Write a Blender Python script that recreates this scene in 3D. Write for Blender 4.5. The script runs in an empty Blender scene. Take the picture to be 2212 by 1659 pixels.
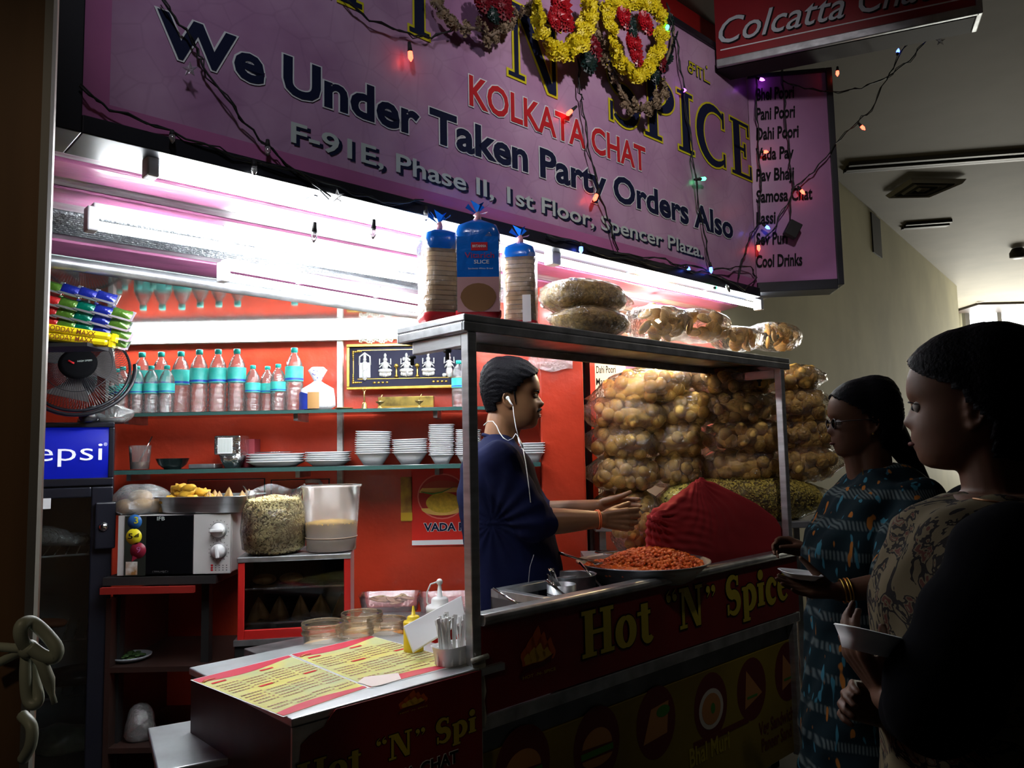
import bpy, bmesh, math, random
import numpy as np
from mathutils import Vector, Matrix, Euler
random.seed(7); np.random.seed(7)
PI = math.pi
C = bpy.context.scene.collection
# ------------------------------------------------------------------ camera
F, CX, CY = 1660.0, 1106.0, 829.5
CAM = Vector((0, 0, 1.4))
RC = Matrix.Rotation(PI/2+.087, 3, 'X') @ Matrix.Rotation(-.02, 3, 'Z')
cd = bpy.data.cameras.new('camera'); cam = bpy.data.objects.new('camera', cd); C.objects.link(cam)
cd.sensor_width = 36; cd.lens = 36*F/2212; cd.clip_start = .02
cam.matrix_world = Matrix.Translation(CAM) @ RC.to_4x4()
bpy.context.scene.camera = cam
# ------------------------------------------------------------------ world, light, exposure
sc = bpy.context.scene
sc.view_settings.view_transform = 'Standard'; sc.view_settings.look = 'None'
sc.view_settings.exposure = 0.0; sc.view_settings.gamma = 1.0; sc.view_settings.use_curve_mapping = False
wd = bpy.data.worlds.new('world'); sc.world = wd; wd.use_nodes = True
wd.node_tree.nodes['Background'].inputs[0].default_value = (.55, .6, .7, 1)
wd.node_tree.nodes['Background'].inputs[1].default_value = .006
TUBE = 72.0

def light(name, typ, loc, target, energy, color, **k):
    l = bpy.data.lights.new(name, typ); l.energy = energy; l.color = color
    for a, b in k.items(): setattr(l, a, b)
    o = bpy.data.objects.new(name, l); C.objects.link(o); o.location = loc
    d = Vector(target)-Vector(loc); o.rotation_euler = d.to_track_quat('-Z', 'Y').to_euler()
    return o
# mall down lights on the sign board, an added column spot, dim window daylight on the corridor
light('mall_and_fill_spot', 'SPOT', (.95, 1.55, 3.55), (.6, 3.1, 2.65), 72, (1.0, .9, .93), spot_size=math.radians(88), spot_blend=1.0, shadow_soft_size=.06)
light('mall_and_fill_spot', 'SPOT', (-.32, .5, 3.45), (-.62, 2.05, 2.7), 33, (.88, .88, 1.0), spot_size=math.radians(72), spot_blend=1.0, shadow_soft_size=.1)
light('mall_and_fill_spot', 'SPOT', (-.95, -.9, 2.9), (-.85, .95, 1.5), 34, (1.0, .8, .55), spot_size=math.radians(30), spot_blend=1.0, shadow_soft_size=.1)  # added fill spot, there only to brighten the brown column
light('corridor_daylight', 'AREA', (9.6, 13.2, 2.5), (5.0, 6.5, 1.6), 170, (1.0, .93, .74), size=2.5)
light('corridor_ceiling_light', 'AREA', (3.9, 4.6, 3.6), (3.2, 5.4, .6), 5, (1.0, .9, .66), size=.9)

light('window_daylight', 'AREA', (8.4, 13.2, 1.6), (7.8, 10.5, 3.7), 420, (1.0, .97, .85), size=1.6)

# ------------------------------------------------------------------ helpers
def ray(px, py):
    return (RC @ Vector(((px-CX)/F, -(py-CY)/F, -1.0)))
def PY(px, py, Y):
    d = ray(px, py); return CAM + d*(Y/d.y)
def PZ(px, py, z):
    d = ray(px, py); return CAM + d*((z-1.4)/d.z)
def LP(M, px, py, axis, val):
    "pixel -> point on the plane local[axis]=val of frame M, in local coordinates"
    Mi = M.inverted(); o = Mi @ CAM; d = Mi.to_3x3() @ ray(px, py)
    return o + d*((val-o[axis])/d[axis])

def nt(m):
    m.use_nodes = True; return m.node_tree
MATS = {}
def mat(name, col, rough=.5, metal=0, emit=0, ecol=None, var=0, vscale=8, col2=None, bump=0, bscale=40, spec=.5, coat=0, stretch=None, sss=0, thr=None, trans=0):
    if name in MATS: return MATS[name]
    m = bpy.data.materials.new(name); t = nt(m); b = t.nodes['Principled BSDF']
    b.inputs['Base Color'].default_value = (*col, 1); b.inputs['Roughness'].default_value = rough
    b.inputs['Metallic'].default_value = metal; b.inputs['Specular IOR Level'].default_value = spec
    b.inputs['Coat Weight'].default_value = coat; b.inputs['Coat Roughness'].default_value = .08
    if trans: b.inputs['Transmission Weight'].default_value = trans
    if sss: b.inputs['Subsurface Weight'].default_value = sss; b.inputs['Subsurface Scale'].default_value = .01
    if emit:
        b.inputs['Emission Color'].default_value = (*(ecol or col), 1); b.inputs['Emission Strength'].default_value = emit
    if var or col2 or bump:
        tc = t.nodes.new('ShaderNodeTexCoord'); mp = t.nodes.new('ShaderNodeMapping')
        t.links.new(tc.outputs['Object'], mp.inputs[0])
        if stretch: mp.inputs['Scale'].default_value = stretch
    if var or col2:
        n = t.nodes.new('ShaderNodeTexNoise'); n.inputs['Scale'].default_value = vscale; n.inputs['Detail'].default_value = 6
        r = t.nodes.new('ShaderNodeValToRGB')
        c2 = col2 or tuple(max(0, c*(1-var)) for c in col)
        lo, hi = thr or (.35, .65)
        r.color_ramp.elements[0].position = lo; r.color_ramp.elements[1].position = hi
        r.color_ramp.elements[0].color = (*c2, 1); r.color_ramp.elements[1].color = (*col, 1)
        t.links.new(mp.outputs[0], n.inputs['Vector']); t.links.new(n.outputs['Fac'], r.inputs[0]); t.links.new(r.outputs[0], b.inputs['Base Color'])
    if bump:
        n2 = t.nodes.new('ShaderNodeTexNoise'); n2.inputs['Scale'].default_value = bscale; n2.inputs['Detail'].default_value = 4
        bp = t.nodes.new('ShaderNodeBump'); bp.inputs['Strength'].default_value = bump; bp.inputs['Distance'].default_value = .01
        t.links.new(mp.outputs[0], n2.inputs['Vector']); t.links.new(n2.outputs['Fac'], bp.inputs['Height']); t.links.new(bp.outputs[0], b.inputs['Normal'])
    MATS[name] = m; return m
def film(name, tint=(1, 1, 1), gloss=.12, rough=.12, bump=.6, bscale=30, haze=0.0, hcol=(.8, .8, .8)):
    "thin clear plastic: mostly see-through, with wrinkled gloss and a little milky haze"
    if name in MATS: return MATS[name]
    m = bpy.data.materials.new(name); t = nt(m); t.nodes.remove(t.nodes['Principled BSDF'])
    out = t.nodes['Material Output']
    tr = t.nodes.new('ShaderNodeBsdfTransparent'); tr.inputs[0].default_value = (*tint, 1)
    gl = t.nodes.new('ShaderNodeBsdfGlossy'); gl.inputs['Roughness'].default_value = rough
    df = t.nodes.new('ShaderNodeBsdfDiffuse'); df.inputs[0].default_value = (*hcol, 1)
    fr = t.nodes.new('ShaderNodeFresnel'); fr.inputs[0].default_value = 1.35
    tc = t.nodes.new('ShaderNodeTexCoord'); n = t.nodes.new('ShaderNodeTexNoise'); n.inputs['Scale'].default_value = bscale
    n.inputs['Detail'].default_value = 5; n.inputs['Distortion'].default_value = 1.5
    bp = t.nodes.new('ShaderNodeBump'); bp.inputs['Strength'].default_value = bump; bp.inputs['Distance'].default_value = .02
    t.links.new(tc.outputs['Object'], n.inputs['Vector']); t.links.new(n.outputs['Fac'], bp.inputs['Height'])
    t.links.new(bp.outputs[0], gl.inputs['Normal']); t.links.new(bp.outputs[0], fr.inputs['Normal'])
    ad = t.nodes.new('ShaderNodeMath'); ad.operation = 'ADD'; ad.inputs[1].default_value = gloss; ad.use_clamp = True
    t.links.new(fr.outputs[0], ad.inputs[0])
    m1 = t.nodes.new('ShaderNodeMixShader'); m2 = t.nodes.new('ShaderNodeMixShader'); m1.inputs[0].default_value = haze
    t.links.new(tr.outputs[0], m1.inputs[1]); t.links.new(df.outputs[0], m1.inputs[2])
    t.links.new(ad.outputs[0], m2.inputs[0]); t.links.new(m1.outputs[0], m2.inputs[1]); t.links.new(gl.outputs[0], m2.inputs[2])
    t.links.new(m2.outputs[0], out.inputs[0]); MATS[name] = m; return m

class MB:
    def __init__(s): s.v = []; s.f = []; s.s = []
    def add(s, vs, fs, smooth=False, M=None):
        o = len(s.v)
        if M is not None: vs = [M @ Vector(v) for v in vs]
        s.v += [tuple(v) for v in vs]; s.f += [tuple(i+o for i in f) for f in fs]; s.s += [smooth]*len(fs); return s
    def box(s, x0, x1, y0, y1, z0, z1, M=None):
        return s.add([(x0,y0,z0),(x1,y0,z0),(x1,y1,z0),(x0,y1,z0),(x0,y0,z1),(x1,y0,z1),(x1,y1,z1),(x0,y1,z1)],
              [(0,3,2,1),(4,5,6,7),(0,1,5,4),(1,2,6,5),(2,3,7,6),(3,0,4,7)], False, M)
    def tube(s, pts, r, n=8, closed=False, flat=None):
        pts = [Vector(p) for p in pts]; N = len(pts); R = r if isinstance(r, (list, tuple)) else [r]*N
        vs = []; fs = []; up = Vector((0, 0, 1)); prev = None
        for i, p in enumerate(pts):
            a = pts[i-1] if (i > 0 or closed) else p; b = pts[(i+1) % N] if (i < N-1 or closed) else p
            d = (b-a).normalized() if (b-a).length > 1e-9 else Vector((0,0,1))
            if prev is None: x = d.cross(up if abs(d.z) < .95 else Vector((1,0,0))).normalized()
            else:
                x = (prev - d*prev.dot(d)); x = x.normalized() if x.length > 1e-6 else d.cross(up).normalized()
            prev = x; y = d.cross(x)
            for k in range(n):
                an = 2*PI*k/n; fy = flat if flat else 1
                vs.append(p + (x*math.cos(an) + y*math.sin(an)*fy)*R[i])
        for i in range(N if closed else N-1):
            j = (i+1) % N
            for k in range(n): fs.append((i*n+k, i*n+(k+1)%n, j*n+(k+1)%n, j*n+k))
        if not closed: fs.append(tuple(range(n-1, -1, -1))); fs.append(tuple((N-1)*n+k for k in range(n)))
        return s.add(vs, fs, True)
    def lathe(s, prof, n=24, M=None, smooth=True, sx=1, sy=1, pw=None):
        vs = []; fs = []
        for r, z in prof:
            for k in range(n):
                a = 2*PI*k/n; c, q = math.cos(a), math.sin(a)
                if pw:
                    c = math.copysign(abs(c)**pw, c); q = math.copysign(abs(q)**pw, q)
                vs.append((r*c*sx, r*q*sy, z))
        for i in range(len(prof)-1):
            for k in range(n): fs.append((i*n+k, i*n+(k+1)%n, (i+1)*n+(k+1)%n, (i+1)*n+k))
        if prof[0][0] > 1e-5: fs.append(tuple(range(n-1, -1, -1)))
        if prof[-1][0] > 1e-5: fs.append(tuple((len(prof)-1)*n+k for k in range(n)))
        return s.add(vs, fs, smooth, M)
    def shell(s, prof, n=24, M=None, sx=1, sy=1, pw=None):
        "open vessel: no caps"
        k0 = len(s.f); s.lathe(prof, n, M, True, sx, sy, pw)
        caps = [i for i in range(k0, len(s.f)) if len(s.f[i]) > 4]
        for i in reversed(caps): del s.f[i]; del s.s[i]
        return s
    def prism(s, poly, h0, h1, M=None, smooth=False):
        n = len(poly)
        vs = [(x, y, h0) for x, y in poly] + [(x, y, h1) for x, y in poly]
        fs = [tuple(range(n-1, -1, -1)), tuple(range(n, 2*n))] + [(i, (i+1)%n, (i+1)%n+n, i+n) for i in range(n)]
        return s.add(vs, fs, smooth, M)
    def ball(s, c, r, n=12, m=8, M=None):
        rx, ry, rz = r if isinstance(r, (tuple, list)) else (r, r, r)
        vs = [(c[0], c[1], c[2]+rz)]; fs = []
        for i in range(1, m):
            t = PI*i/m
            for k in range(n):
                a = 2*PI*k/n; vs.append((c[0]+rx*math.sin(t)*math.cos(a), c[1]+ry*math.sin(t)*math.sin(a), c[2]+rz*math.cos(t)))
        vs.append((c[0], c[1], c[2]-rz)); L = len(vs)-1
        for k in range(n): fs.append((0, 1+k, 1+(k+1)%n)); fs.append((L, 1+(m-2)*n+(k+1)%n, 1+(m-2)*n+k))
        for i in range(m-2):
            for k in range(n): fs.append((1+i*n+k, 1+(i+1)*n+k, 1+(i+1)*n+(k+1)%n, 1+i*n+(k+1)%n))
        return s.add(vs, fs, True, M)
    def mesh(s, name, m=None):
        me = bpy.data.meshes.new(name); me.from_pydata(s.v, [], s.f)
        me.polygons.foreach_set('use_smooth', s.s)
        if m: me.materials.append(m)
        me.update(); return me
    def build(s, name, m, parent=None, bevel=0, loc=None):
        o = bpy.data.objects.new(name, s.mesh(name, m)); C.objects.link(o)
        if parent: o.parent = parent
        if loc is not None: o.location = loc
        if bevel:
            b = o.modifiers.new('bevel', 'BEVEL'); b.width = bevel; b.segments = 2; b.limit_method = 'ANGLE'; b.angle_limit = .6
        return o
def meshobj(name, me, parent=None):
    o = bpy.data.objects.new(name, me); C.objects.link(o)
    if parent: o.parent = parent
    return o
def tag(o, label=None, cat=None, group=None, kind=None):
    if label: o['label'] = label
    if cat: o['category'] = cat
    if group: o['group'] = group
    if kind: o['kind'] = kind
    return o
MW = {}
def thing(name, label, cat, loc=(0, 0, 0), rotz=0, group=None, M=None):
    o = bpy.data.objects.new(name, None); C.objects.link(o); o.empty_display_size = .05
    if M is None: M = Matrix.Translation(Vector(loc)) @ Matrix.Rotation(rotz, 4, 'Z')
    o.matrix_world = M; MW[o.name] = M.copy()
    return tag(o, label, cat, group)
def struct(name, mb, m, bevel=0, parent=None):
    o = mb.build(name, m, parent, bevel)
    if not parent: o['kind'] = 'structure'
    return o
def copy_tree(o, M=None, label=None, parent=None, group=None):
    c = o.copy(); C.objects.link(c)
    if parent: c.parent = parent
    else:
        if M is not None: c.matrix_world = M
        if label: c['label'] = label
        if group: c['group'] = group
    for ch in list(o.children): copy_tree(ch, parent=c)
    return c
def TR(x, y, z, rz=0, s=1, rx=0, ry=0):
    return Matrix.Translation((x, y, z)) @ Matrix.Rotation(rz, 4, 'Z') @ Matrix.Rotation(ry, 4, 'Y') @ Matrix.Rotation(rx, 4, 'X') @ Matrix.Scale(s, 4)
def P2M(co, w=0):
    "matrix for a plate standing in local xz plane facing -y: text x->x, y->z, z->-y"
    return Matrix(((1,0,0,0),(0,0,-1,w),(0,1,0,0),(0,0,0,1)))
UP = Matrix(((1,0,0,0),(0,0,-1,0),(0,1,0,0),(0,0,0,1)))
def textdata(s, off=0, shear=0, spacing=1):
    cu = bpy.data.curves.new('txt', 'FONT'); cu.body = s; cu.size = 1; cu.offset = off; cu.shear = shear; cu.space_character = spacing
    cu.resolution_u = 3
    o = bpy.data.objects.new('txt', cu); C.objects.link(o)
    dg = bpy.context.evaluated_depsgraph_get(); dg.update()
    me = bpy.data.meshes.new_from_object(o.evaluated_get(dg)); bpy.data.objects.remove(o)
    v = np.zeros(len(me.vertices)*3); me.vertices.foreach_get('co', v)
    fs = [tuple(p.vertices) for p in me.polygons]; bpy.data.meshes.remove(me)
    return v.reshape(-1, 3), fs
TX = {}
CAPH = textdata('H')[0][:, 1].max()
def put_text(mb, s, x0, x1, y0, y1, M, off=0, shear=0, bold=0, spacing=1, lift=0):
    "text on plane M (x right, y up): width fitted to x0..x1, baseline y0, capital tops y1"
    k = (s, bold, shear, spacing)
    if k not in TX: TX[k] = textdata(s, bold, shear, spacing)
    v, f = TX[k]
    mn, mx = v.min(0), v.max(0)
    if off: vo, fo = textdata(s, bold+off, shear, spacing)
    else: vo, fo = v, f
    sx = (x1-x0)/(mx[0]-mn[0]); sy = (y1-y0)/CAPH
    mb.add([((a[0]-mn[0])*sx+x0, a[1]*sy+y0, lift) for a in vo], fo, False, M)
# serif stroke letters, unit height, returned as polygons
def arc(cx, cy, rx, ry, a0, a1, n=20):
    return [(cx+rx*math.cos(math.radians(a0+(a1-a0)*i/n)), cy+ry*math.sin(math.radians(a0+(a1-a0)*i/n))) for i in range(n+1)]
def strip(pts, ws):
    L = []; R = []; n = len(pts)
    for i, p in enumerate(pts):
        a = pts[max(0, i-1)]; b = pts[min(n-1, i+1)]; dx, dy = b[0]-a[0], b[1]-a[1]; l = math.hypot(dx, dy) or 1
        w = ws(i/(n-1)) if callable(ws) else ws
        L.append((p[0]-dy/l*w, p[1]+dx/l*w)); R.append((p[0]+dy/l*w, p[1]-dx/l*w))
    return [[L[i], L[i+1], R[i+1], R[i]] for i in range(n-1)]
def rect(x0, y0, x1, y1): return [[(x0, y0), (x1, y0), (x1, y1), (x0, y1)]]
def glyph(ch, T, t, e):
    "T stem width, t hairline, e outline growth; returns polys, advance width"
    def st(x, y0=0, y1=1, s=.10, top=True, bot=True, TT=None):
        TT = TT or T
        r = rect(x-e, y0-e, x+TT+e, y1+e)
        if bot: r += rect(x-s-e, y0-e, x+TT+s+e, y0+t+e)
        if top: r += rect(x-s-e, y1-t-e, x+TT+s+e, y1+e)
        return r
    T2 = T/2
    if ch == 'I': return st(.1), T+.2
    if ch == 'H': return st(.1)+st(.1+T+.34)+rect(.1, .47-e, .1+T+.34, .47+t+e), 2*T+.54
    if ch == 'T': return st(.36, top=False)+rect(0-e, 1-t-e, .72+T+e, 1+e)+rect(-e, .76-e, t+e, 1+e)+rect(.72+T-t-e, .76-e, .72+T+e, 1+e), .72+T
    if ch == 'N':
        d = T*.62
        return st(.1, bot=True, TT=t*1.25)+st(.66+T*.5, TT=t*1.25, bot=False)+[[(.1-e, 1+e), (.1+T*1.15+e, 1+e), (.66+T*.5+t*1.25+e, -.02-e), (.66+T*.5-T*.35-e, -.02-e)]], .76+T
    if ch == 'E':
        return st(.1, s=.08)+rect(.1, -e, .62+e, t+e)+rect(.1, 1-t-e, .58+e, 1+e)+rect(.1, .48-e, .46+e, .48+t+e)+rect(.62-t-e, -e, .62+e, .24+e)+rect(.58-t-e, .78-e, .58+e, 1+e)+rect(.46-t-e, .38-e, .46+e, .62+e), .68
    if ch == 'P':
        return st(.1)+strip(arc(.1+T, .74, .34, .24, 90, -90), lambda u: t/2+(T2-t/2)*math.sin(u*PI)+e)+rect(.1, 1-t-e, .12+T, 1+e)+rect(.1, .48-e, .12+T, .48+t+e), .5+T
    if ch == 'C':
        return strip(arc(.46, .5, .4, .48, 50, 310), lambda u: t/2+(T2-t/2)*math.sin(u*PI)+e)+rect(.72-t/2-e, .7-e, .72+t/2+e, .98+e)+rect(.72-t/2-e, .02-e, .72+t/2+e, .25+e), .8
    if ch == 'S':
        p = arc(.34, .74, .24, .24, 40, 270, 16)[:-1]+arc(.34, .27, .26, .25, 90, -140, 16)
        return strip(p, lambda u: t/2+(T2-t/2)*math.sin(u*PI)**1.2+e)+rect(.56-t/2-e, .74-e, .56+t/2+e, 1+e)+rect(.08-t/2-e, -e, .08+t/2+e, .28+e), .68
    if ch == 'o':
        return strip(arc(.34, .33, .25, .31, 90, 450, 30), lambda u: t/2+(T2-t/2)*abs(math.sin(u*2*PI))+e), .68
    if ch == 'e':
        return strip(arc(.33, .33, .24, .31, 0, 318, 26), lambda u: t/2+(T2-t/2)*abs(math.sin(u*PI*1.1))+e)+rect(.16, .32-e, .57+e, .32+t+e), .62
    if ch == 'c':
        return strip(arc(.33, .33, .24, .31, 45, 318, 24), lambda u: t/2+(T2-t/2)*math.sin(u*PI)+e)+[[(.5+.09*math.cos(a)+e*math.cos(a), .52+(.08+e)*math.sin(a)) for a in [k*PI/5 for k in range(10)]]], .58
    if ch == 't': return rect(.14-e, .08-e, .14+T+e, .86+e)+rect(.0-e, .6-e, .36+T*.5+e, .6+t+e)+strip(arc(.14+T2+.14, .14, .14, .13, 180, 330, 10), lambda u: T2*(1-u*.5)+e), .3+T
    if ch == 'i': return st(.08, 0, .64, s=.06)+[[(.08+T2+(T2+.02+e)*math.cos(a), .86+(T2+.02+e)*math.sin(a)) for a in [k*PI/7 for k in range(14)]]], T+.16
    if ch == 'p': return st(.08, -.3, .64, s=.06)+strip(arc(.1+T, .33, .28, .3, 110, -110, 20), lambda u: t/2+(T2-t/2)*math.sin(u*PI)+e), .46+T
    if ch in '"“”':
        r = []
        for x in (.06, .3):
            sg = -1 if ch == '”' else 1
            r += [[(x+.1+(.09+e)*math.cos(a), .82+(.09+e)*math.sin(a)) for a in [k*PI/6 for k in range(12)]]]
            r += strip([(x+.03 if sg > 0 else x+.17, .82), (x+.03 if sg > 0 else x+.17, .92 if sg > 0 else .74), (x+.14 if sg > 0 else x+.05, 1.02 if sg > 0 else .62)], lambda u: .035*(1-u*.7)+e)
        return r, .5
    return [], .35
def put_serif(mb, s, x0, x1, y0, y1, M, T=.16, t=.06, e=0, gap=.1, lift=0):
    x = 0; gl = []
    for ch in s:
        g, a = glyph(ch, T, t, e); gl.append((x, g)); x += a+gap
    x -= gap; k = (x1-x0)/x
    for xx, g in gl:
        for i, poly in enumerate(g):
            q = [((px+xx)*k+x0, py*(y1-y0)+y0, lift+.00002*(i % 5)) for px, py in poly]
            mb.add(q, [tuple(range(len(q)))], False, M)
def serif_parts(parent, s, x0, x1, y0, y1, w, m_in, m_out, T=.16, t=.06, e=.03, gap=.1):
    "one part per letter, its outline a sub-part"
    x = 0; gl = []
    for ch in s: a = glyph(ch, T, t, 0)[1]; gl.append((ch, x)); x += a+gap
    k = (x1-x0)/(x-gap)
    for ch, xx in gl:
        if ch == ' ': continue
        prev = None
        for ee, mm, ww, nm in ((0, m_in, w-.0015, 'letter'), (e, m_out, w, 'letter_outline')):
            mb = MB()
            for i, poly in enumerate(glyph(ch, T, t, ee)[0]): q = [((px+xx)*k+x0, py*(y1-y0)+y0, .00002*(i % 5)) for px, py in poly]; mb.add(q, [tuple(range(len(q)))], False, P2M(0, ww))
            o = mb.build(nm, mm, prev or parent); prev = o if ee == 0 else prev
def flame(mb_list, x, y, w, h, M, lift):
    "flame emblem with a chilli under it: layers orange, yellow, chilli"
    def tongue(mb, cx, ww, hh, lf, y0=0):
        L = []; n = 10
        for i in range(n+1):
            u = i/n; L.append((cx-ww*(math.sin(PI*(.22+.78*u))**.8)*.5+.1*ww*math.sin(u*7), y0+hh*u))
        R = []
        for i in range(n+1):
            u = 1-i/n; R.append((cx+ww*(math.sin(PI*(.22+.78*u))**.8)*.5+.1*ww*math.sin(u*7), y0+hh*u))
        mb.add([(x+a*w, y+b*h, lf) for a, b in L+R], [tuple(range(len(L+R)))], False, M)
    for cx, ww, hh in ((.15, .28, .5), (.33, .34, .75), (.5, .36, 1.0), (.66, .34, .8), (.85, .28, .6)): tongue(mb_list[0], cx, ww, hh, lift, .1)
    for cx, ww, hh in ((.2, .2, .3), (.38, .26, .42), (.55, .28, .5), (.75, .24, .34)): tongue(mb_list[1], cx, ww, hh, lift+.0003, .12)
    ch = [(-.05, -.12), (.1, .02), (.3, .12), (.6, .1), (.95, .24), (.85, .04), (.6, -.03), (.3, -.03), (.12, -.1), (.0, -.2)]
    mb_list[2].add([(x+a*w, y+b*h, lift+.0006) for a, b in ch], [tuple(range(len(ch)))], False, M)
def grain_noise(v, s=1.0):
    "cheap smooth pseudo noise on an (n,3) array"
    return (np.sin(v[:,0]*13.1*s+1.3+2*np.sin(v[:,1]*7.7*s))+np.sin(v[:,1]*11.7*s+.4+2*np.sin(v[:,2]*9.1*s))+np.sin(v[:,2]*12.3*s+2.1+2*np.sin(v[:,0]*8.3*s)))/3

# ------------------------------------------------------------------ materials
steel = mat('brushed_steel', (.62, .65, .67), .38, .85, var=.3, vscale=5, stretch=(1, 1, 8), bump=.05, bscale=60)
steel_d = mat('worn_steel', (.55, .58, .60), .36, .85, var=.4, vscale=14, bump=.08, bscale=30)
chrome = mat('polished_steel', (.7, .7, .7), .12, 1)
black = mat('black_paint', (.012, .013, .018), .35)
blackm = mat('matt_black', (.01, .01, .01), .7)
white_pl = mat('white_plastic', (.8, .82, .82), .4)
foam = mat('white_foam', (.86, .88, .9), .55)
redw = mat('red_enamel', (.52, .045, .018), .3, var=.25, vscale=3, bump=.25, bscale=22, coat=.3)
UZ = math.atan2(.686, .728)
# ================================================================== SETTING
floor_m = mat('floor_tile', (.05, .045, .04), .35, var=.4, vscale=3)
struct('floor', MB().box(-4, 12, -2, 14, -.05, 0), floor_m)
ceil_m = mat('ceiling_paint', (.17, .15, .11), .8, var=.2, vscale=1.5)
cream = mat('cream_wall', (.68, .64, .42), .75, var=.2, vscale=1.2, bump=.15, bscale=6)
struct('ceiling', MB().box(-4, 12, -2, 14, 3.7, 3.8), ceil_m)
# stall: back wall (red), left wall, column, right back wall
struct('wall_back', MB().box(-2.7, .125, 3.7, 3.78, 0, 3.7), redw)
struct('wall_left', MB().box(-2.75, -2.67, 1.0, 3.78, 0, 3.7), redw)
X0, X1 = PY(1167, 900, 3.5).x, PY(1262, 900, 3.5).x
struct('wall_side', MB().box(X0, X1, 3.5, 3.78, 0, 2.4), redw, bevel=.008)
X2, X3 = PY(1277, 900, 3.95).x, PY(1288, 900, 3.95).x
struct('trim_1', MB().box(X2, X3, 3.95, 4.4, 0, 2.4), redw)
struct('trim_2', MB().box(X1-.05, X2+.02, 4.2, 4.4, 0, 2.4), blackm)
cw0, cw1 = Vector((1.09, 4.3)), Vector((6.6, 11.2))
struct('wall_back', MB().box(X2, cw0.x+.1, 4.3, 4.38, 0, 3.7), mat('grey_red_wall', (.45, .12, .1), .5, var=.3, vscale=3))
d = (cw1-cw0).normalized(); nn = Vector((-d.y, d.x))
mb = MB(); L = [(cw0.x, cw0.y), (cw1.x, cw1.y), (cw1.x+nn.x*.1, cw1.y+nn.y*.1), (cw0.x+nn.x*.1, cw0.y+nn.y*.1)]
mb.prism(L, 0, 3.7); struct('wall_right', mb, cream)
# high dark opening in the cream wall
MWR = Matrix.Translation((cw0.x, cw0.y, 0)) @ Matrix.Rotation(math.atan2(d.y, d.x), 4, 'Z')
a = LP(MWR, 1882, 458, 1, -.01); b = LP(MWR, 1906, 558, 1, -.01)
mb = MB().box(a.x, b.x, -.012, .02, b.z, a.z, MWR); struct('window_2', mb, blackm)
# far window wall
struct('wall_far', MB().box(4, 12, 13.6, 13.7, 0, 3.7), mat('far_wall', (.6, .55, .4), .8))
skym = mat('bright_window_pane', (1, 1, 1), 1, emit=7.0, ecol=(.9, .97, 1))
al = mat('aluminium_frame', (.5, .52, .52), .35, .8)
wf = None
mb = MB(); p0 = PY(2086, 672, 13.5); p1 = PY(2230, 672, 13.5)
zt, zb = p0.z, 1.0; mid = PY(2157, 700, 13.5).x
for x in (p0.x, mid, p1.x): mb.box(x-.04, x+.04, 13.46, 13.56, zb, zt)
mb.box(p0.x, p1.x, 13.46, 13.56, zt-.04, zt+.04); mb.box(p0.x, p1.x, 13.46, 13.56, zb-.04, zb+.04)
wf = struct('window_1', mb, al)
for xa, xb in ((p0.x, mid), (mid, p1.x)):
    MB().box(xa+.04, xb-.04, 13.5, 13.53, zb+.04, zt-.04).build('pane', skym, wf)
# dark bulkhead with pipe above the window
a = PY(2083, 668, 13.0); b = PY(2260, 640, 13.0)
struct('trim_3', MB().box(a.x, b.x+1, 12.6, 13.4, a.z, b.z), mat('dark_brown_bulkhead', (.035, .022, .014), .5))
p = PY(2110, 650, 12.5); q = PY(2240, 634, 12.5)
tag(MB().tube([p, q], .035, 8).build('ceiling_pipe', mat('pipe_grey', (.5, .45, .38), .4)), 'thin horizontal pipe below the bright far ceiling above the window', 'pipe')
# ceiling fittings: slot diffusers, square vent, smoke detector
dk = mat('dark_slot', (.015, .013, .01), .6)
def ceil_quad(pix, z): return [PZ(x, y, z) for x, y in pix]
def slot(p0, p1, w, label):
    a, b = PZ(*p0, 3.69), PZ(*p1, 3.69); dd = (b-a).normalized(); m_ = Vector((-dd.y, dd.x, 0))*w
    t = thing('slot_diffuser', label, 'air vent', a)
    for k in range(3):
        o = (b-a); s0 = m_*(k-1)*.5
        M = Matrix.Translation(s0) @ Matrix.Rotation(math.atan2(dd.y, dd.x), 4, 'Z')
        MB().box(0, (b-a).length, -w*.12, w*.12, -.02-.012*(k % 2), .01, M).build('blade', dk, t)
    return t
slot((1828, 362), (2260, 330), .16, 'long black slot diffuser running across the dark corridor ceiling')
slot((1952, 488), (2050, 481), .16, 'short black slot diffuser on the ceiling close to the cream wall')
pts = ceil_quad([(1912, 420), (2008, 418), (2088, 384), (1968, 382)], 3.69)
cen = sum(pts, Vector())/4
t = thing('ceiling_vent', 'square metal air vent with nested louvres on the corridor ceiling', 'air vent', cen)
vm = mat('vent_metal', (.30, .28, .24), .5)
for k in range(5):
    s0, s1 = 1-.19*k, 1-.19*k-.1
    q = [(p-cen)*s0 for p in pts]+[(p-cen)*s1 for p in pts]; z0 = -.03-.006*k
    mb = MB(); vs = [(v.x, v.y, -.01) for v in q[:4]]+[(v.x, v.y, -.045) for v in q[4:]]
    mb.add(vs, [(0, 1, 5, 4), (1, 2, 6, 5), (2, 3, 7, 6), (3, 0, 4, 7)]); mb.build('louvre', vm if k % 2 == 0 else dk, t)
c = PZ(2198, 537, 3.69)
tag(MB().lathe([(.05, -.12), (.09, -.1), (.09, -.05), (.06, 0)], 16).build('smoke_detector', dk, loc=c), 'small dark round smoke detector on the corridor ceiling', 'detector')
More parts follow.
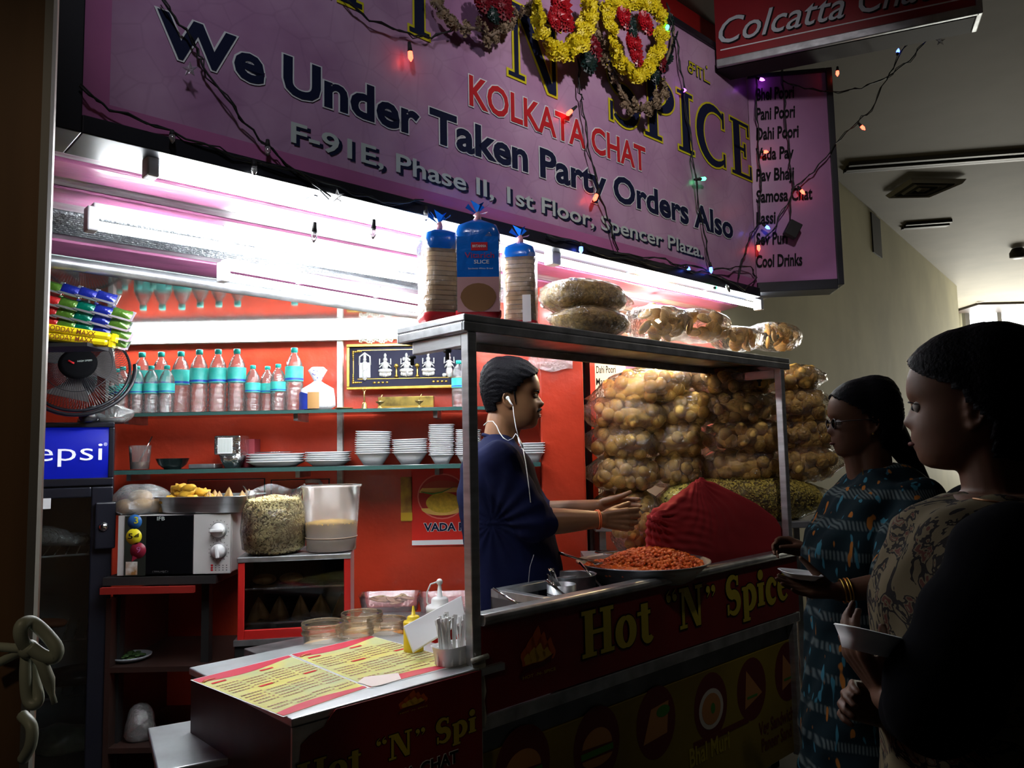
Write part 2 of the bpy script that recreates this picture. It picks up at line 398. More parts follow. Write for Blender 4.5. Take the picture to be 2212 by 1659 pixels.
# stall ceiling: upper rough board, planks, corrugated strip, glossy soffit
MC = TR(-.09, 2.24, 0, UZ); MS = TR(-.2615, 2.422, 0, UZ)
pinkb = mat('pink_ceiling_board', (.42, .13, .27), .3, var=.45, vscale=4, stretch=(1, 4, 4), bump=.15, bscale=15, coat=.4)
whiteb = mat('white_reflection_board', (.40, .37, .40), .42, col2=(.22, .13, .18), vscale=9, stretch=(.6, 5, 5), bump=.2, bscale=25)  # white planks put the tubes' reflections on the pink panels into colour
zincb = mat('grey_zinc_sheet', (.5, .54, .58), .3, .6, var=.4, vscale=12, bump=.8, bscale=90)
cb = thing('stall_ceiling', 'pink boarded stall ceiling with painted white tube reflections above the tube lights', 'ceiling', M=MS)
def bz_(y): return 2.20-.095*y
rows = [(.0, .17, zincb), (.17, .26, whiteb), (.26, .37, pinkb), (.37, .44, whiteb), (.44, .55, pinkb), (.55, .62, whiteb), (.62, .80, None), (.80, .87, whiteb), (.87, 1.02, pinkb), (1.02, 1.2, whiteb), (1.2, 1.42, pinkb)]
cb['kind'] = 'structure'
for i_, (y0, y1, m_) in enumerate(rows):
    xr_ = 2.35 if y0 < 1 else 1.9
    if m_:
        za_, zb_ = bz_(y0)+.006*(i_ % 2), bz_(y1)+.006*(i_ % 2)
        MB().add([(x, y, z+dz) for dz in (0, .02) for x, y, z in ((-1.35, y0+.003, za_), (xr_, y0+.003, za_), (xr_, y1-.003, zb_), (-1.35, y1-.003, zb_))], [(3, 2, 1, 0), (4, 5, 6, 7), (0, 1, 5, 4), (1, 2, 6, 5), (2, 3, 7, 6), (3, 0, 4, 7)]).build('board', m_, cb, bevel=.004)
    else:
        for k in range(11):
            yy = y0+(y1-y0)*(k+.5)/11
            MB().tube([(-1.35, yy, bz_(yy)+.004), (xr_, yy, bz_(yy)+.004)], .0085, 8).build('corrugated_rib', zincb, cb)
struct('ceiling', MB().box(-1.7, 2.35, .16, 1.6, 2.26, 2.30, MS), pinkb)
# soffit
e0 = PZ(105, 578, 2.0); e1 = PZ(925, 692, 2.0)
dd = (e1-e0).normalized(); e00 = e0-dd*1.2; e11 = e0+dd*((3.7-e0.y)/dd.y)
soff = mat('glossy_soffit', (.33, .42, .40), .05, spec=1.0, coat=1.0, var=.3, vscale=3)
struct('ceiling', MB().prism([(e00.x, e00.y), (e11.x, e11.y), (-2.7, 3.7)], 2.0, 2.045), soff)
struct('trim_4', MB().tube([(e00.x-.01, e00.y-.012, 2.02), (e11.x-.01, e11.y-.012, 2.02)], .022, 8), steel_d)
# white vertical trims on the back wall
wt = mat('chipped_white_trim', (.7, .7, .66), .5, var=.5, vscale=20)
xa, xb = PY(729, 900, 3.68).x, PY(741, 900, 3.68).x
struct('trim_5', MB().box(xa, xb, 3.67, 3.71, 0.9, 2.0), wt)
xa = PY(238, 900, 3.68).x
struct('trim_6', MB().box(xa-.02, xa+.005, 3.67, 3.71, .9, 2.0), wt)
mb = MB().box(-2.5, .12, 3.66, 3.71, PY(500, 738, 3.68).z-.005, PY(500, 738, 3.68).z+.012)
struct('trim_7', mb, wt)
# ================================================================== TUBE LIGHTS
tube_m = mat('fluorescent_tube', (1, 1, 1), .5, emit=TUBE, ecol=(.93, .97, 1.0))
fix_m = mat('batten_white', (.75, .78, .8), .35)
def tube_light(a, b, label, up=Vector((0, 0, 1)), r=.014):
    a = Vector(a); b = Vector(b); l = (b-a).length; x = (b-a).normalized(); y = up.cross(x).normalized(); z = x.cross(y)
    M = Matrix(((x.x, y.x, z.x, a.x), (x.y, y.y, z.y, a.y), (x.z, y.z, z.z, a.z), (0, 0, 0, 1)))
    t = thing('tube_light', label, 'tube light', M=M, group='fluorescent tube lights of the stall')
    MB().box(-.03, l+.03, -.022, .022, .028, .062).build('batten', fix_m, t, bevel=.004)
    for s in (0, 1):
        xx = -.045+s*(l+.06)
        MB().box(xx, xx+.03, -.022, .022, -.02, .05).build('end_cap', fix_m, t, bevel=.004)
    MB().tube([(-.015, 0, 0), (l+.015, 0, 0)], r, 12).build('tube', tube_m, t)
    for k in (.3, .7): MB().box(l*k-.006, l*k+.006, -.024, .024, .024, .064).build('clip', steel_d, t)
    return t
def tb(p0, p1, z, lab):
    return tube_light(PZ(*p0, z), PZ(*p1, z), lab)
M1 = MS
y = .05
def sgn(x, yy, z): return MS @ Vector((x, yy, z))
xl = LP(MS, 352, 385, 1, y).x; xr = LP(MS, 1632, 655, 1, y).x; xm = LP(MS, 1190, 560, 1, y).x
zt = (LP(MS, 352, 385, 1, y).z+LP(MS, 1632, 655, 1, y).z)/2
tube_light(sgn(xl, y, zt), sgn(xm-.03, y, zt), 'long tube light under the sign, left of the bread loaves')
tube_light(sgn(xm+.05, y, zt), sgn(xr, y, zt), 'tube light under the right half of the sign, above the snack bags')
tb((222, 490), (925, 607), 2.06, 'second tube light from the sign on the boarded ceiling')
tb((500, 600), (925, 672), 2.02, 'short tube light fixed on the edge of the glossy soffit')
zb_ = PY(500, 723, 3.62).z
tube_light((PY(250, 717, 3.63).x, 3.63, zb_), (PY(1180, 717, 3.63).x-.12, 3.63, zb_), 'tube light along the top of the red back wall', up=Vector((0, 1, 0)), r=.009)
# ================================================================== SIGN BOARD
sp = bpy.data.materials.new('purple_vinyl'); t_ = nt(sp); b_ = t_.nodes['Principled BSDF']; b_.inputs['Roughness'].default_value = .3
tc = t_.nodes.new('ShaderNodeTexCoord'); vo = t_.nodes.new('ShaderNodeTexVoronoi'); vo.feature = 'DISTANCE_TO_EDGE'; vo.inputs['Scale'].default_value = 9
nz = t_.nodes.new('ShaderNodeTexNoise'); nz.inputs['Scale'].default_value = 2.2; nz.inputs['Detail'].default_value = 5
rp = t_.nodes.new('ShaderNodeValToRGB'); rp.color_ramp.elements[0].color = (.36, .18, .33, 1); rp.color_ramp.elements[0].position = .36
rp.color_ramp.elements[1].color = (.56, .36, .52, 1); rp.color_ramp.elements[1].position = .62
r2 = t_.nodes.new('ShaderNodeValToRGB'); r2.color_ramp.elements[0].color = (.55, .5, .55, 1); r2.color_ramp.elements[1].position = .035
mx = t_.nodes.new('ShaderNodeMix'); mx.data_type = 'RGBA'; mx.blend_type = 'MULTIPLY'; mx.inputs[0].default_value = .22
bp_ = t_.nodes.new('ShaderNodeBump'); bp_.inputs['Strength'].default_value = .25; bp_.inputs['Distance'].default_value = .02
n3 = t_.nodes.new('ShaderNodeTexNoise'); n3.inputs['Scale'].default_value = 5; n3.inputs['Distortion'].default_value = 1
lk = t_.links.new; lk(tc.outputs['Object'], vo.inputs['Vector']); lk(tc.outputs['Object'], nz.inputs['Vector']); lk(nz.outputs['Fac'], rp.inputs[0])
lk(vo.outputs['Distance'], r2.inputs[0]); lk(rp.outputs[0], mx.inputs[6]); lk(r2.outputs[0], mx.inputs[7]); lk(mx.outputs[2], b_.inputs['Base Color'])
lk(tc.outputs['Object'], n3.inputs['Vector']); lk(n3.outputs['Fac'], bp_.inputs['Height']); lk(bp_.outputs[0], b_.inputs['Normal'])
pink_v = mat('magenta_vinyl', (.5, .16, .36), .3, var=.2, vscale=3)
navy_p = mat('navy_print', (.008, .012, .04), .75, spec=.15); white_p = mat('white_print', (.72, .76, .76), .75, spec=.15)
yel_p = mat('yellow_print', (.62, .56, .02), .75, spec=.15); red_p = mat('red_print', (.5, .02, .025), .75, spec=.15); blk_p = mat('black_print', (.006, .006, .008), .75, spec=.15)
gry_p = mat('grey_green_print', (.5, .58, .54), .75, spec=.15)
x0 = LP(MS, 176, 150, 1, 0).x; x1 = LP(MS, 1622, 400, 1, 0).x
z0 = LP(MS, 900, 437, 1, 0).z; z1 = LP(MS, 1600, 145, 1, 0).z
sign = thing('shop_sign', 'long purple shop sign board above the stall with dark lettering', 'sign', M=MS)
MB().box(x0, x1, -.005, .01, z0, z1).build('face_panel', sp, sign)
MB().box(x0, x0+.06, -.007, -.004, z0, z1).build('edge_band', pink_v, sign)
MB().box(x0+.06, x1, -.0068, -.004, z0, z0+.045).build('edge_band', pink_v, sign)
mb = MB(); mb.box(x0-.06, x0, -.02, .14, z0-.045, z1+.03); mb.box(x0, x1+.01, -.02, .14, z0-.045, z0); mb.box(x0, x1+.01, -.02, .14, z1, z1+.03)
mb.build('frame', black, sign, bevel=.003)
MB().box(x0, x1, .02, .14, z0, z1).build('back_board', blackm, sign)
def zof(px, py, M=MS, w=0): return LP(M, px, py, 1, w).z
def xof(px, py, M=MS, w=0): return LP(M, px, py, 1, w).x
def lettering(parent, s, xa, xb, za, zb, mf, mo=None, off=.02, bold=.012, w=-.008, shear=0, lab=None, spacing=1):
    if mo:
        m = MB(); put_text(m, s, xa, xb, za, zb, P2M(0, w), off=off, bold=bold, shear=shear, spacing=spacing); m.build('lettering_outline', mo, parent)
    m = MB(); put_text(m, s, xa, xb, za, zb, P2M(0, w-.0015), bold=bold, shear=shear, spacing=spacing)
    return m.build('lettering', mf, parent)
tag(lettering(sign, 'We Under Taken Party Orders Also', xof(336, 60), xof(1580, 500), zof(372, 122), zof(336, 24), navy_p, white_p, off=.028, bold=.03), 'dark navy lettering with white edge')
m = MB(); s_ = 'F-91E, Phase II, 1st Floor, Spencer Plaza.'
put_text(m, s_, xof(627, 290)+.008, xof(1516, 550)+.008, zof(640, 316), zof(628, 270), P2M(0, -.008), bold=.02); m.build('lettering_shadow', navy_p, sign)
m = MB(); put_text(m, s_, xof(625, 290), xof(1514, 550), zof(640, 312), zof(628, 266), P2M(0, -.0095), bold=.015); m.build('lettering', gry_p, sign)
tag(lettering(sign, 'KOLKATA CHAT', xof(1010, 200), xof(1391, 350), zof(1014, 228), zof(1013, 166), red_p, white_p, off=.03, bold=.02), 'red lettering with white edge')
za, zb2 = zof(1125, 176), zof(1572, 252)
for s_, a, b in (('HOT', 655, 955), ('N', 1096, 1216), ('SPICE', 1308, 1622)):
    pa, pb = xof(a, 200), xof(b, 330)
    serif_parts(sign, s_, pa, pb, zof(1600, 382), zb2, -.008, navy_p, yel_p, T=.19, t=.055, e=.032, gap=.12)
tag(lettering(sign, 'சாட்', xof(1482, 130), xof(1530, 170), zof(1486, 158), zof(1486, 128), yel_p, navy_p, off=.03, bold=.0), 'yellow Tamil lettering')
# side menu wing of the sign
pe = MS @ Vector((x1+.012, 0, 0))
MSD = TR(pe.x, pe.y, 0, math.radians(-8))
wx = LP(MSD, 1796, 400, 1, 0).x; wz0 = LP(MSD, 1720, 608, 1, 0).z; wz1 = LP(MSD, 1720, 163, 1, 0).z
wing = thing('menu_sign_wing', 'pink side wing of the shop sign listing poori and chaat dishes', 'sign', M=MSD)
MB().box(0, wx, -.005, .01, wz0, wz1).build('face_panel', mat('pink_vinyl', (.40, .17, .36), .35, var=.25, vscale=3), wing)
mb = MB(); mb.box(wx, wx+.03, -.02, .14, wz0-.03, wz1+.02); mb.box(0, wx, -.02, .14, wz0-.05, wz0); mb.box(0, wx, -.02, .14, wz1, wz1+.02)
mb.build('frame', black, wing, bevel=.003); MB().box(0, wx, .02, .14, wz0, wz1).build('back_board', blackm, wing)
for s_, yb, xe in (('Bhel Poori', 218, 1716), ('Pani Poori', 260, 1718), ('Dahi Poori', 303, 1726), ('Vada Pav', 347, 1715), ('Pav Bhaji', 392, 1716), ('Samosa Chat', 438, 1755), ('Lassi', 485, 1676), ('Sev Puri', 530, 1702), ('Cool Drinks', 578, 1733)):
    m = MB(); put_text(m, s_, LP(MSD, 1633, yb, 1, 0).x, LP(MSD, xe, yb, 1, 0).x, LP(MSD, 1640, yb, 1, 0).z, LP(MSD, 1640, yb-25, 1, 0).z, P2M(0, -.008), bold=.03, shear=.1)
    m.build('lettering', blk_p, wing)
# red cross sign in front of the corridor
pr = PY(1604, 142, 3.56); pq = PZ(2116, 38, pr.z)
ang = math.atan2(pq.y-pr.y, pq.x-pr.x); MR = TR(pr.x, pr.y, 0, ang)
rl = (pq-pr).length; zr = pr.z+.03; xs = LP(MR, 1545, 60, 1, 0).x
rs = thing('red_overhead_sign', 'dark red overhead sign with silver script lettering at the top right', 'sign', M=MR)
redv = mat('dark_red_vinyl', (.30, .012, .02), .35, var=.3, vscale=3)
MB().box(xs, rl-.012, -.004, .01, zr+.02, zr+.7).build('face_panel', redv, rs)
mb = MB().box(xs, rl, -.02, .0, zr-.02, zr+.02); mb.box(rl-.012, rl+.012, -.02, .15, zr-.02, zr+.7); mb.build('frame', steel_d, rs, bevel=.004)
MB().box(xs, rl-.014, .011, .15, zr-.018, zr+.7).build('case', blackm, rs)
for h in (.065, .40): MB().box(xs+.02, rl-.07, -.0055, -.004, zr+h, zr+h+.006).build('printed_line', white_p, rs)
MB().box(rl-.075, rl-.068, -.0055, -.004, zr+.065, zr+.4).build('printed_line', white_p, rs)
def lr(px, py): return LP(MR, px, py, 1, 0)
a = lr(1552, 97); b = lr(2078, 0); c = lr(1570, 40)
for s_, pa, pb in (('Colcatta', 1552, 1824), ('Chat', 1858, 2020)):
    xa_, xb_ = lr(pa, 70).x, lr(pb, 10).x; hz = c.z-a.z
    za_ = a.z+(0.0 if pa < 1700 else .0)
    m = MB(); put_text(m, s_, xa_+.006, xb_+.006, za_-.006, za_+hz, P2M(0, -.006), shear=.35, bold=.012); m.build('lettering_shadow', blk_p, rs)
    m = MB(); put_text(m, s_, xa_, xb_, za_, za_+hz, P2M(0, -.0075), shear=.35, bold=.004); tag(m.build('lettering', mat('silver_print', (.5, .56, .6), .3), rs), 'silver slanted lettering')
m = MB()
for k in range(7):
    aa = k*.9; cx_, cz_ = rl-.12-.012*k, zr+.11+.02*(k % 4); 
    m.tube([(cx_+.018*math.cos(aa+q*.5)*(1-q/12), -.006, cz_+.018*math.sin(aa+q*.5)*(1-q/12)) for q in range(10)], .0018, 5)
m.build('scroll_ornament', white_p, rs)
# red panel above the sign's right end
pa_ = LP(MS, 1425, 10, 1, .2); pb_ = LP(MS, 1547, 60, 1, .2)
struct('trim_8', MB().box(pa_.x, pb_.x+.06, .2, .24, z1-.1, 3.7, MS), mat('red_fascia', (.55, .02, .02), .4, var=.2))
# near brown column at the left edge of the picture
brown = mat('brown_column_paint', (.14, .075, .035), .4, .3, var=.35, vscale=2, stretch=(6, 6, .4))
xe = PY(90, 830, .95).x
colm = MB().prism([(xe-.6, .95), (xe, .95), (xe-.06, 1.06), (xe-.6, 1.06)], 0, 3.7)
struct('trim_9', colm, brown, bevel=.006)
struct('trim_10', MB().box(xe-.008, xe+.003, .944, .952, 0, 3.7), mat('dull_edge_steel', (.2, .2, .2), .5, .8))
# ================================================================== CART
cart = thing('food_cart', 'steel food cart with a red front panel reading Hot N Spice and an overhead shelf', 'cart', M=MC)
lc = lambda px, py, w=0: LP(MC, px, py, 1, w)
xpl = lc(1015, 900).x; xpr = lc(1693, 900).x
xs0 = lc(1003, 695).x; xs1 = lc(1706, 780).x
zs1 = lc(1003, 676).z; zs0 = zs1-.052; SHZ = zs1
SD = lc(845, 715, 0).y
SD = .34
def rail(mb, x0, x1, y0, y1, z0, z1): mb.box(x0, x1, y0, y1, z0, z1)
mb = MB().box(xs0, xs1, 0, SD, zs0+.03, zs1)
mb.box(xs0, xs1, 0, .01, zs0, zs0+.03).box(xs0, xs1, SD-.01, SD, zs0, zs0+.03).box(xs0, xs0+.01, .01, SD-.01, zs0, zs0+.03).box(xs1-.01, xs1, .01, SD-.01, zs0, zs0+.03)
mb.build('overhead_shelf', steel_d, cart, bevel=.004)
for x in (xpl, xpr):
    MB().box(x, x+.033, .003, .036, .05, zs0).build('post', steel, cart, bevel=.003)
    MB().box(x+.002, x+.031, .036, SD-.06, zs0-.04, zs0).build('bracket', steel, cart, bevel=.003)
    for yy in (.12, .3): MB().lathe([(.006, 0), (.006, .02), (.012, .022), (.012, .03)], 8, TR(x+.016, yy, zs0-.07)).build('bolt', blackm, cart)
zr1 = lc(1070, 1322).z; zr0 = lc(1070, 1345).z; xe0 = xpl+.033; xe1 = lc(1722, 1345).x+.03
zp0 = lc(1070, 1537).z; CD = .30
# counter: rim + well (open tray) + side walls
mb = MB().tube([(xe0, 0, zr1-.016), (xe1, 0, zr1-.016)], .017, 10); mb.box(xe0, xe1, 0, .05, zr1-.012, zr1-.002)
xw = xe0+.30; mb.box(xw, xe1, CD-.04, CD, zr1-.03, zr1-.002); mb.box(xw, xw+.03, .05, CD-.04, zr1-.03, zr1-.002); mb.box(xe1-.03, xe1, .05, CD-.04, zr1-.03, zr1-.002)
tag(mb.build('counter_rim', steel_d, cart, bevel=.002), 'bent steel rim with dried food marks')
WZ = zr1-.11
mb = MB().box(xw, xe1, .02, CD, WZ-.02, WZ); mb.box(xw, xw+.006, .02, CD, WZ, zr1-.03); mb.box(xe1-.006, xe1, .02, CD, WZ, zr1-.03); mb.box(xw, xe1, CD-.006, CD, WZ, zr1-.03)
mb.build('counter_well', mat('dull_steel', (.25, .27, .29), .45, .9, var=.3), cart)
MB().box(xe0+.002, xe1, .002, .02, zp0, zr1-.03).build('front_panel', mat('maroon_vinyl', (.17, .006, .008), .35, var=.25, vscale=4, bump=.05, bscale=8), cart)
ledge = MB().box(xe0-.04, xe1, .0, .03, zp0-.045, zp0-.004); ledge.box(xw, xe1, .03, CD, zp0-.045, WZ-.02)
ledge.build('steel_ledge', steel_d, cart, bevel=.003)
band = MB().box(xe0-.04, xe1, .035, CD, zp0-.12, zp0-.045); band.build('lower_band', mat('dull_steel', (.25, .27, .29), .45, .9, var=.3), cart, bevel=.003)
ylw = mat('yellow_poster_vinyl', (.24, .18, .012), .4, col2=(.12, .08, .008), vscale=1.2, var=.3)
MB().box(xe0-.04, xe1, .03, CD, .06, zp0-.12).build('cabinet', ylw, cart, bevel=.003)
for xx in (xe0+.05, xe1-.1):
    for yy in (.1, CD-.08): MB().tube([(xx, yy, 0), (xx, yy, .06)], .02, 8).build('foot', blackm, cart)
# lettering on the cart front
pm = P2M(0, -.0005)
gold = mat('olive_gold_print', (.40, .33, .02), .45)
xa, xb = lc(1256, 1370).x, lc(1702, 1260).x; za, zb = lc(1258, 1424).z, lc(1256, 1322).z
serif_parts(cart, 'Hot “N” Spice', xa, xb, za, zb, -.0005, gold, blk_p, T=.26, t=.09, e=.03, gap=.08)
fo = mat('flame_orange', (.5, .09, .01), .45); fy = mat('flame_yellow', (.55, .33, .03), .45); gr = mat('chilli_dark', (.08, .008, .006), .4)
def emblem(parent, xa, xb, za, zb, w):
    L = [MB(), MB(), MB()]; flame(L, xa, za, xb-xa, zb-za, P2M(0, w), 0)
    for q, (n, mm) in zip(L, (('flame_print', fo), ('flame_core_print', fy), ('chilli_print', gr))): q.build(n, mm, parent)
    m = MB(); put_text(m, 'HOT -N- SPICE', xa+(xb-xa)*.05, xb, za-(zb-za)*.24, za-(zb-za)*.16, P2M(0, w-.001), bold=.01); m.build('small_lettering', gold, parent)
a, b = lc(1125, 1465), lc(1198, 1350)
emblem(cart, a.x, b.x, a.z+.02, b.z, 0)
# round food pictures on the lower cabinet
mar = mat('maroon_disc_print', (.10, .006, .008), .5); bun = mat('bun_print', (.4, .18, .05), .6); cream_p = mat('cream_print', (.5, .48, .4), .6); grn = mat('green_print', (.05, .2, .02), .6)
def disc(mb, x, z, rx, rz, w, n=28, a0=0, a1=360):
    pts = [(x+rx*math.cos(math.radians(a0+(a1-a0)*i/n)), w, z+rz*math.sin(math.radians(a0+(a1-a0)*i/n))) for i in range(n)]
    mb.add(pts, [tuple(range(n))])
w = .0295
for i, (px, py) in enumerate(((1130, 1660), (1290, 1610), (1418, 1560), (1536, 1525), (1624, 1488), (1702, 1450))):
    p = LP(MC, px, py, 1, w); m = MB(); disc(m, p.x, p.z, .115, .125, w); m.build('food_picture', mar, cart)
    m = MB(); g = MB()
    if i in (1, 0): disc(m, p.x, p.z-.005, .075, .06, w-.001, a0=0, a1=180); disc(m, p.x, p.z-.035, .075, .03, w-.001, a0=180, a1=360); g.box(p.x-.08, p.x+.08, w-.0012, w-.001, p.z-.03, p.z-.01)
    elif i == 2: m.add([(p.x-.08, w-.001, p.z-.06), (p.x+.06, w-.001, p.z-.05), (p.x+.075, w-.001, p.z+.06), (p.x-.03, w-.001, p.z+.05)], [(0, 1, 2, 3)]); disc(g, p.x+.04, p.z+.03, .04, .02, w-.0015)
    elif i == 3:
        m2 = MB(); disc(m2, p.x, p.z-.01, .085, .075, w-.001); m2.build('plate_print', cream_p, cart)
        disc(m, p.x, p.z-.01, .065, .058, w-.0015); disc(g, p.x+.01, p.z-.01, .015, .02, w-.002)
    else: m.add([(p.x-.06, w-.001, p.z-.07), (p.x+.08, w-.001, p.z-.03), (p.x-.04, w-.001, p.z+.08)], [(0, 1, 2)]); g.box(p.x-.04, p.x+.04, w-.0015, w-.001, p.z-.035, p.z-.025)
    m.build('food_print', bun, cart); g.build('garnish_print', grn, cart)
def wt_(s, p0, p1, yb, h, mm):
    a = LP(MC, p0, yb, 1, w); b = LP(MC, p1, yb, 1, w); c = LP(MC, p0, yb-h, 1, w)
    m = MB(); put_text(m, s, a.x, b.x, a.z, c.z, P2M(0, w-.001), bold=.02); m.build('lettering', mm, cart)
a = LP(MC, 1500, 1655, 1, w); b = LP(MC, 1618, 1580, 1, w)
MB().box(a.x, b.x, w-.0008, w-.0002, .3, a.z+.06).build('label_print', mar, cart)
wt_('Bhal Muri', 1490, 1578, 1659, 40, gold); wt_('Veg Sandwich', 1640, 1716, 1590, 28, mar); wt_('Paneer Sand', 1646, 1712, 1625, 28, mar)
# peeling white strip at the left end of the panel
pk = MB(); z_a, z_b = lc(1050, 1418).z, lc(1050, 1572).z
pts = [(xe0-.042+.006*math.sin(i*1.7), -.004-.004*math.sin(i*2.3), z_a+(z_b-z_a)*i/8) for i in range(9)]; p2 = [(xe0+.004+.004*math.sin(i*2.1), -.006, z_a+(z_b-z_a)*i/8+.004) for i in range(9)]
pk.add(pts+p2+[(x, y+.004, z) for x, y, z in pts+p2], [(i, i+1, i+10, i+9) for i in range(8)]+[(i+18, i+27, i+28, i+19) for i in range(8)], True)
pk.tube([(xe0-.045, -.008, z_a), (xe0+.01, -.012, z_a+.004)], .008, 8)
tag(pk.build('peeling_edge_strip', mat('yellowed_paper', (.45, .45, .38), .7, var=.5, vscale=15), cart), 'peeling off-white strip')
# ================================================================== MENU COUNTER
pc = PZ(630, 1553, .80); pd = PZ(1030, 1440, .80)
MM = TR(pc.x, pc.y, 0, UZ); ML = (pd-pc).length; MD = .62
box = thing('menu_counter', 'low steel counter with a red front sticker, in front of the cart', 'counter', M=MM)
mb = MB().box(0, ML, 0, MD, .78, .80); mb.build('counter_top', steel, box, bevel=.004)
dark_st = mat('dark_steel_side', (.06, .06, .065), .4, .7, var=.3)
MB().box(.004, ML-.004, .006, MD-.006, .08, .78).build('body', dark_st, box, bevel=.003)
MB().box(.0, ML, -.003, .004, .1, .779).build('front_plate', steel_d, box)
lm = lambda px, py, w=-.004: LP(MM, px, py, 1, w)
st_ = [lm(725, 1532), lm(1030, 1450), lm(1030, 1670), lm(640, 1670), lm(650, 1610), lm(668, 1590), lm(700, 1570), lm(715, 1545)]
poly = [(p.x, p.z) for p in st_]; poly[1] = (ML, poly[1][1]); poly[2] = (ML, .35); poly[3] = (poly[4][0]-.03, .35)
MB().prism(poly[::-1], .0035, .0055, P2M(0)).build('red_sticker', MATS['maroon_vinyl'], box)
for s_, pa, pb in (('Hot “N” Spi', 640, 1027),):
    xa, xb = lm(pa, 1640).x, lm(pb, 1570).x; za, zb = lm(850, 1639).z, lm(850, 1585).z
    serif_parts(box, s_, xa, xb, za, zb, -.007, gold, blk_p, T=.26, t=.09, e=.03, gap=.08)
lettering(box, 'KOLKATA CHAT', lm(740, 1690).x, lm(988, 1640).x, lm(985, 1645).z, lm(985, 1620).z, blk_p, white_p, off=.03, bold=.03, w=-.007)
a, b = lm(860, 1540), lm(922, 1485); emblem(box, a.x, b.x, a.z+.005, b.z, -.006)
# ledge at the lower left, second low counter
pa = PZ(283, 1582, .62); MLc = TR(pa.x, pa.y, 0, UZ)
lb = thing('low_steel_table', 'low steel table behind the left side of the menu counter', 'table', M=TR(PZ(283, 1582, .62).x+.05, PZ(283, 1582, .62).y, 0, UZ-.25))
MB().box(0, .34, -.32, .04, .60, .62).build('table_top', steel, lb, bevel=.004)
for x_, y_ in ((.02, -.3), (.3, -.3), (.02, .02), (.3, .02)): MB().box(x_, x_+.02, y_, y_+.02, 0, .6).build('leg', steel_d, lb)

# added warm bulb, kept out of sight, to brighten the poori bags
wbp = Vector((.72, 3.78, 2.03))
t = thing('added_bulb', 'added warm bulb out of sight above the poori bags, brightening them', 'lamp', wbp)
MB().ball((0, 0, 0), (.028, .028, .034), 16, 12).build('bulb', mat('added_bulb_glass', (1, .8, .5), .4, emit=650, ecol=(1, .72, .36)), t)
MB().lathe([(.014, .03), (.018, .04), (.018, .07), (.006, .08)], 12).build('holder', blackm, t)
MB().tube([(0, 0, .08), (0, 0, .09)], .004, 6).build('flex', blackm, t)
# ================================================================== BACK WALL SHELVES
glass_sh = mat('dark_glass_shelf', (.01, .02, .02), .1, spec=.8)
def shelf(px0, px1, py, Y, label, th=.016):
    a = PY(px0, py, Y); b = PY(px1, py, Y); z = PY(600, py, Y).z
    t = thing('wall_shelf', label, 'shelf', (a.x, Y, z))
    MB().box(0, b.x-a.x, 0, 3.665-Y, -th, 0).build('shelf_board', glass_sh, t, bevel=.003)
    MB().box(0, b.x-a.x, -.003, 0, -th, -.002).build('front_edge', mat('green_glass_edge', (.04, .1, .09), .15), t)
    for k in (.02, .42, .75):
        MB().box((b.x-a.x)*k, (b.x-a.x)*k+.02, .05, 3.665-Y, -.03-th, -th).build('bracket', steel_d, t)
    return z
SY = 3.43
Z1 = shelf(238, 1165, 886, SY, 'upper dark glass shelf on the red wall holding the water bottles')
Z2 = shelf(243, 1168, 1009, SY, 'lower dark glass shelf on the red wall holding the white foam bowls', .02)
# water bottles
clear = film('clear_bottle_plastic', (.93, .96, .97), gloss=.10, rough=.06, bump=.25, bscale=60, haze=.10)
teal = mat('teal_cap', (.02, .52, .46), .35); teal_l = mat('teal_label', (.03, .55, .47), .45, col2=(.1, .62, .58), vscale=25, var=.2)
bluel = mat('blue_label_band', (.02, .08, .5), .4)
def bottle_proto(h, r, la, lb, name):
    t = thing(name, 'x', 'bottle', (0, -50, 0))
    pr = [(r*.8, 0), (r, .006)]
    zt = h*.62
    n = 40
    for i in range(n+1):
        z = .006+(zt-.006)*i/n
        pr.append((r*(1-.045*max(0, math.sin(i/n*(zt/.0125)*PI))), z))
    pr += [(r*.97, h*.68), (r*.86, h*.76), (r*.62, h*.84), (r*.36, h*.895), (r*.33, h*.92), (r*.33, h*.93)]
    MB().shell(pr, 24).build('body', clear, t)
    MB().lathe([(r*.38, h*.925), (r*.38, h*.995), (r*.33, h)], 20).build('cap', teal, t)
    rl = r*1.012
    MB().shell([(rl, la), (rl, la+(lb-la)*.5), (rl, lb)], 24).build('label_wrap', teal_l, t)
    MB().shell([(rl+.0006, la+.004), (rl+.0006, la+(lb-la)*.2)], 24).build('label_band', bluel, t)
    return t
pb = bottle_proto(.296, .041, .296*.47, .296*.70, 'water_bottle'); ps = bottle_proto(.218, .034, .218*.42, .218*.62, 'water_bottle')
first = {}
def place(proto, M, label, group=None, name=None):
    if proto.name not in first: first[proto.name] = 1; proto.matrix_world = M; o = proto
    else: o = copy_tree(proto, M)
    o['label'] = label
    if group: o['group'] = group
    MW[o.name] = M
    return o
def onshelf(px, Y, z): return PY(px, 950, Y).x
G1 = 'tall water bottles with teal labels on the upper shelf'; G2 = 'short water bottles with teal labels on the upper shelf'
for i, (px, lab) in enumerate(((303, 'tall water bottle at the left end of the back row on the upper shelf'), (345, 'tall water bottle, second from the left in the back row'), (388, 'tall water bottle, third from the left in the row, right behind the three short ones'), (428, 'tall water bottle, fourth in the row of tall bottles'), (469, 'tall water bottle, fifth in the row of tall bottles'), (510, 'tall water bottle at the right end of the six standing in a row'), (635, 'tall water bottle standing alone beside the wrapped bread pack'))):
    Y = 3.60 if i < 3 else 3.55
    place(pb, TR(onshelf(px, Y, Z1), Y, Z1, random.random()*6), lab, G1)
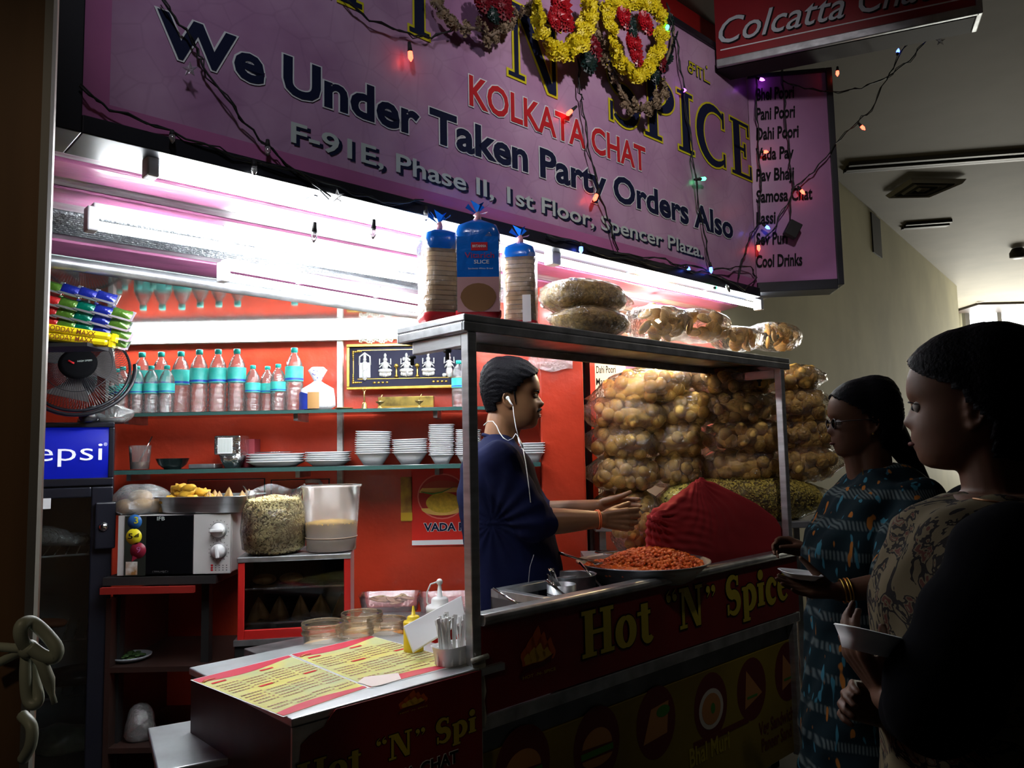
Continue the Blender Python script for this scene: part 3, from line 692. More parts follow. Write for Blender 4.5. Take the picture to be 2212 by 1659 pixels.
for i, (px, Y, lab) in enumerate(((262, 3.50, 'short water bottle half hidden by the fan at the left end of the upper shelf'), (293, 3.49, 'short water bottle in front of the tall ones, leftmost of three'), (324, 3.49, 'short water bottle in front of the tall ones, middle of three'), (358, 3.49, 'short water bottle in front of the tall ones, rightmost of three'), (545, 3.55, 'short water bottle just right of the six tall bottles'), (577, 3.60, 'short water bottle partly hidden behind another short bottle'), (600, 3.52, 'short water bottle with a pale label next to the lone tall bottle'), (993, 3.52, 'short water bottle beside the framed deities, next to the steel post'), (250, 3.58, 'short water bottle behind the fan, nearest to the left wall'))):
    place(ps, TR(onshelf(px, Y, Z1), Y, Z1, random.random()*6), lab, G2)
# foam bowls and plates, every piece of its own
def foam_proto(name, r0, r1, h, pw, n=20, cat='bowl', lip=.006):
    t = MB(); pr = [(0, .002), (r0*.98, 0), (r0+(r1-r0)*.55, h*.5), (r1, h-.004), (r1+lip, h-.003), (r1+lip, h), (r1, h), (r0+(r1-r0)*.53, h*.52), (r0*.95, .006), (0, .006)]
    t.lathe(pr, n, pw=pw)
    o = t.build(name, foam); o['category'] = cat; o['label'] = 'x'; return o
bo = foam_proto('foam_bowl', .042, .074, .055, .62); sm = foam_proto('foam_bowl', .032, .052, .042, .42); pl = foam_proto('foam_plate', .075, .108, .026, .7, 24, 'plate')
def stack(proto, px, Y, z, n, dz, label, group, tilt=0, sx=1.0, rz0=0):
    x = PY(px, 1000, Y).x
    for k in range(n):
        M = TR(x+random.uniform(-.0015, .0015)+tilt*k*.001, Y+random.uniform(-.002, .002), z+k*dz, rz0+random.uniform(-.06, .06), 1, 0, tilt*.012*k)
        M = M @ Matrix.Diagonal((sx, 1, 1, 1))
        place(proto, M, label if 0 < k < n-1 else (label.replace('white foam', 'bottom white foam', 1) if k == 0 else label.replace('white foam', 'topmost white foam', 1)), group)
S = .03
stack(bo, 806, 3.54, Z2, 11, .0098, 'white foam bowl in the stack nearest to the white wall strip', 'foam bowls of the first stack right of the white wall strip', .25)
stack(bo, 887, 3.54, Z2, 7, .0098, 'white foam bowl in the lower middle stack of bowls', 'foam bowls of the lower middle stack', -.3)
stack(sm, 955, 3.54, Z2, 17, .0085, 'small white foam bowl in the tall square stack', 'small foam bowls of the tall square stack', 0)
stack(sm, 1012, 3.54, Z2, 14, .0085, 'small white foam bowl in the stack behind the steel post', 'small foam bowls of the stack behind the post', .1)
stack(pl, 598, 3.55, Z2, 4, .0115, 'wide white foam plate in the stack under the foil lid', 'foam plates of the wide stack', 0, 1.13)
stack(pl, 709, 3.55, Z2, 5, .0095, 'white foam plate in the stack crossing the white wall strip', 'foam plates of the narrower stack', 0, .87)
stack(sm, 1150, 3.52, Z2, 5, .011, 'white foam box in the stack behind the man’s chest', 'foam boxes behind the man', 0, 1.0)
foil = mat('aluminium_foil', (.75, .77, .78), .22, 1, bump=.8, bscale=50)
o = MB(); n = 40; prf = []
o.lathe([(0, 0), (.07, .002), (.085, .006), (.088, .004)], 40); 
for i, v in enumerate(o.v):
    r = math.hypot(v[0], v[1])
    if r > .08: k = 1+.04*math.sin(math.atan2(v[1], v[0])*20); o.v[i] = (v[0]*k, v[1]*k, v[2])
zz = Z2+4*.0115+.017
tag(o.build('foil_cover', foil, loc=(PY(590, 970, 3.55).x, 3.55, zz)), 'scalloped foil lid lying on the wide stack of foam plates', 'lid')
# foil box block, glass, steel bowl, flat tray
t = thing('foil_box_stack', 'silver foil food boxes packed together with a white printed label', 'food box', (PY(503, 1000, 3.5).x, 3.5, Z2))
MB().box(-.068, .05, -.05, .07, .06, .145).build('wrapped_block', foil, t, bevel=.006)
MB().box(-.05, .015, -.0525, -.05, .065, .135).build('paper_label', foam, t)
for k in range(12): MB().box(-.046+.005*k, -.044+.005*k, -.0535, -.0525, .07, .13).build('printed_bar', MATS['grey_green_print'], t)
mb = MB()
for k in range(24):
    a0 = 2*PI*k/24
mb.lathe([(.03, 0), (.045, .03), (.055, .062)], 32, pw=.5); mb.build('fluted_tray', foil, t)
tag(MB().box(-.035, .035, -.03, .05, 0, .13).build('dark_red_box', mat('maroon_card', (.22, .02, .03), .5), loc=(PY(552, 1000, 3.6).x-.03, 3.6, Z2)), 'dark red box standing behind the silver foil boxes', 'box')
glass = film('clear_glass', (.9, .93, .92), gloss=.15, rough=.04, bump=0, haze=.12)
t = thing('glass_tumbler', 'clear glass tumbler holding reddish sauce and a spoon on the lower shelf', 'glass', (PY(302, 1000, 3.52).x, 3.52, Z2))
MB().shell([(.04, .002), (.048, .11)], 20).build('body', glass, t)
MB().lathe([(.0, .003), (.037, .003), (.04, .035), (0, .035)], 20).build('sauce', mat('dark_sauce', (.12, .03, .01), .4), t)
MB().tube([(-.01, 0, .02), (.05, .01, .15)], .003, 6).build('spoon', chrome, t)
t = MB().lathe([(0, .002), (.035, 0), (.06, .02), (.073, .047), (.076, .048), (.07, .046), (.057, .022), (.033, .004), (0, .004)], 28).build('steel_bowl', chrome, loc=(PY(373, 1000, 3.52).x, 3.52, Z2))
tag(t, 'shallow steel bowl on the lower shelf beside the glass tumbler', 'bowl')
tag(MB().box(-.06, .06, -.05, .05, 0, .02).build('metal_tray', steel_d, bevel=.004, loc=(PY(445, 1000, 3.52).x, 3.52, Z2)), 'small flat metal tray between the steel bowl and the foil boxes', 'tray')
# framed silver deities
FY = 3.64
fa, fb = PY(750, 742, FY), PY(1028, 842, FY); fz0 = PY(800, 842, FY).z; fz1 = PY(800, 744, FY).z
fr = thing('framed_deities', 'gold framed black panel with five silver seated deity reliefs', 'picture', (fa.x, FY, fz0))
FW = fb.x-fa.x; FH = fz1-fz0; goldm = mat('gold_metal', (.75, .48, .1), .28, 1, var=.3, vscale=30); silv = mat('silver_relief', (.85, .86, .86), .3, .6)
mb = MB()
for b in ((0, FW, 0, .014), (0, FW, FH-.014, FH)): mb.box(b[0], b[1], -.02, .015, b[2], b[3])
mb.box(0, .014, -.02, .015, .014, FH-.014).box(FW-.014, FW, -.02, .015, .014, FH-.014); mb.build('gold_frame', goldm, fr, bevel=.003)
MB().box(.014, FW-.014, -.006, .01, .014, FH-.014).build('velvet_panel', mat('navy_velvet', (.008, .008, .03), .8), fr)
mb = MB()
for b in ((.05, FW-.05, .05, .0525), (.05, FW-.05, FH-.03, FH-.0275), (.03, .0325, .06, FH-.05)): mb.box(b[0], b[1], -.009, -.006, b[2], b[3])
for k in range(4):
    for xx in (.13, FW-.2): mb.ball((xx+k*.02, -.008, .033), (.008, .003, .005), 8, 5)
for xx in (.03, FW-.03):
    for zz in (.035, FH-.035):
        for q in range(5): mb.ball((xx+(.009*q if xx < .1 else -.009*q), -.009, zz), (.007, .003, .006-.0007*q), 6, 4); mb.ball((xx, -.009, zz+(.009*q if zz < .1 else -.009*q)), (.006-.0007*q, .003, .007), 6, 4)
mb.build('gold_ornament', goldm, fr)
def deity(x, kind):
    mb = MB(); w = .026
    z0 = .058
    if kind == 0:   # standing under an arch
        mb.box(x-.026, x+.026, -.012, -.007, z0, z0+.07); mb.tube([(x-.026, -.01, z0+.06), (x-.024, -.01, z0+.1), (x, -.01, z0+.117), (x+.024, -.01, z0+.1), (x+.026, -.01, z0+.06)], .0045, 6)
        mb.ball((x, -.012, z0+.085), (.009, .006, .011), 8, 6); mb.ball((x, -.012, z0+.1), (.008, .005, .012), 8, 6); mb.ball((x, -.012, z0+.05), (.016, .008, .03), 10, 8); mb.ball((x, -.012, z0+.015), (.014, .007, .03), 10, 8)
    elif kind == 4:  # standing, four arms
        mb.ball((x, -.012, z0+.085), (.009, .006, .011), 8, 6); mb.ball((x, -.012, z0+.1), (.006, .005, .013), 8, 6); mb.ball((x, -.012, z0+.055), (.014, .008, .025), 10, 8); mb.ball((x, -.012, z0+.02), (.017, .007, .028), 10, 8)
        for s in (-1, 1):
            mb.tube([(x+s*.01, -.012, z0+.07), (x+s*.024, -.012, z0+.06), (x+s*.022, -.012, z0+.09)], .003, 6); mb.tube([(x+s*.01, -.012, z0+.06), (x+s*.022, -.012, z0+.04)], .003, 6)
        mb.ball((x-.024, -.01, z0+.005), (.012, .004, .01), 8, 5)
    else:
        mb.ball((x, -.012, z0+.083), (.011, .007, .012), 8, 6); mb.ball((x, -.012, z0+.102), (.007, .005, .013), 8, 6); mb.ball((x, -.013, z0+.055), (.015, .009, .023), 10, 8)
        mb.ball((x-.012, -.013, z0+.03), (.022, .009, .011), 10, 6); mb.ball((x+.012, -.013, z0+.03), (.022, .009, .011), 10, 6)
        for q in range(-3, 4): mb.ball((x+q*.008, -.011, z0+.01+abs(q)*.0015), (.006, .005, .011), 6, 5)
        for s in (-1, 1):
            mb.tube([(x+s*.012, -.012, z0+.068), (x+s*.027, -.012, z0+.06), (x+s*.026, -.012, z0+.088)], .0032, 6); mb.tube([(x+s*.012, -.012, z0+.062), (x+s*.028, -.012, z0+.045)], .0032, 6)
        if kind == 2: mb.tube([(x, -.018, z0+.082), (x-.004, -.021, z0+.068), (x+.005, -.021, z0+.055)], .004, 6); mb.ball((x-.013, -.01, z0+.085), (.008, .003, .01), 8, 5); mb.ball((x+.013, -.01, z0+.085), (.008, .003, .01), 8, 5); mb.ball((x+.004, -.018, z0+.02), (.007, .006, .017), 8, 6)
    return mb
for k, px in enumerate((789, 833, 879, 926, 971)):
    deity(PY(px, 800, FY).x-fa.x, k).build('silver_figure', silv, fr)
for px in (857, 902):
    x = PY(px, 800, FY).x-fa.x
    MB().lathe([(.012, 0), (.008, .004), (.004, .012), (.005, .03), (.003, .035), (.006, .045), (.012, .05), (.008, .06), (0, .064)], 10, TR(x, -.012, .058)).build('gold_lamp_relief', goldm, fr)
# white garland over the frame
g = thing('white_garland', 'white flower garland lying on top of the framed deities', 'garland', (PY(780, 742, 3.63).x, 3.63, fz1+.004))
wfm = mat('white_petals', (.8, .8, .74), .6)
gx = PY(845, 742, 3.63).x-PY(780, 742, 3.63).x
for k in range(13):
    x = gx*k/12; z = .012+.006*math.sin(k*1.3); m = MB()
    for q in range(5): a = q*2*PI/5; m.ball((x+.006*math.cos(a), -.004, z+.006*math.sin(a)), (.0045, .003, .0045), 6, 4)
    m.build('flower', wfm, g)
# brass bell, lamps, gold box, plate on the upper shelf
brass = mat('old_brass', (.42, .3, .12), .3, 1)
t = thing('brass_bell', 'brass prayer bell with a tall handle standing under the deity picture', 'bell', (PY(787, 880, 3.5).x, 3.5, Z1))
MB().lathe([(.016, 0), (.017, .003), (.012, .01), (.011, .024), (.006, .032), (0, .033)], 16).build('bell_cup', brass, t)
MB().lathe([(.003, .032), (.005, .04), (.003, .05), (.005, .06), (.003, .07), (.004, .08), (.0, .084)], 10).build('handle', brass, t)
mb = MB().tube([(-.007, 0, .084), (-.006, 0, .1)], .002, 6); mb.tube([(.007, 0, .084), (.006, 0, .1)], .002, 6); mb.tube([(-.007, 0, .086), (0, 0, .08), (.007, 0, .086)], .002, 6); mb.build('finial', brass, t)
for px, lab in ((821, 'dark brass oil lamp on a stem beside the bell'), (906, 'brass oil lamp on a stem in front of the gold box, right one')):
    t = thing('oil_lamp', lab, 'lamp', (PY(px, 880, 3.5).x, 3.5, Z1))
    MB().lathe([(.013, 0), (.012, .004), (.004, .01), (.004, .02), (.018, .03), (.021, .036), (.018, .035), (.0, .026)], 16).build('lamp_bowl', brass, t)
    MB().tube([(0, 0, .03), (.004, -.004, .05), (.012, -.004, .065)], .002, 6).build('wick_arm', brass, t)
t = thing('incense_box', 'gold printed box lying behind the two oil lamps', 'box', (PY(877, 880, 3.6).x, 3.6, Z1))
MB().box(-.13, .13, -.01, .04, 0, .062).build('box_body', mat('gold_foil_card', (.5, .36, .08), .3, .7, col2=(.1, .07, .02), vscale=12, var=.3), t, bevel=.002)
MB().box(-.13, .13, -.012, -.01, .004, .018).build('gold_band', goldm, t)
tag(MB().lathe([(0, .002), (.03, 0), (.042, .006), (.04, .007), (0, .004)], 24).build('brass_plate', brass, loc=(PY(743, 885, 3.47).x, 3.47, Z1)), 'flat dark brass plate on the upper shelf edge by the wall strip', 'plate')
# small wrapped bread pack (white and blue)
blue_pk = mat('blue_dotted_wrap', (.03, .06, .45), .3, var=.3, vscale=10)
t = thing('bread_pack', 'white and blue dotted wax-paper bread pack tied at the top', 'bread', (PY(686, 885, 3.52).x, 3.52, Z1))
mb = MB(); mb.lathe([(.05, 0), (.075, .02), (.08, .06), (.07, .1), (.03, .125), (.016, .135)], 24, sx=1.05, sy=.8)
for i, v in enumerate(mb.v): k = 1+.05*math.sin(v[0]*90+v[2]*60); mb.v[i] = (v[0]*k, v[1]*k, v[2])
mb.build('wrapper', mat('white_wax_paper', (.8, .8, .84), .35, bump=.8, bscale=25), t)
MB().lathe([(.014, .13), (.03, .16), (.045, .185), (.028, .2)], 12, sy=.5).build('tied_top', mat('dotted_paper', (.78, .78, .85), .4, col2=(.1, .1, .5), vscale=90, var=.2, thr=(.36, .4)), t)
mb = MB(); 
for i in range(9):
    a0 = PI*1.03+i*PI*.36/8; mb.v += [(.0835*math.cos(a0), .066*math.sin(a0), .004), (.0835*math.cos(a0), .066*math.sin(a0), .085-abs(i-4)*.003)]; 
mb.f = [(2*i, 2*i+2, 2*i+3, 2*i+1) for i in range(8)]; mb.s = [True]*8; mb.build('blue_wrapper_print', blue_pk, t)
mb = MB()
for i in range(7):
    a0 = PI*1.39+i*PI*.2/6; mb.v += [(.0855*math.cos(a0), .069*math.sin(a0), .006), (.0855*math.cos(a0), .069*math.sin(a0), .08)]
mb.f = [(2*i, 2*i+2, 2*i+3, 2*i+1) for i in range(6)]; mb.s = [True]*6; mb.build('window_showing_bread', mat('bread_crust', (.45, .24, .08), .6), t)
# ================================================================== POSTER, WALL DRAWERS
PYY = 3.694
def pz(px, py, Y=PYY): p = PY(px, py, Y); return p.x, p.z
xa, za = pz(890, 1180); xb, zb = pz(1020, 1012)
ps_ = thing('vada_pav_poster', 'red poster with a stuffed bun picture and the words VADA PAV', 'poster', (xa, PYY, za))
W_, H_ = xb-xa, zb-za
MB().box(0, W_, 0, .003, 0, H_).build('sheet', mat('poster_red', (.6, .02, .012), .35), ps_)
def pd(px, py): x, z = pz(px, py); return x-xa, z-za
x_, z_ = pd(955, 1072)
def dsc(name, m_, cx, cz, rx, rz, lf, a0=0, a1=360, pw=1):
    mb = MB(); pts = []
    for i in range(29):
        a = math.radians(a0+(a1-a0)*i/28); c_, s_ = math.cos(a), math.sin(a)
        pts.append((cx+rx*math.copysign(abs(c_)**pw, c_), -lf, cz+rz*math.copysign(abs(s_)**pw, s_)))
    mb.add(pts, [tuple(range(28 if a1-a0 >= 360 else 29))]); return mb.build(name, m_, ps_)
dsc('glow_print', mat('pink_glow_print', (.75, .2, .15), .5), x_, z_, .118, .108, .0005)
dsc('plate_print', mat('poster_dark_red', (.42, .01, .008), .4), x_, z_, .112, .102, .0010)
yl = mat('poster_bun_yellow', (.8, .5, .12), .5); dsc('bun_print', yl, x_, z_+.018, .108, .045, .0015, 0, 180)
dsc('bun_print', mat('poster_bun_top', (.4, .05, .02), .5), x_, z_+.04, .09, .035, .002, 0, 180)
dsc('filling_print', mat('poster_patty', (.72, .48, .03), .5, var=.3, vscale=60), x_+.005, z_-.03, .082, .048, .0025)
dsc('bun_print', yl, x_, z_-.055, .1, .035, .0022, 180, 360)
mb = MB(); mb.tube([(x_-.1, -.004, z_+.022), (x_-.05, -.004, z_+.012), (x_, -.004, z_+.02), (x_+.06, -.004, z_+.045)], [.006, .014, .012, .003], 8, flat=.2); mb.build('chilli_print', mat('chilli_green', (.02, .3, .03), .3), ps_)
a_, b_ = pd(916, 1147), pd(1036, 1147); c_ = pd(916, 1131)
lettering(ps_, 'VADA PAV', a_[0], b_[0], a_[1], c_[1], navy_p, white_p, off=.04, bold=.03, w=-.002)
a_, b_ = pd(890, 1178), pd(1020, 1165); MB().box(a_[0], W_+.02, -.001, 0, a_[1], b_[1]).build('white_band', white_p, ps_)
xa2, za2 = pz(866, 1126); xb2, zb2 = pz(890, 1030)
t = thing('food_poster', 'narrow brown and yellow food poster, half torn, left of the bun poster', 'poster', (xa2, PYY, za2))
MB().box(0, xb2-xa2, 0, .002, 0, zb2-za2).build('sheet', mat('poster_brown', (.25, .08, .02), .5, col2=(.6, .4, .03), vscale=12, var=.2), t)
MB().box(0, xb2-xa2, -.001, 0, .004, .04).build('yellow_block', mat('poster_yellow', (.65, .42, .02), .5), t)
# drawers in the red wall
for (p0, p1, lab) in (((405, 1036), (572, 1110), 'left flush red drawer front in the back wall under the lower shelf'), ((585, 1036), (712, 1110), 'right flush red drawer front in the back wall with a white handle')):
    a = PY(*p0, 3.695); b = PY(*p1, 3.695)
    t = thing('flush_cabinet', lab, 'cabinet', (a.x, 3.695, b.z))
    w_, h_ = b.x-a.x, a.z-b.z
    MB().box(0, w_, 0, .004, 0, h_).build('gap', blackm, t); MB().box(.005, w_-.005, -.004, 0, .005, h_-.005).build('drawer_front', redw, t, bevel=.002)
    if p0[0] > 500: MB().tube([(w_*.62, -.02, h_-.012), (w_*.72, -.03, h_-.01), (w_*.85, -.03, h_-.012), (w_*.86, -.01, h_-.025)], .009, 8).build('handle', wt, t)
# crumpled film tucked above the shelf on the red column
mb = MB(); p = PY(1185, 785, 3.47); 
for i in range(9):
    for j in range(4): mb.v.append((p.x-.09+i*.025, 3.485+.006*math.sin(i*2.1+j), p.z-.03+j*.02+.008*math.sin(i*1.1)))
mb.f = [(i*4+j, (i+1)*4+j, (i+1)*4+j+1, i*4+j+1) for i in range(8) for j in range(3)]; mb.s = [True]*len(mb.f)
tag(mb.build('plastic_sheet', film('cling_film', haze=.25, gloss=.2)), 'crumpled clear plastic sheet stuck to the top of the red column', 'plastic sheet')
# ================================================================== FRIDGE with fan and snack strips
fx = PY(246, 1000, 3.08)
FRW = .62
MF = TR(fx.x, 3.08, 0, math.radians(27)) @ TR(-FRW, 0, 0)
fridge = thing('drinks_fridge', 'black glass-door drinks fridge with a blue lit header reading pepsi', 'fridge', M=MF)
lf = lambda px, py, w=0: LP(MF, px, py, 1, w)
hz0, hz1 = lf(200, 1032).z, lf(200, 924).z
pbk = mat('black_fridge_plastic', (.012, .013, .02), .25)
mb = MB().box(0, .02, .02, .56, .05, hz1+.02).box(FRW-.02, FRW, .02, .56, .05, hz1+.02).box(.02, FRW-.02, .54, .56, .05, hz1+.02).box(.02, FRW-.02, .02, .54, .05, .10).box(.02, FRW-.02, .02, .54, hz0-.05, hz1+.02)
mb.build('cabinet', pbk, fridge, bevel=.004)
MB().box(.02, FRW-.02, .53, .54, .1, hz0-.05).build('liner', mat('grey_liner', (.25, .28, .3), .5), fridge)
mb = MB(); mb.box(0, FRW, -.03, .02, hz1, hz1+.02).box(0, FRW, -.03, .02, hz0-.03, hz0).box(FRW-.02, FRW, -.03, .02, hz0, hz1).box(0, .02, -.03, .02, hz0, hz1); mb.build('header_frame', pbk, fridge, bevel=.004)
blu = mat('backlit_blue_panel', (.005, .01, .30), .3, emit=.32, ecol=(.004, .012, .5))
mb = MB(); n = 10
for i in range(n+1):
    u = i/n; y = -.012-.022*math.sin(PI*u); mb.v += [(.02, y, hz0+(hz1-hz0)*u), (FRW-.02, y, hz0+(hz1-hz0)*u)]
mb.f = [(2*i, 2*i+1, 2*i+3, 2*i+2) for i in range(n)]; mb.s = [True]*n; mb.build('header_panel', blu, fridge)
lit_w = mat('backlit_white_lettering', (.8, .8, .85), .4, emit=.5, ecol=(.75, .8, 1))
m = MB(); xa, xb = lf(78, 985, -.036).x, lf(221, 985, -.036).x; wd_ = xb-xa
za = lf(150, 995, -.036).z; zh = lf(150, 964, -.036).z
put_text(m, 'pepsi', xa-wd_*.36, xb, za, za+(zh-za)*1.25, P2M(0, -.037), bold=-.005); m.build('lettering', lit_w, fridge)
m = MB(); put_text(m, '®', xb+.004, xb+.016, zh, zh+.012, P2M(0, -.037)); m.build('lettering', lit_w, fridge)
# glass door
dz0, dz1 = .16, hz0-.035
dr = MB(); dr.box(0, .035, -.03, .015, dz0, dz1).box(FRW-.075, FRW, -.03, .015, dz0, dz1).box(.035, FRW-.075, -.03, .015, dz0, dz0+.05).box(.035, FRW-.075, -.03, .015, dz1-.04, dz1)
dro = dr.build('door', pbk, fridge, bevel=.005)
MB().box(.035, FRW-.075, -.022, -.016, dz0+.05, dz1-.04).build('door_glass', film('fridge_glass', (.9, .93, .93), gloss=.02, rough=.03, bump=0), dro)
MB().box(FRW-.06, FRW+.012, -.055, -.03, dz1-.24, dz1-.06).build('handle', pbk, dro, bevel=.006)
MB().lathe([(.014, -.008), (.018, 0), (.012, .006), (0, .008)], 12, TR(FRW-.03, -.058, dz1-.155, 0, 1, PI/2)).build('lock', chrome, dro)
m = MB(); a = lf(98, 1088, -.03); MB().box(a.x-.04, a.x+.018, -.033, -.031, a.z-.02, a.z+.02).build('paper_sticker', foam, dro)
MB().box(0, FRW, -.02, .5, .02, dz0-.01).build('plinth', pbk, fridge, bevel=.006)
for k, (py, nm) in enumerate(((1190, 'wire_shelf'), (1365, 'wire_shelf'), (1480, 'wire_shelf'))):
    z = lf(150, py, .2).z
    mb = MB()
    for q in range(14): mb.tube([(.04+q*.038, .03, z), (.04+q*.038, .5, z)], .003, 5)
    mb.tube([(.04, .03, z), (FRW-.08, .03, z)], .005, 6); mb.build('wire_shelf', steel_d, fridge)
def crumple_bag(name, c, r, m_, label, cat, seed=0, amp=.16, flat=.5, parent=None, n=20, mm=14):
    mb = MB().ball((0, 0, 0), r, n, mm); v = np.array(mb.v); rs_ = 1+amp*grain_noise(v/np.max(r)*.16+seed, 3.0)[:, None]*np.array([1, 1, 1]); v = v*rs_
    v[:, 2] = np.maximum(v[:, 2], -r[2]*flat); v[:, 2] += r[2]*flat; mb.v = [tuple(q) for q in v]
    o = mb.build(name, m_, parent, loc=c)
    if label: tag(o, label, cat)
    return o
pv = film('thin_plastic_bag', (.9, .93, .95), gloss=.12, haze=.18)
for px, py, r, lab, mm_ in ((100, 1180, (.1, .06, .05), 'white plastic bag lying on the upper wire shelf inside the fridge', pv), (160, 1180, (.06, .06, .035), 'crumpled grey bag on the upper wire shelf inside the fridge', pv), (95, 1355, (.09, .05, .02), 'brown tray of food on the middle wire shelf inside the fridge', mat('brown_food', (.28, .1, .05), .5)), (150, 1475, (.12, .08, .04), 'dark wrapped packet on the lower wire shelf inside the fridge', mat('dark_packet', (.04, .05, .06), .3)), (130, 1620, (.16, .1, .06), 'greenish plastic bag of vegetables in the bottom of the fridge', mat('greenish_bag', (.15, .2, .16), .3, var=.4, vscale=20))):
    p = MF @ lf(px, py, .15); z = p.z
    crumple_bag('fridge_bag', (p.x, p.y, z+.004), r, mm_, lab, 'bag', px)
# standing/wall fan on the fridge
fc = PY(172, 800, 3.0)
MFan = Matrix.Translation(fc) @ Matrix.Rotation(math.radians(22), 4, 'Z') @ Matrix.Rotation(math.radians(-24), 4, 'X') @ Matrix.Rotation(math.radians(-8), 4, 'Y')
fan = thing('table_fan', 'black round table fan with a wire cage standing on top of the drinks fridge', 'fan', M=MFan)
R_ = .178
mb = MB()
cg = lambda a, r, y: (r*math.cos(a), y, r*math.sin(a))
mb.tube([cg(2*PI*k/48, R_, 0) for k in range(48)], .006, 6, True)
mb.build('cage_ring', black, fan)
for k in range(96):
    a = 2*PI*k/96
    mb = MB() if k == 0 else mb0
    if k == 0:
        mb0 = mb
    mb0.tube([cg(a, .062, -.052), cg(a+.03, .11, -.05), cg(a+.06, .155, -.032), cg(a+.08, R_, 0)], .0009, 4)
    mb0.tube([cg(a, .05, .06), cg(a-.03, .12, .055), cg(a-.06, .16, .035), cg(a-.08, R_, 0)], .0009, 4)
mb0.tube([cg(2*PI*k/48, .12, -.047) for k in range(48)], .0015, 4, True)
o = mb0.build('wire_cage', black, fan); o['kind'] = 'stuff'
MB().lathe([(.066, -.004), (.068, .004), (.05, .01), (0, .012)], 28, TR(0, -.05, 0, 0, 1, PI/2)).build('badge', mat('fan_badge_black', (.004, .004, .005), .8, spec=.05), fan); MB().tube([(-.03, -.063, .01), (-.02, -.064, .0), (-.012, -.064, -.004)], .004, 6).build('red_mark', red_p, fan)
m = MB(); put_text(m, 'HIGH SPEED', .0, .05, .0, .007, P2M(0, -.064)); m.build('lettering', gry_p, fan)
mb = MB()
for k in range(3):
    a0 = k*2*PI/3; n = 12; L = []; U = []
    for i in range(n+1):
        u = i/n; r = .03+.125*u
        L.append((r*math.cos(a0-.35-.2*u), .012, r*math.sin(a0-.35-.2*u))); U.append((r*math.cos(a0+.45+.25*math.sin(u*2)), -.014, r*math.sin(a0+.45+.25*math.sin(u*2))))
    b = MB(); vs = L+U; fs = [(i, i+1, n+2+i, n+1+i) for i in range(n)]
    b.add(vs, fs, True); b.add([(x, y+.002, z) for x, y, z in vs], [f[::-1] for f in fs], True); b.build('blade', mat('smoky_fan_blade', (.10, .09, .09), .2), fan)
MB().lathe([(.03, -.02), (.05, 0), (.055, .06), (.045, .11), (.0, .13)], 20, TR(0, .02, 0, 0, 1, -PI/2)).build('motor_housing', black, fan)
MB().tube([cg(a, R_+.018, .0) for a in [math.radians(-170+k*9) for k in range(20)]], .008, 8).build('yoke', black, fan)
mb = MB(); fp = MFan.inverted(); zt_ = hz1+.02
fb_ = Vector((fc.x+.02, fc.y+.13, zt_)); q0 = fp @ fb_
mb.tube([fp @ (fb_+Vector((0, 0, .0))), fp @ (fb_+Vector((0, 0, .02)))], .085, 20); mb.tube([fp @ (fb_+Vector((0, 0, .02))), Vector((0, .02, -R_-.018))], .02, 10); mb.build('base', black, fan)
for k in range(4):
    p = fp @ (fb_+Vector((-.02+.016*k, -.083, .013))); MB().ball(p, .005, 8, 6).build('button', [mat('red_button', (.6, .02, .05), .4), foam, foam, foam][k], fan)
tag(crumple_bag('plastic_bag', (fc.x+.06, fc.y+.10, zt_+.001), (.10, .05, .05), pv, None, None, 3), 'thin crumpled plastic bag tucked behind the fan base on the fridge', 'plastic bag')
# hanging/stacked chips packets and yellow biscuit strips
cols = {'blue': (.01, .02, .24), 'red': (.45, .02, .02), 'green': (.07, .17, .02), 'teal': (.0, .13, .08), 'silver': (.55, .57, .6), 'purple': (.18, .02, .12)}
cm = {k: mat('chips_foil_'+k, v, .22, .35, bump=.5, bscale=45, coat=.4) for k, v in cols.items()}
silverfoil = mat('packet_silver_edge', (.65, .67, .7), .2, .9)
def packet(M, m_, label, group, w=.115, h=.05, th=.024, cat='snack packet'):
    t = thing('chips_packet', label, cat, M=M, group=group)
    mb = MB(); nx, ny = 10, 6; grid = []
    for s in (1, -1):
        for j in range(ny+1):
            for i in range(nx+1):
                u, v = i/nx, j/ny; b = (math.sin(PI*u)**.6)*(math.sin(PI*v)**.7) if 0 < u < 1 and 0 < v < 1 else 0
                mb.v.append((w*(u-.5), s*-th*b*.5, h*(v-.5)*(1-.12*math.sin(PI*u))))
    N = (nx+1)*(ny+1)
    for s in (0, 1):
        for j in range(ny):
            for i in range(nx):
                a = s*N+j*(nx+1)+i; f = (a, a+1, a+nx+2, a+nx+1); mb.f.append(f if s == 0 else f[::-1]); mb.s.append(True)
    mb.build('foil_body', m_, t)
    for s in (-1, 1): MB().box(s*w/2-.006, s*w/2+.006, -.001, .001, -h*.5, h*.5).build('crimped_end', silverfoil, t)
    MB().box(-w*.5, w*.5, -.0015, .0015, -h*.5-.004, -h*.5+.004).build('seam', silverfoil, t)
    return t
rowsP = [['blue', 'green', 'blue', 'blue', 'blue'], ['red', 'red', 'green', 'teal', 'blue', 'green'], ['red', 'red', 'green', 'teal', 'blue', 'green'], ['purple', 'red', 'green', 'teal', 'blue', 'green'], ['silver', 'silver', 'green', 'teal', 'blue', 'green']]
ordn = ['top', 'second', 'third', 'fourth', 'lowest']
base = [(78, 615), (70, 640), (68, 662), (66, 684), (64, 702)]
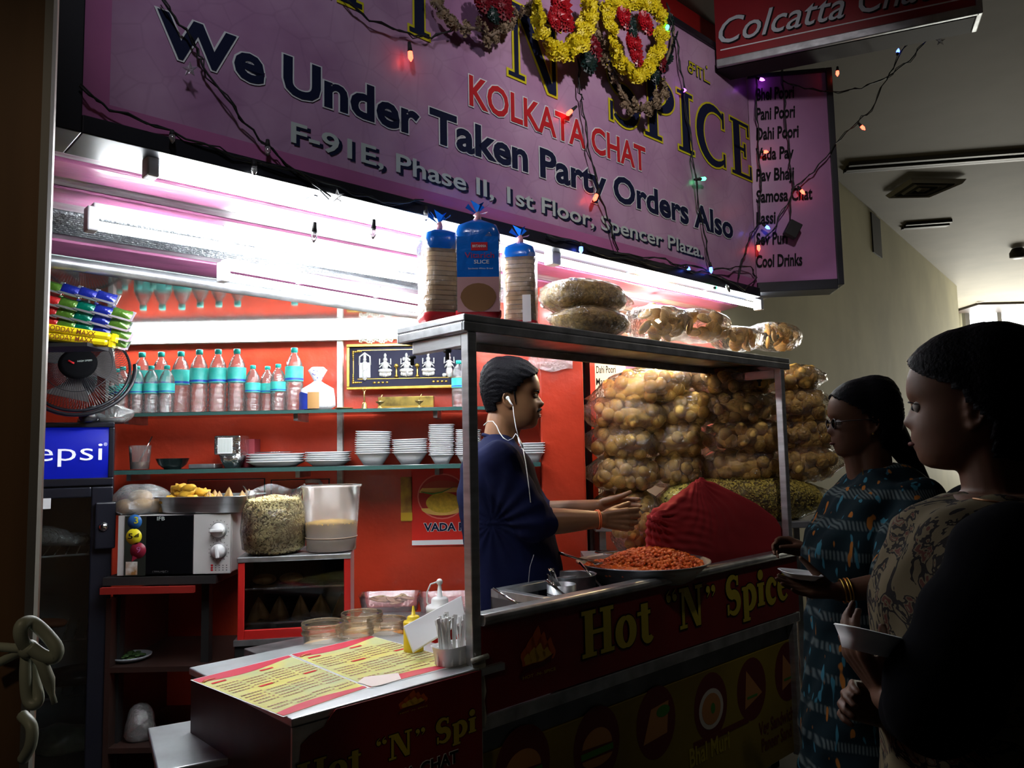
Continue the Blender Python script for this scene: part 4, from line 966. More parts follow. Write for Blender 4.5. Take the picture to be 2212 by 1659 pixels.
for j, rw in enumerate(rowsP):
    for i, c in enumerate(rw):
        px = base[j][0]+38*i+(4 if j % 2 else 0); py = base[j][1]+7.5*i-(0 if j else 4)
        Yp = 2.42+.012*i+.006*j; p = PY(px, py, Yp)
        packet(Matrix.Translation(p) @ Matrix.Rotation(math.radians(14), 4, 'Z') @ Matrix.Rotation(math.radians(16), 4, 'Y') @ Matrix.Rotation(math.radians(-25), 4, 'X'), cm[c],
               '%s foil chips packet in the %s row of the snack pile, %s from the left' % (c, ordn[j], ['first', 'second', 'third', 'fourth', 'fifth', 'sixth'][i]), 'chips packets piled above the fan', w=.064, h=.038, th=.02)
ylp = mat('yellow_biscuit_wrap', (.85, .66, .01), .3, bump=.2, bscale=30); brn = mat('brown_print', (.2, .05, .01), .5)
for k, (pts_, lab) in enumerate(((((70, 702), (205, 722), (240, 712+18), (242, 738)), 'upper yellow biscuit roll packet under the chips'), (((60, 722), (190, 735), (225, 745), (236, 756)), 'lower yellow biscuit roll packet under the chips'))):
    p0 = PY(70, 702+20*k, 2.40); p1 = PY(240-6*k, 728+12*k, 2.45)
    x = (p1-p0); l = x.length; x.normalize(); y = Vector((0, 0, 1)).cross(x).normalized(); z = x.cross(y)
    M = Matrix(((x.x, y.x, z.x, p0.x), (x.y, y.y, z.y, p0.y), (x.z, y.z, z.z, p0.z), (0, 0, 0, 1)))
    t = thing('biscuit_packet', lab, 'biscuit packet', M=M, group='yellow biscuit packets')
    MB().box(0, l, 0, .045, -.013, .013).build('wrapper', ylp, t, bevel=.012)
    m = MB(); put_text(m, 'GOODDAY MAXX', .02, l*.8, -.007, .009, P2M(0, -.0008), bold=.01); m.build('lettering', brn, t)
    MB().box(l, l+.012, .005, .04, -.013, .013).build('crimped_end', ylp, t)
# rack that carries the snacks
rkp = PY(150, 745, 2.46)
rk = thing('snack_rack', 'dark rack board on rods behind the fan carrying the snack pile', 'rack', (rkp.x, 2.46, rkp.z))
MB().box(-.36, .085, -.05, .08, -.012, 0).build('rack_board', blackm, rk)
MB().box(-.34, .02, .066, .078, 0, .16).build('rack_back', blackm, rk)
for x in (-.33, -.2): MB().box(x, x+.012, .066, .078, .16, 2.0-rkp.z).build('rod', blackm, rk)
# ================================================================== MICROWAVE and its shelf
MYm = 3.02
ma = PY(253, 1247, MYm); mbb = PY(497, 1247, MYm); mh = PY(380, 1112, MYm).z-ma.z
mw = thing('microwave_oven', 'white microwave oven with a black door and two round dials', 'microwave', (ma.x, MYm, ma.z))
MWd = mbb.x-ma.x
whp = mat('aged_white_enamel', (.62, .62, .6), .4, var=.15, vscale=4)
MB().box(0, MWd, .012, .36, .006, mh).build('body', whp, mw, bevel=.006)
for x in (.03, MWd-.05):
    MB().box(x, x+.02, .03, .05, -.0, .006).build('foot', black, mw)
dx = MWd*.665
MB().box(0, .028, 0, .012, .006, mh).build('door_edge', whp, mw)
door = MB().box(.028, dx, -.002, .012, .008, mh-.002).build('door', mat('black_glass_door', (.004, .004, .005), .12, spec=.6), mw, bevel=.002)
MB().box(dx+.002, MWd, -.001, .012, .006, mh).build('control_panel', whp, mw, bevel=.002)
def mx_(px, py): p = PY(px, py, MYm); return p.x-ma.x, p.z-ma.z
for (px, py) in ((473, 1145), (473, 1190)):
    x, z = mx_(px, py); 
    mb = MB().lathe([(.032, 0), (.032, .004), (.0, .0045)], 28, TR(x, -.001, z, 0, 1, PI/2)); mb.build('dial_ring', mat('grey_ring', (.25, .26, .26), .4), mw)
    k_ = MB().lathe([(.028, .0), (.026, .016), (.0, .018)], 28, TR(x, -.003, z, 0, 1, PI/2)).build('dial', white_pl, mw)
    rot = 0 if py < 1170 else 1.4
    MB().box(-.025, .025, -.032, -.016, -.006, .006, TR(x, 0, z, 0, 1, 0, rot)).build('dial_grip', white_pl, k_, bevel=.003)
    mb = MB()
    for q in range(16):
        a = q*2*PI/16+.2; mb.box(-.0008, .0008, -.002, -.001, .036, .040, TR(x, 0, z, 0, 1, 0, a))
    mb.build('dial_ticks', blk_p, mw)
x, z = mx_(340, 1124)
m = MB(); put_text(m, 'IFB', x, x+.03, z, z+.014, P2M(0, -.0035), bold=.01); m.build('lettering', MATS['grey_green_print'], door)
m = MB(); x, z = mx_(330, 1237); put_text(m, '17PM-MEC1', x, x+.06, z, z+.007, P2M(0, -.0035)); m.build('lettering', mat('dim_grey_print', (.1, .1, .1), .5), door)
x, z = mx_(468, 1238)
for q in range(3):
    MB().ball((x-.018, -.0015, z+.012+.009*q), (.005, .001, .004), 8, 4).build('red_mark', red_p, mw)
    mb = MB()
    for w_ in range(4): mb.box(x-.006+w_*.014, x-.001+w_*.014, -.002, -.001, z+.010+.009*q, z+.013+.009*q)
    mb.build('printed_table', MATS['dim_grey_print'], mw)
# stickers on the door
def stick(px, py, r, m_, nm='round_sticker'):
    x, z = mx_(px, py); mb = MB(); mb.lathe([(r, 0), (r, .001), (0, .001)], 24, TR(x, -.0022, z, 0, 1, PI/2)); return mb.build(nm, m_, door), x, z
x, z = mx_(268, 1244); x2, z2 = mx_(317, 1114)
MB().box(x, x2, -.003, -.002, z, z2).build('door_decal', mat('dark_decal', (.02, .025, .02), .3), door)
o, x, z = stick(292, 1127, .028, mat('blue_sticker', (.02, .12, .35), .4)); m = MB(); put_text(m, '3', x-.002, x+.014, z-.006, z+.018, P2M(0, -.0042), bold=.02); m.build('lettering', yel_p, door)
o, x, z = stick(290, 1159, .031, mat('yellow_sticker', (.75, .65, .02), .4)); m = MB(); put_text(m, '5', x-.022, x-.004, z-.008, z+.012, P2M(0, -.0042), bold=.02)
for q in range(5): m.box(x+.001+.004*q, x+.0035+.004*q, -.0045, -.004, z-.002, z+.003+.0025*q)
m.build('lettering', blk_p, door)
o, x, z = stick(299, 1189, .031, mat('maroon_sticker', (.22, .01, .03), .4)); m = MB(); m.add([(x-.02, -.004, z-.018), (x-.002, -.004, z-.028), (x-.024, -.004, z-.044)], [(0, 1, 2)]); m.build('bubble_tail', MATS['maroon_sticker'], door)
m = MB(); put_text(m, '9', x-.006, x+.01, z-.008, z+.014, P2M(0, -.0042)); m.build('lettering', pink_v, door)
x, z = mx_(272, 1242); MB().box(x, x+.045, -.0035, -.003, z, z+.05).build('torn_label', mat('torn_brown_label', (.3, .14, .03), .6, col2=(.7, .7, .68), vscale=25, var=.2), door)
# microwave shelf
sh = thing('microwave_shelf', 'dark board shelf with a red front edge under the microwave', 'shelf', (ma.x-.05, MYm-.03, ma.z))
MB().box(0, MWd*.88+.05, .02, .66, -.03, 0).build('shelf_board', blackm, sh)
MB().box(0, MWd*.75+.03, -.0, .02, -.06, -.035).build('red_edge', mat('dull_red', (.25, .015, .01), .5), sh)
for x in (.0, MWd*.8): MB().box(x, x+.03, .1, .14, -ma.z, -.06 if x == 0 else -.03).build('leg', blackm, sh)
MTOP = ma.z+mh
# bread roll bag on the microwave
t = thing('bun_bag', 'clear plastic bag of bread buns on the microwave beside the metal tray', 'bag', (PY(298, 1105, 3.1).x, 3.12, MTOP+.001))
buns = mat('bun_crust', (.62, .38, .16), .5, var=.3, vscale=8)
for i, (x, y, z) in enumerate(((-.05, -.01, .03), (.02, -.03, .032), (.07, .0, .028), (-.01, .04, .03), (.0, -.0, .065))):
    MB().ball((x, y, z), (.045, .042, .03), 16, 10).build('bun', buns, t)
crumple_bag('plastic_film', (0, 0, -.001), (.115, .1, .075), pv, None, None, 5, .12, .55, t, 26, 18)
# metal tray with fritters and samosas
TP = PY(440, 1100, 3.05)
tr = thing('metal_tray', 'deep steel serving tray on the microwave holding fritters and samosas', 'tray', (TP.x, 3.13, MTOP+.002), -.12)
TW = .20
mb = MB(); pr0 = [(.78, 0), (.86, .006), (.93, .062), (1.0, .064), (1.0, .067), (.92, .066), (.85, .01), (.77, .004)]
mb.lathe([(r, z) for r, z in [(0, .0)]+pr0+[(0, .004)]], 40, sx=TW*.96, sy=.13, pw=.35); mb.build('tray_body', steel, tr)
frit = mat('fritter_batter', (.75, .42, .03), .55, var=.35, vscale=25); sam = mat('samosa_pastry', (.58, .34, .12), .5, var=.45, vscale=22, bump=.4, bscale=60)
def fritter(x, y, z, s, lab, seed):
    mb = MB().ball((0, 0, 0), (.032*s, .018*s, .016*s), 14, 10); v = np.array(mb.v); v *= (1+.35*grain_noise(v*9+seed, 3))[:, None]; mb.v = [tuple(q) for q in v]
    o = mb.build('fritter', frit); o.matrix_world = TR(x, y, z, random.uniform(-.6, .6), 1, 0, random.uniform(-.4, .4)); tag(o, lab, 'fritter', 'yellow fritters heaped in the tray')
tx, ty, tz = TP.x, 3.13, MTOP+.002
k = 0
for lv, (cnt, zz) in enumerate(((7, .055), (6, .078), (3, .098))):
    for i in range(cnt):
        u = (i+.5)/cnt; x = tx-.155+.17*u*(1-.25*lv)+lv*.01; y = ty-.075+.05*((i*7+lv*3) % 4)/2
        fritter(x, y, tz+zz, 1, 'golden yellow fritter in the heap at the left of the tray', k*1.7); k += 1
def samosa_mesh():
    mb = MB(); n = 18; rings = []
    for j in range(7):
        u = j/6; r = (1-u)**.85; 
        for i in range(n):
            a = 2*PI*i/n; q = .5+.5*abs(math.cos(1.5*a))**.6; w = r*q*(1+.04*math.sin(a*5+j))
            mb.v.append((.036*w*math.cos(a), .03*w*math.sin(a), .062*u+(.004*math.sin(a*4) if j == 0 else 0)))
    for j in range(6):
        for i in range(n): mb.f.append((j*n+i, j*n+(i+1)%n, (j+1)*n+(i+1)%n, (j+1)*n+i)); mb.s.append(True)
    mb.f.append(tuple(range(n-1, -1, -1))); mb.s.append(False); return mb
sp_ = samosa_mesh().build('samosa', sam); sp_['category'] = 'samosa'; sp_['label'] = 'x'
for i, (px, yy, s, lab) in enumerate(((452, 3.10, 1.0, 'samosa at the left of the group in the tray, against the fritters'), (464, 3.17, 1.0, 'samosa standing behind the two left ones in the tray'), (474, 3.10, .95, 'samosa second from the left in front row of the tray'), (495, 3.10, 1.2, 'tallest samosa in the middle of the tray'), (523, 3.12, .95, 'samosa near the right end of the tray'), (538, 3.18, 1.0, 'samosa at the far right corner of the tray'))):
    place(sp_, TR(PY(px, 1060, yy).x, yy, tz+.025, i*1.3+PI/2, s), lab, 'samosas in the steel tray')
# ================================================================== SAMOSA WARMER
wa = PY(513, 1300, 2.90); wz1 = PY(560, 1202, 2.92).z; wz0 = PY(560, 1380, 2.92).z
MWm = TR(wa.x, 2.90, wz0, math.radians(9))
wm_ = thing('samosa_warmer', 'red framed glass food warmer with two foil lined shelves of samosas', 'food warmer', M=MWm)
WW = LP(MWm, 757, 1290, 1, 0).x; WH = wz1-wz0; WD = .30
rf = mat('red_frame_paint', (.55, .015, .012), .4)
mb = MB().box(0, .024, 0, .02, 0, WH-.02).box(WW-.024, WW, 0, .02, 0, WH-.02).box(.024, WW-.024, 0, .02, 0, .035); mb.build('front_frame', rf, wm_, bevel=.003)
MB().box(-.003, WW+.003, -.004, WD, WH-.02, WH).build('top', steel_d, wm_, bevel=.003)
MB().box(WW-.006, WW, .02, WD, 0, WH-.02).build('side_panel', mat('dull_pink_panel', (.42, .22, .2), .5), wm_)
MB().box(0, .006, .02, WD, 0, WH-.02).build('side_panel', rf, wm_); MB().box(0, WW, WD-.006, WD, 0, WH-.02).build('back_panel', blackm, wm_)
MB().box(.006, WW-.006, .02, WD-.006, 0, .012).build('floor_panel', blackm, wm_)
MB().box(.024, WW-.024, .006, .010, .035, WH-.02).build('front_glass', film('warmer_glass', (.72, .72, .72), gloss=.0, rough=.03, bump=0), wm_)
for z in (WH*.16, WH*.58): MB().box(.01, WW-.01, .022, WD-.02, z, z+.008).build('foil_shelf', foil, wm_, bevel=.002)
for i in range(5):
    M = MWm @ TR(.06+.078*i, .09, WH*.16+.008, i, 1.35)
    place(sp_, M, 'large samosa on the lower shelf of the warmer, %s from the left' % ['first', 'second', 'third', 'fourth', 'fifth'][i], 'samosas in the warmer')
for i in range(2):
    mb = MB().ball((0, 0, .02), (.045, .035, .02), 16, 10); o = mb.build('pastry_puff', sam); o.matrix_world = MWm @ TR(.08+.1*i, .10, WH*.58+.008)
    tag(o, ['left', 'right'][i]+' flat baked puff on the upper shelf of the warmer', 'pastry', 'puffs in the warmer')
# stand under the warmer
st = thing('warmer_stand', 'dark low cabinet under the samosa warmer', 'cabinet', M=TR(wa.x, 2.90, 0, math.radians(9)))
MB().box(-.01, WW+.01, 0, WD, .08, wz0-.02).build('body', blackm, st, bevel=.004); MB().box(-.012, WW+.012, -.006, WD, wz0-.02, wz0).build('top_board', steel_d, st)
for x in (.02, WW-.05): MB().box(x, x+.03, .03, .06, 0, .08).build('foot', blackm, st)
# puffed rice bag and bucket on the warmer
grain_m = mat('puffed_rice', (.86, .74, .38), .6, var=.15, vscale=30)
def grains(mb, pts, nrm, l, r, seed=0):
    rnd = random.Random(seed); M0 = MB()
    for p, n_ in zip(pts, nrm):
        d = Vector((rnd.gauss(0, 1), rnd.gauss(0, 1), rnd.gauss(0, 1))).normalized(); d = (d-n_*d.dot(n_)*.7).normalized(); s_ = d.cross(n_).normalized() if abs(d.dot(n_)) < .99 else d.orthogonal().normalized(); t_ = d.cross(s_)
        L = l*rnd.uniform(.8, 1.2); o = len(mb.v)
        mb.v += [tuple(p+d*L), tuple(p-d*L)]+[tuple(p+(s_*math.cos(a)+t_*math.sin(a))*r) for a in (0, PI/2, PI, 3*PI/2)]
        for i in range(4): mb.f += [(o, o+2+i, o+2+(i+1) % 4), (o+1, o+2+(i+1) % 4, o+2+i)]; mb.s += [True, True]
WT = wz1+.001
bc = PY(590, 1190, 3.02)
t = thing('puffed_rice_bag', 'open clear plastic bag full of puffed rice on top of the warmer', 'bag', (bc.x, 3.02, WT))
prof = [(.085, 0), (.112, .02), (.12, .09), (.113, .17), (.095, .205)]
def prof_r(z, pr):
    for (r0, z0), (r1, z1) in zip(pr, pr[1:]):
        if z0 <= z <= z1: return r0+(r1-r0)*(z-z0)/(z1-z0)
    return pr[-1][0]
pts = []; nr = []; rnd = random.Random(3)
for i in range(3400):
    a = rnd.uniform(0, 2*PI); z = rnd.uniform(.004, .2); r = prof_r(z, prof)*(1+.03*math.sin(3*a)+.02*math.sin(z*50)); n_ = Vector((math.cos(a), math.sin(a), 0))
    pts.append(Vector((r*math.cos(a), r*math.sin(a), z))-n_*.004); nr.append(n_)
for i in range(900):
    a = rnd.uniform(0, 2*PI); r = .095*math.sqrt(rnd.random()); pts.append(Vector((r*math.cos(a), r*math.sin(a), .2+.02*(1-r/.1)+rnd.uniform(-.003, .003)))); nr.append(Vector((0, 0, 1)))
mb = MB(); grains(mb, pts, nr, .0082, .0036, 1); o = mb.build('puffed_rice', grain_m, t); o['kind'] = 'stuff'
MB().lathe([(.08, .002), (.107, .02), (.114, .09), (.107, .17), (.088, .2), (0, .215)], 24).build('rice_core', mat('rice_core', (.35, .25, .1), .8), t)
mb = MB().shell([(.09, -.0), (.118, .02), (.126, .09), (.118, .17), (.1, .21), (.105, .235), (.115, .25)], 40)
for i, v in enumerate(mb.v): a = math.atan2(v[1], v[0]); k = 1+.03*math.sin(3*a)+(.03*math.sin(a*11)+.02*math.sin(a*5+1) if v[2] > .2 else 0); mb.v[i] = (v[0]*k, v[1]*k, v[2]+(.012*math.sin(a*4) if v[2] > .22 else 0))
mb.build('plastic_film', film('bag_film', (.97, .97, .95), gloss=.03, rough=.15, bump=.7, bscale=14, haze=.03), t)
kc = PY(716, 1180, 3.05)
bk = thing('clear_bucket', 'tall translucent plastic bucket one third full of sev, on the warmer', 'bucket', (kc.x, 3.05, WT+.004))
mb = MB().shell([(0, .002), (.095, 0), (.098, .05), (.112, .24), (.118, .243), (.118, .25), (.113, .25)], 36); mb.build('body', film('frosted_bucket', (.85, .82, .78), gloss=.04, rough=.25, bump=.1, haze=.38, hcol=(.75, .68, .62)), bk)
mb = MB()
mb.lathe([(0, .003), (.092, .003), (.094, .05), (.102, .105), (.06, .112), (0, .108)], 30); mb.build('sev', mat('sev_crumbs', (.7, .42, .06), .7, var=.4, vscale=90, bump=.8, bscale=220), bk)['kind'] = 'stuff'
MB().tube([(.0985*math.cos(a), .0985*math.sin(a), .05) for a in [k*2*PI/36 for k in range(36)]], .002, 5, True).build('ring', mat('grey_ring2', (.3, .22, .15), .5), bk)
# dark low cupboard below the microwave with a plate of leaves
cu_ = thing('dark_shelf_unit', 'dark brown open shelf unit under the microwave shelf', 'shelf', (ma.x-.03, MYm+.02, 0))
for z in (.28, .58): MB().box(0, .62, 0, .5, z, z+.02).build('shelf_board', mat('dark_brown_board', (.03, .014, .01), .5), cu_)
for x in (-.02, .62): MB().box(x, x+.02, 0, .5, 0, .86 if x < 0 else .8).build('side_board', MATS['dark_brown_board'], cu_)
p = PZ(283, 1412, .60)
p = Vector((PY(283, 1412, 3.15).x, 3.15, .601))
t = thing('plate_of_leaves', 'pale plate with green leaves in the dark shelf unit under the microwave', 'plate', p)
MB().lathe([(0, .004), (.05, 0), (.075, .012), (.078, .02), (.074, .019), (.05, .006), (0, .006)], 28).build('plate', mat('grey_plate', (.4, .45, .5), .3), t)
mb = MB()
for k in range(40): a = k*2.4; r = .008*math.sqrt(k); mb.ball((r*math.cos(a), r*math.sin(a), .016+.006*math.sin(k)), (.012, .007, .004), 6, 4)
mb.build('leaves', mat('dark_leaves', (.04, .1, .02), .6), t)['kind'] = 'stuff'
tag(crumple_bag('plastic_bag', (PY(300, 1640, 3.12).x, 3.13, .301), (.06, .05, .09), pv, None, None, 8), 'crumpled clear plastic bag low in the dark shelf unit', 'plastic bag')
# ================================================================== BLOB TOOLS
def remesh(mb, voxel, smooth=3, name='blob'):
    me = mb.mesh(name); o = bpy.data.objects.new(name, me); C.objects.link(o)
    md = o.modifiers.new('r', 'REMESH'); md.mode = 'VOXEL'; md.voxel_size = voxel; md.use_smooth_shade = True
    if smooth: s = o.modifiers.new('s', 'SMOOTH'); s.iterations = smooth; s.factor = .5
    dg = bpy.context.evaluated_depsgraph_get(); dg.update()
    out = bpy.data.meshes.new_from_object(o.evaluated_get(dg)); bpy.data.objects.remove(o)
    return out
def getv(me): v = np.zeros(len(me.vertices)*3); me.vertices.foreach_get('co', v); return v.reshape(-1, 3)
def setv(me, v): me.vertices.foreach_set('co', v.ravel()); me.update()
def normals(me): n = np.zeros(len(me.vertices)*3); me.vertices.foreach_get('normal', n); return n.reshape(-1, 3)
def hull(points):
    bm = bmesh.new()
    for p in points: bm.verts.new(p)
    bmesh.ops.convex_hull(bm, input=bm.verts)
    mb = MB(); bm.verts.ensure_lookup_table(); mb.v = [tuple(v.co) for v in bm.verts]; mb.f = [tuple(v.index for v in f.verts) for f in bm.faces]; mb.s = [True]*len(mb.f)
    bm.free(); return mb
# ================================================================== THINGS ON THE OVERHEAD SHELF
def cw(p): return MC @ Vector(p)
SZ = SHZ+.001
bagfilm = film('snack_bag_film', (.98, .96, .90), gloss=.06, rough=.14, bump=1.0, bscale=34, haze=.02)
bread_m = mat('bread_slice', (.72, .5, .26), .7, var=.2, vscale=10); crust = mat('bread_edge', (.5, .27, .09), .6, var=.3, vscale=12)
bluew = mat('blue_bread_wrap', (.005, .13, .55), .22, bump=.5, bscale=18, coat=.4)
def loaf(M, label, w=.125, d=.115, h=.30, front=False, blue=.3):
    t = thing('bread_loaf', label, 'bread', M=M, group='wrapped bread loaves standing on the overhead shelf')
    n = 17; sm_ = MB(); sm_.prism([(w/2*.93*math.copysign(abs(math.cos(a))**.45, math.cos(a)), d/2*.93*math.copysign(abs(math.sin(a))**.45, math.sin(a))) for a in [k*2*PI/24 for k in range(24)]], 0, h*.86/n*.86)
    me = sm_.mesh('bread_slice', bread_m)
    for k in range(n):
        o = meshobj('bread_slice', me, t); o.location = (random.uniform(-.002, .002), random.uniform(-.002, .002), .006+h*.86*k/n)
    mb = MB(); prof = [(.86, 0), (1.0, .012), (1.02, h*.4), (1.0, h*.84), (.85, h*.93), (.35, h*.985), (.16, h*1.01)]
    mb.shell(prof, 32, sx=w/2*1.06, sy=d/2*1.06, pw=.42)
    for i, v in enumerate(mb.v): k = 1+.03*math.sin(v[2]*70+v[0]*60); mb.v[i] = (v[0]*k, v[1]*k, v[2])
    mb.build('wrapper', film('bread_film', (.98, .98, 1), gloss=.10, rough=.12, bump=.9, bscale=20, haze=.07), t)
    bl = MB(); prof = [(1.0, h*(1-blue)), (1.012, h*.84), (.865, h*.932), (.36, h*.99), (.17, h*1.013)]
    bl.shell(prof, 32, sx=w/2*1.075, sy=d/2*1.075, pw=.42); bl.build('blue_printed_top', bluew, t)
    rd = MB(); rd.shell([(.88, -.001), (1.02, .014), (1.02, .026)], 32, sx=w/2*1.07, sy=d/2*1.07, pw=.42); rd.build('red_printed_base', mat('red_wrap', (.5, .02, .03), .3), t)
    nk = MB().tube([(0, 0, h*1.0), (.004, 0, h*1.05), (-.002, 0, h*1.08)], [.014, .009, .012], 10); nk.build('twisted_neck', mat('pink_twist', (.55, .25, .3), .4), t)
    tf = MB()
    for q in range(9):
        a = q*2.4; L = .035+.01*math.sin(q*3); tf.v += [(0, 0, h*1.07), (L*math.cos(a), L*math.sin(a)*.6, h*1.10+.03*((q*5) % 3)/2), (L*math.cos(a+.7), L*math.sin(a+.7)*.6, h*1.09+.03*((q*7) % 3)/2)]
        tf.f.append((3*q, 3*q+1, 3*q+2)); tf.s.append(False)
    tf.build('blue_tuft', bluew, t)
    if front:
        y = -d/2*1.09
        MB().box(-w*.49, w*.49, y-.001, y+.001, h*.40, h*.80).build('blue_front_print', bluew, t)
        MB().box(-w*.49, w*.49, y-.001, y+.001, h*.06, h*.40).build('pink_front_print', mat('pinkish_wrap', (.55, .3, .3), .3), t)
        mb = MB(); pts = [(x*w*.4, y-.002, h*(.2+z*.14)) for x, z in [(math.cos(a)*(1 if math.sin(a) < 0 else 1.05), math.sin(a)) for a in [k*2*PI/20 for k in range(20)]]]
        mb.add(pts, [tuple(range(20))]); mb.build('bread_picture', mat('brown_bread_print', (.25, .12, .05), .35), t)
        m = MB(); m.box(-.02, .03, y-.002, y-.001, h*.66, h*.74); m.build('logo_patch', mat('logo_red', (.5, .0, .01), .4), t)
        m = MB(); put_text(m, 'BRITANNIA', -.016, .026, h*.69, h*.715, P2M(0, y-.0025), bold=.01); m.build('lettering', white_p, t)
        m = MB(); put_text(m, 'Vitarich', -.04, .05, h*.585, h*.64, P2M(0, y-.0025), bold=.01); m.build('lettering', mat('maroon_word', (.3, .02, .1), .4), t)
        m = MB(); put_text(m, 'SLICE', -.012, .034, h*.53, h*.565, P2M(0, y-.0025), bold=.01); m.build('lettering', white_p, t)
        m = MB(); put_text(m, 'Sandwich White Bread', -.03, .045, h*.475, h*.49, P2M(0, y-.0025)); m.build('lettering', white_p, t)
    return t
def lx(px, w): return LP(MC, px, 690, 1, w).x
RZ = UZ
loaf(MC @ TR(lx(950, .20), .20, SZ, -UZ+.35), 'bread loaf in mostly clear wrapper with glare, left of the blue fronted loaf', w=.115, d=.13, blue=.25)
loaf(MC @ TR(lx(1034, .085), .085, SZ, -UZ+.05), 'bread loaf with a blue front print and brown bread picture, middle of three', w=.13, d=.10, h=.315, front=True, blue=.22)
l3 = loaf(MC @ TR(lx(1126, .15), .15, SZ, -UZ-.12), 'bread loaf turned to show its stacked slices, right of the blue fronted loaf', w=.105, d=.12, h=.30, blue=.2)
MB().box(.012, .04, -.068, -.066, .02, .11).build('paper_label', foam, l3)
poori_m = mat('fried_poori', (.90, .58, .14), .42, var=.35, vscale=18, bump=.3, bscale=40)
papdi_m = mat('golden_chip', (.78, .5, .17), .45, var=.35, vscale=14, bump=.3, bscale=40)
_pm = MB().ball((0, 0, 0), (1, 1, .82), 12, 8).mesh('poori', poori_m); _cm = MB().ball((0, 0, 0), (1, .85, .3), 12, 6).mesh('chip', papdi_m)
def pillow(rx, ry, rz, n=28, m=18, seed=0, amp=.07, tail=0):
    mb = MB().ball((0, 0, 0), (1, 1, 1), n, m); v = np.array(mb.v)
    v = np.sign(v)*np.abs(v)**.85
    v *= np.array([rx, ry, rz]); 
    sc_ = 1+amp*grain_noise(v*4+seed, 2.2)
    v *= sc_[:, None]
    if tail:
        k = (v[:, 0]*tail > rx*.72); u = (np.abs(v[:, 0])-rx*.72)/(rx*.3); v[k, 1] *= .9; v[k, 2] *= (1-.55*np.clip(u[k], 0, 1)); v[k, 0] += tail*rx*.22*u[k]
    mb.v = [tuple(q) for q in v]; return mb
def snack_bag(M, rx, ry, rz, label, group, piece=None, n=16, pr=.026, name='poori_bag', pname='poori', core=None, seed=0, tail=0, side='front'):
    t = thing(name, label, 'snack bag', M=M, group=group); rnd = random.Random(seed)
    pillow(rx, ry, rz, seed=seed, tail=tail).build('plastic_film', bagfilm, t)
    if core: pillow(rx*(.72 if piece else .93), ry*(.62 if piece else .93), rz*(.68 if piece else .9), seed=seed, amp=.2 if piece else .07).build(*core, t)
    if piece:
        k = 0; tries = 0; got = []
        while k < n and tries < 4000:
            tries += 1
            u = rnd.uniform(-.86, .86); a = rnd.uniform(-PI*.98, PI*.06) if side == 'front' else rnd.uniform(-PI, PI)
            s_ = math.sqrt(max(0, 1-u*u)); p = Vector((u*(rx-pr*.6), math.cos(a)*s_*0, 0))
            # a measured in the yz plane, facing -y (towards the shop front)
            p = Vector((u*(rx-pr*.7), -abs(math.sin(a+PI/2 if False else a))*s_*max(.01, ry-pr*.9), math.cos(a)*s_*max(.01, rz-pr*.75)))
            if any((p-q).length < pr*1.25 for q in got): 
                continue
            got.append(p); o = meshobj(pname, piece, t); s = pr*rnd.uniform(.88, 1.12)
            o.matrix_local = Matrix.Translation(p) @ Euler((rnd.uniform(0, 3), rnd.uniform(0, 3), rnd.uniform(0, 3))).to_matrix().to_4x4() @ Matrix.Scale(s, 4); k += 1
    return t
gs = 'snack bags lying on the overhead shelf'
noodle = mat('noodle_crumbs', (.62, .42, .14), .6, var=.5, vscale=60, bump=1, bscale=120)
def shbag(px, py, w, rx, ry, rz, rot, lab, **k):
    p = LP(MC, px, py, 1, w); return snack_bag(MC @ TR(p.x, w, p.z, rot), rx, ry, rz, lab, gs, **k)
shbag(1262, 645, .20, .19, .12, .068, -.1, 'pale snack bag lying on top of the lowest left one on the shelf', core=('noodle_filling', noodle), seed=1, tail=1)
shbag(1275, 697, .12, .165, .11, .055, 0, 'bag of thin brown noodles, bottom left on the overhead shelf', core=('noodle_filling', noodle), seed=2, tail=-1)
shbag(1420, 700, .20, .16, .12, .075, .05, 'golden chip bag in the middle of the overhead shelf, right of the noodles', piece=_cm, n=16, pr=.036, pname='chip', seed=3, tail=1)
shbag(1505, 705, .16, .18, .12, .07, .0, 'golden chip bag just right of the middle of the overhead shelf', piece=_cm, n=16, pr=.036, pname='chip', seed=4, tail=-1)
shbag(1590, 732, .12, .15, .10, .055, .0, 'smaller golden chip bag at the front edge of the overhead shelf', piece=_cm, n=14, pr=.034, pname='chip', seed=5, tail=-1)
shbag(1672, 728, .17, .17, .11, .07, .0, 'golden chip bag at the right end of the overhead shelf', piece=_cm, n=16, pr=.036, pname='chip', seed=6, tail=1)
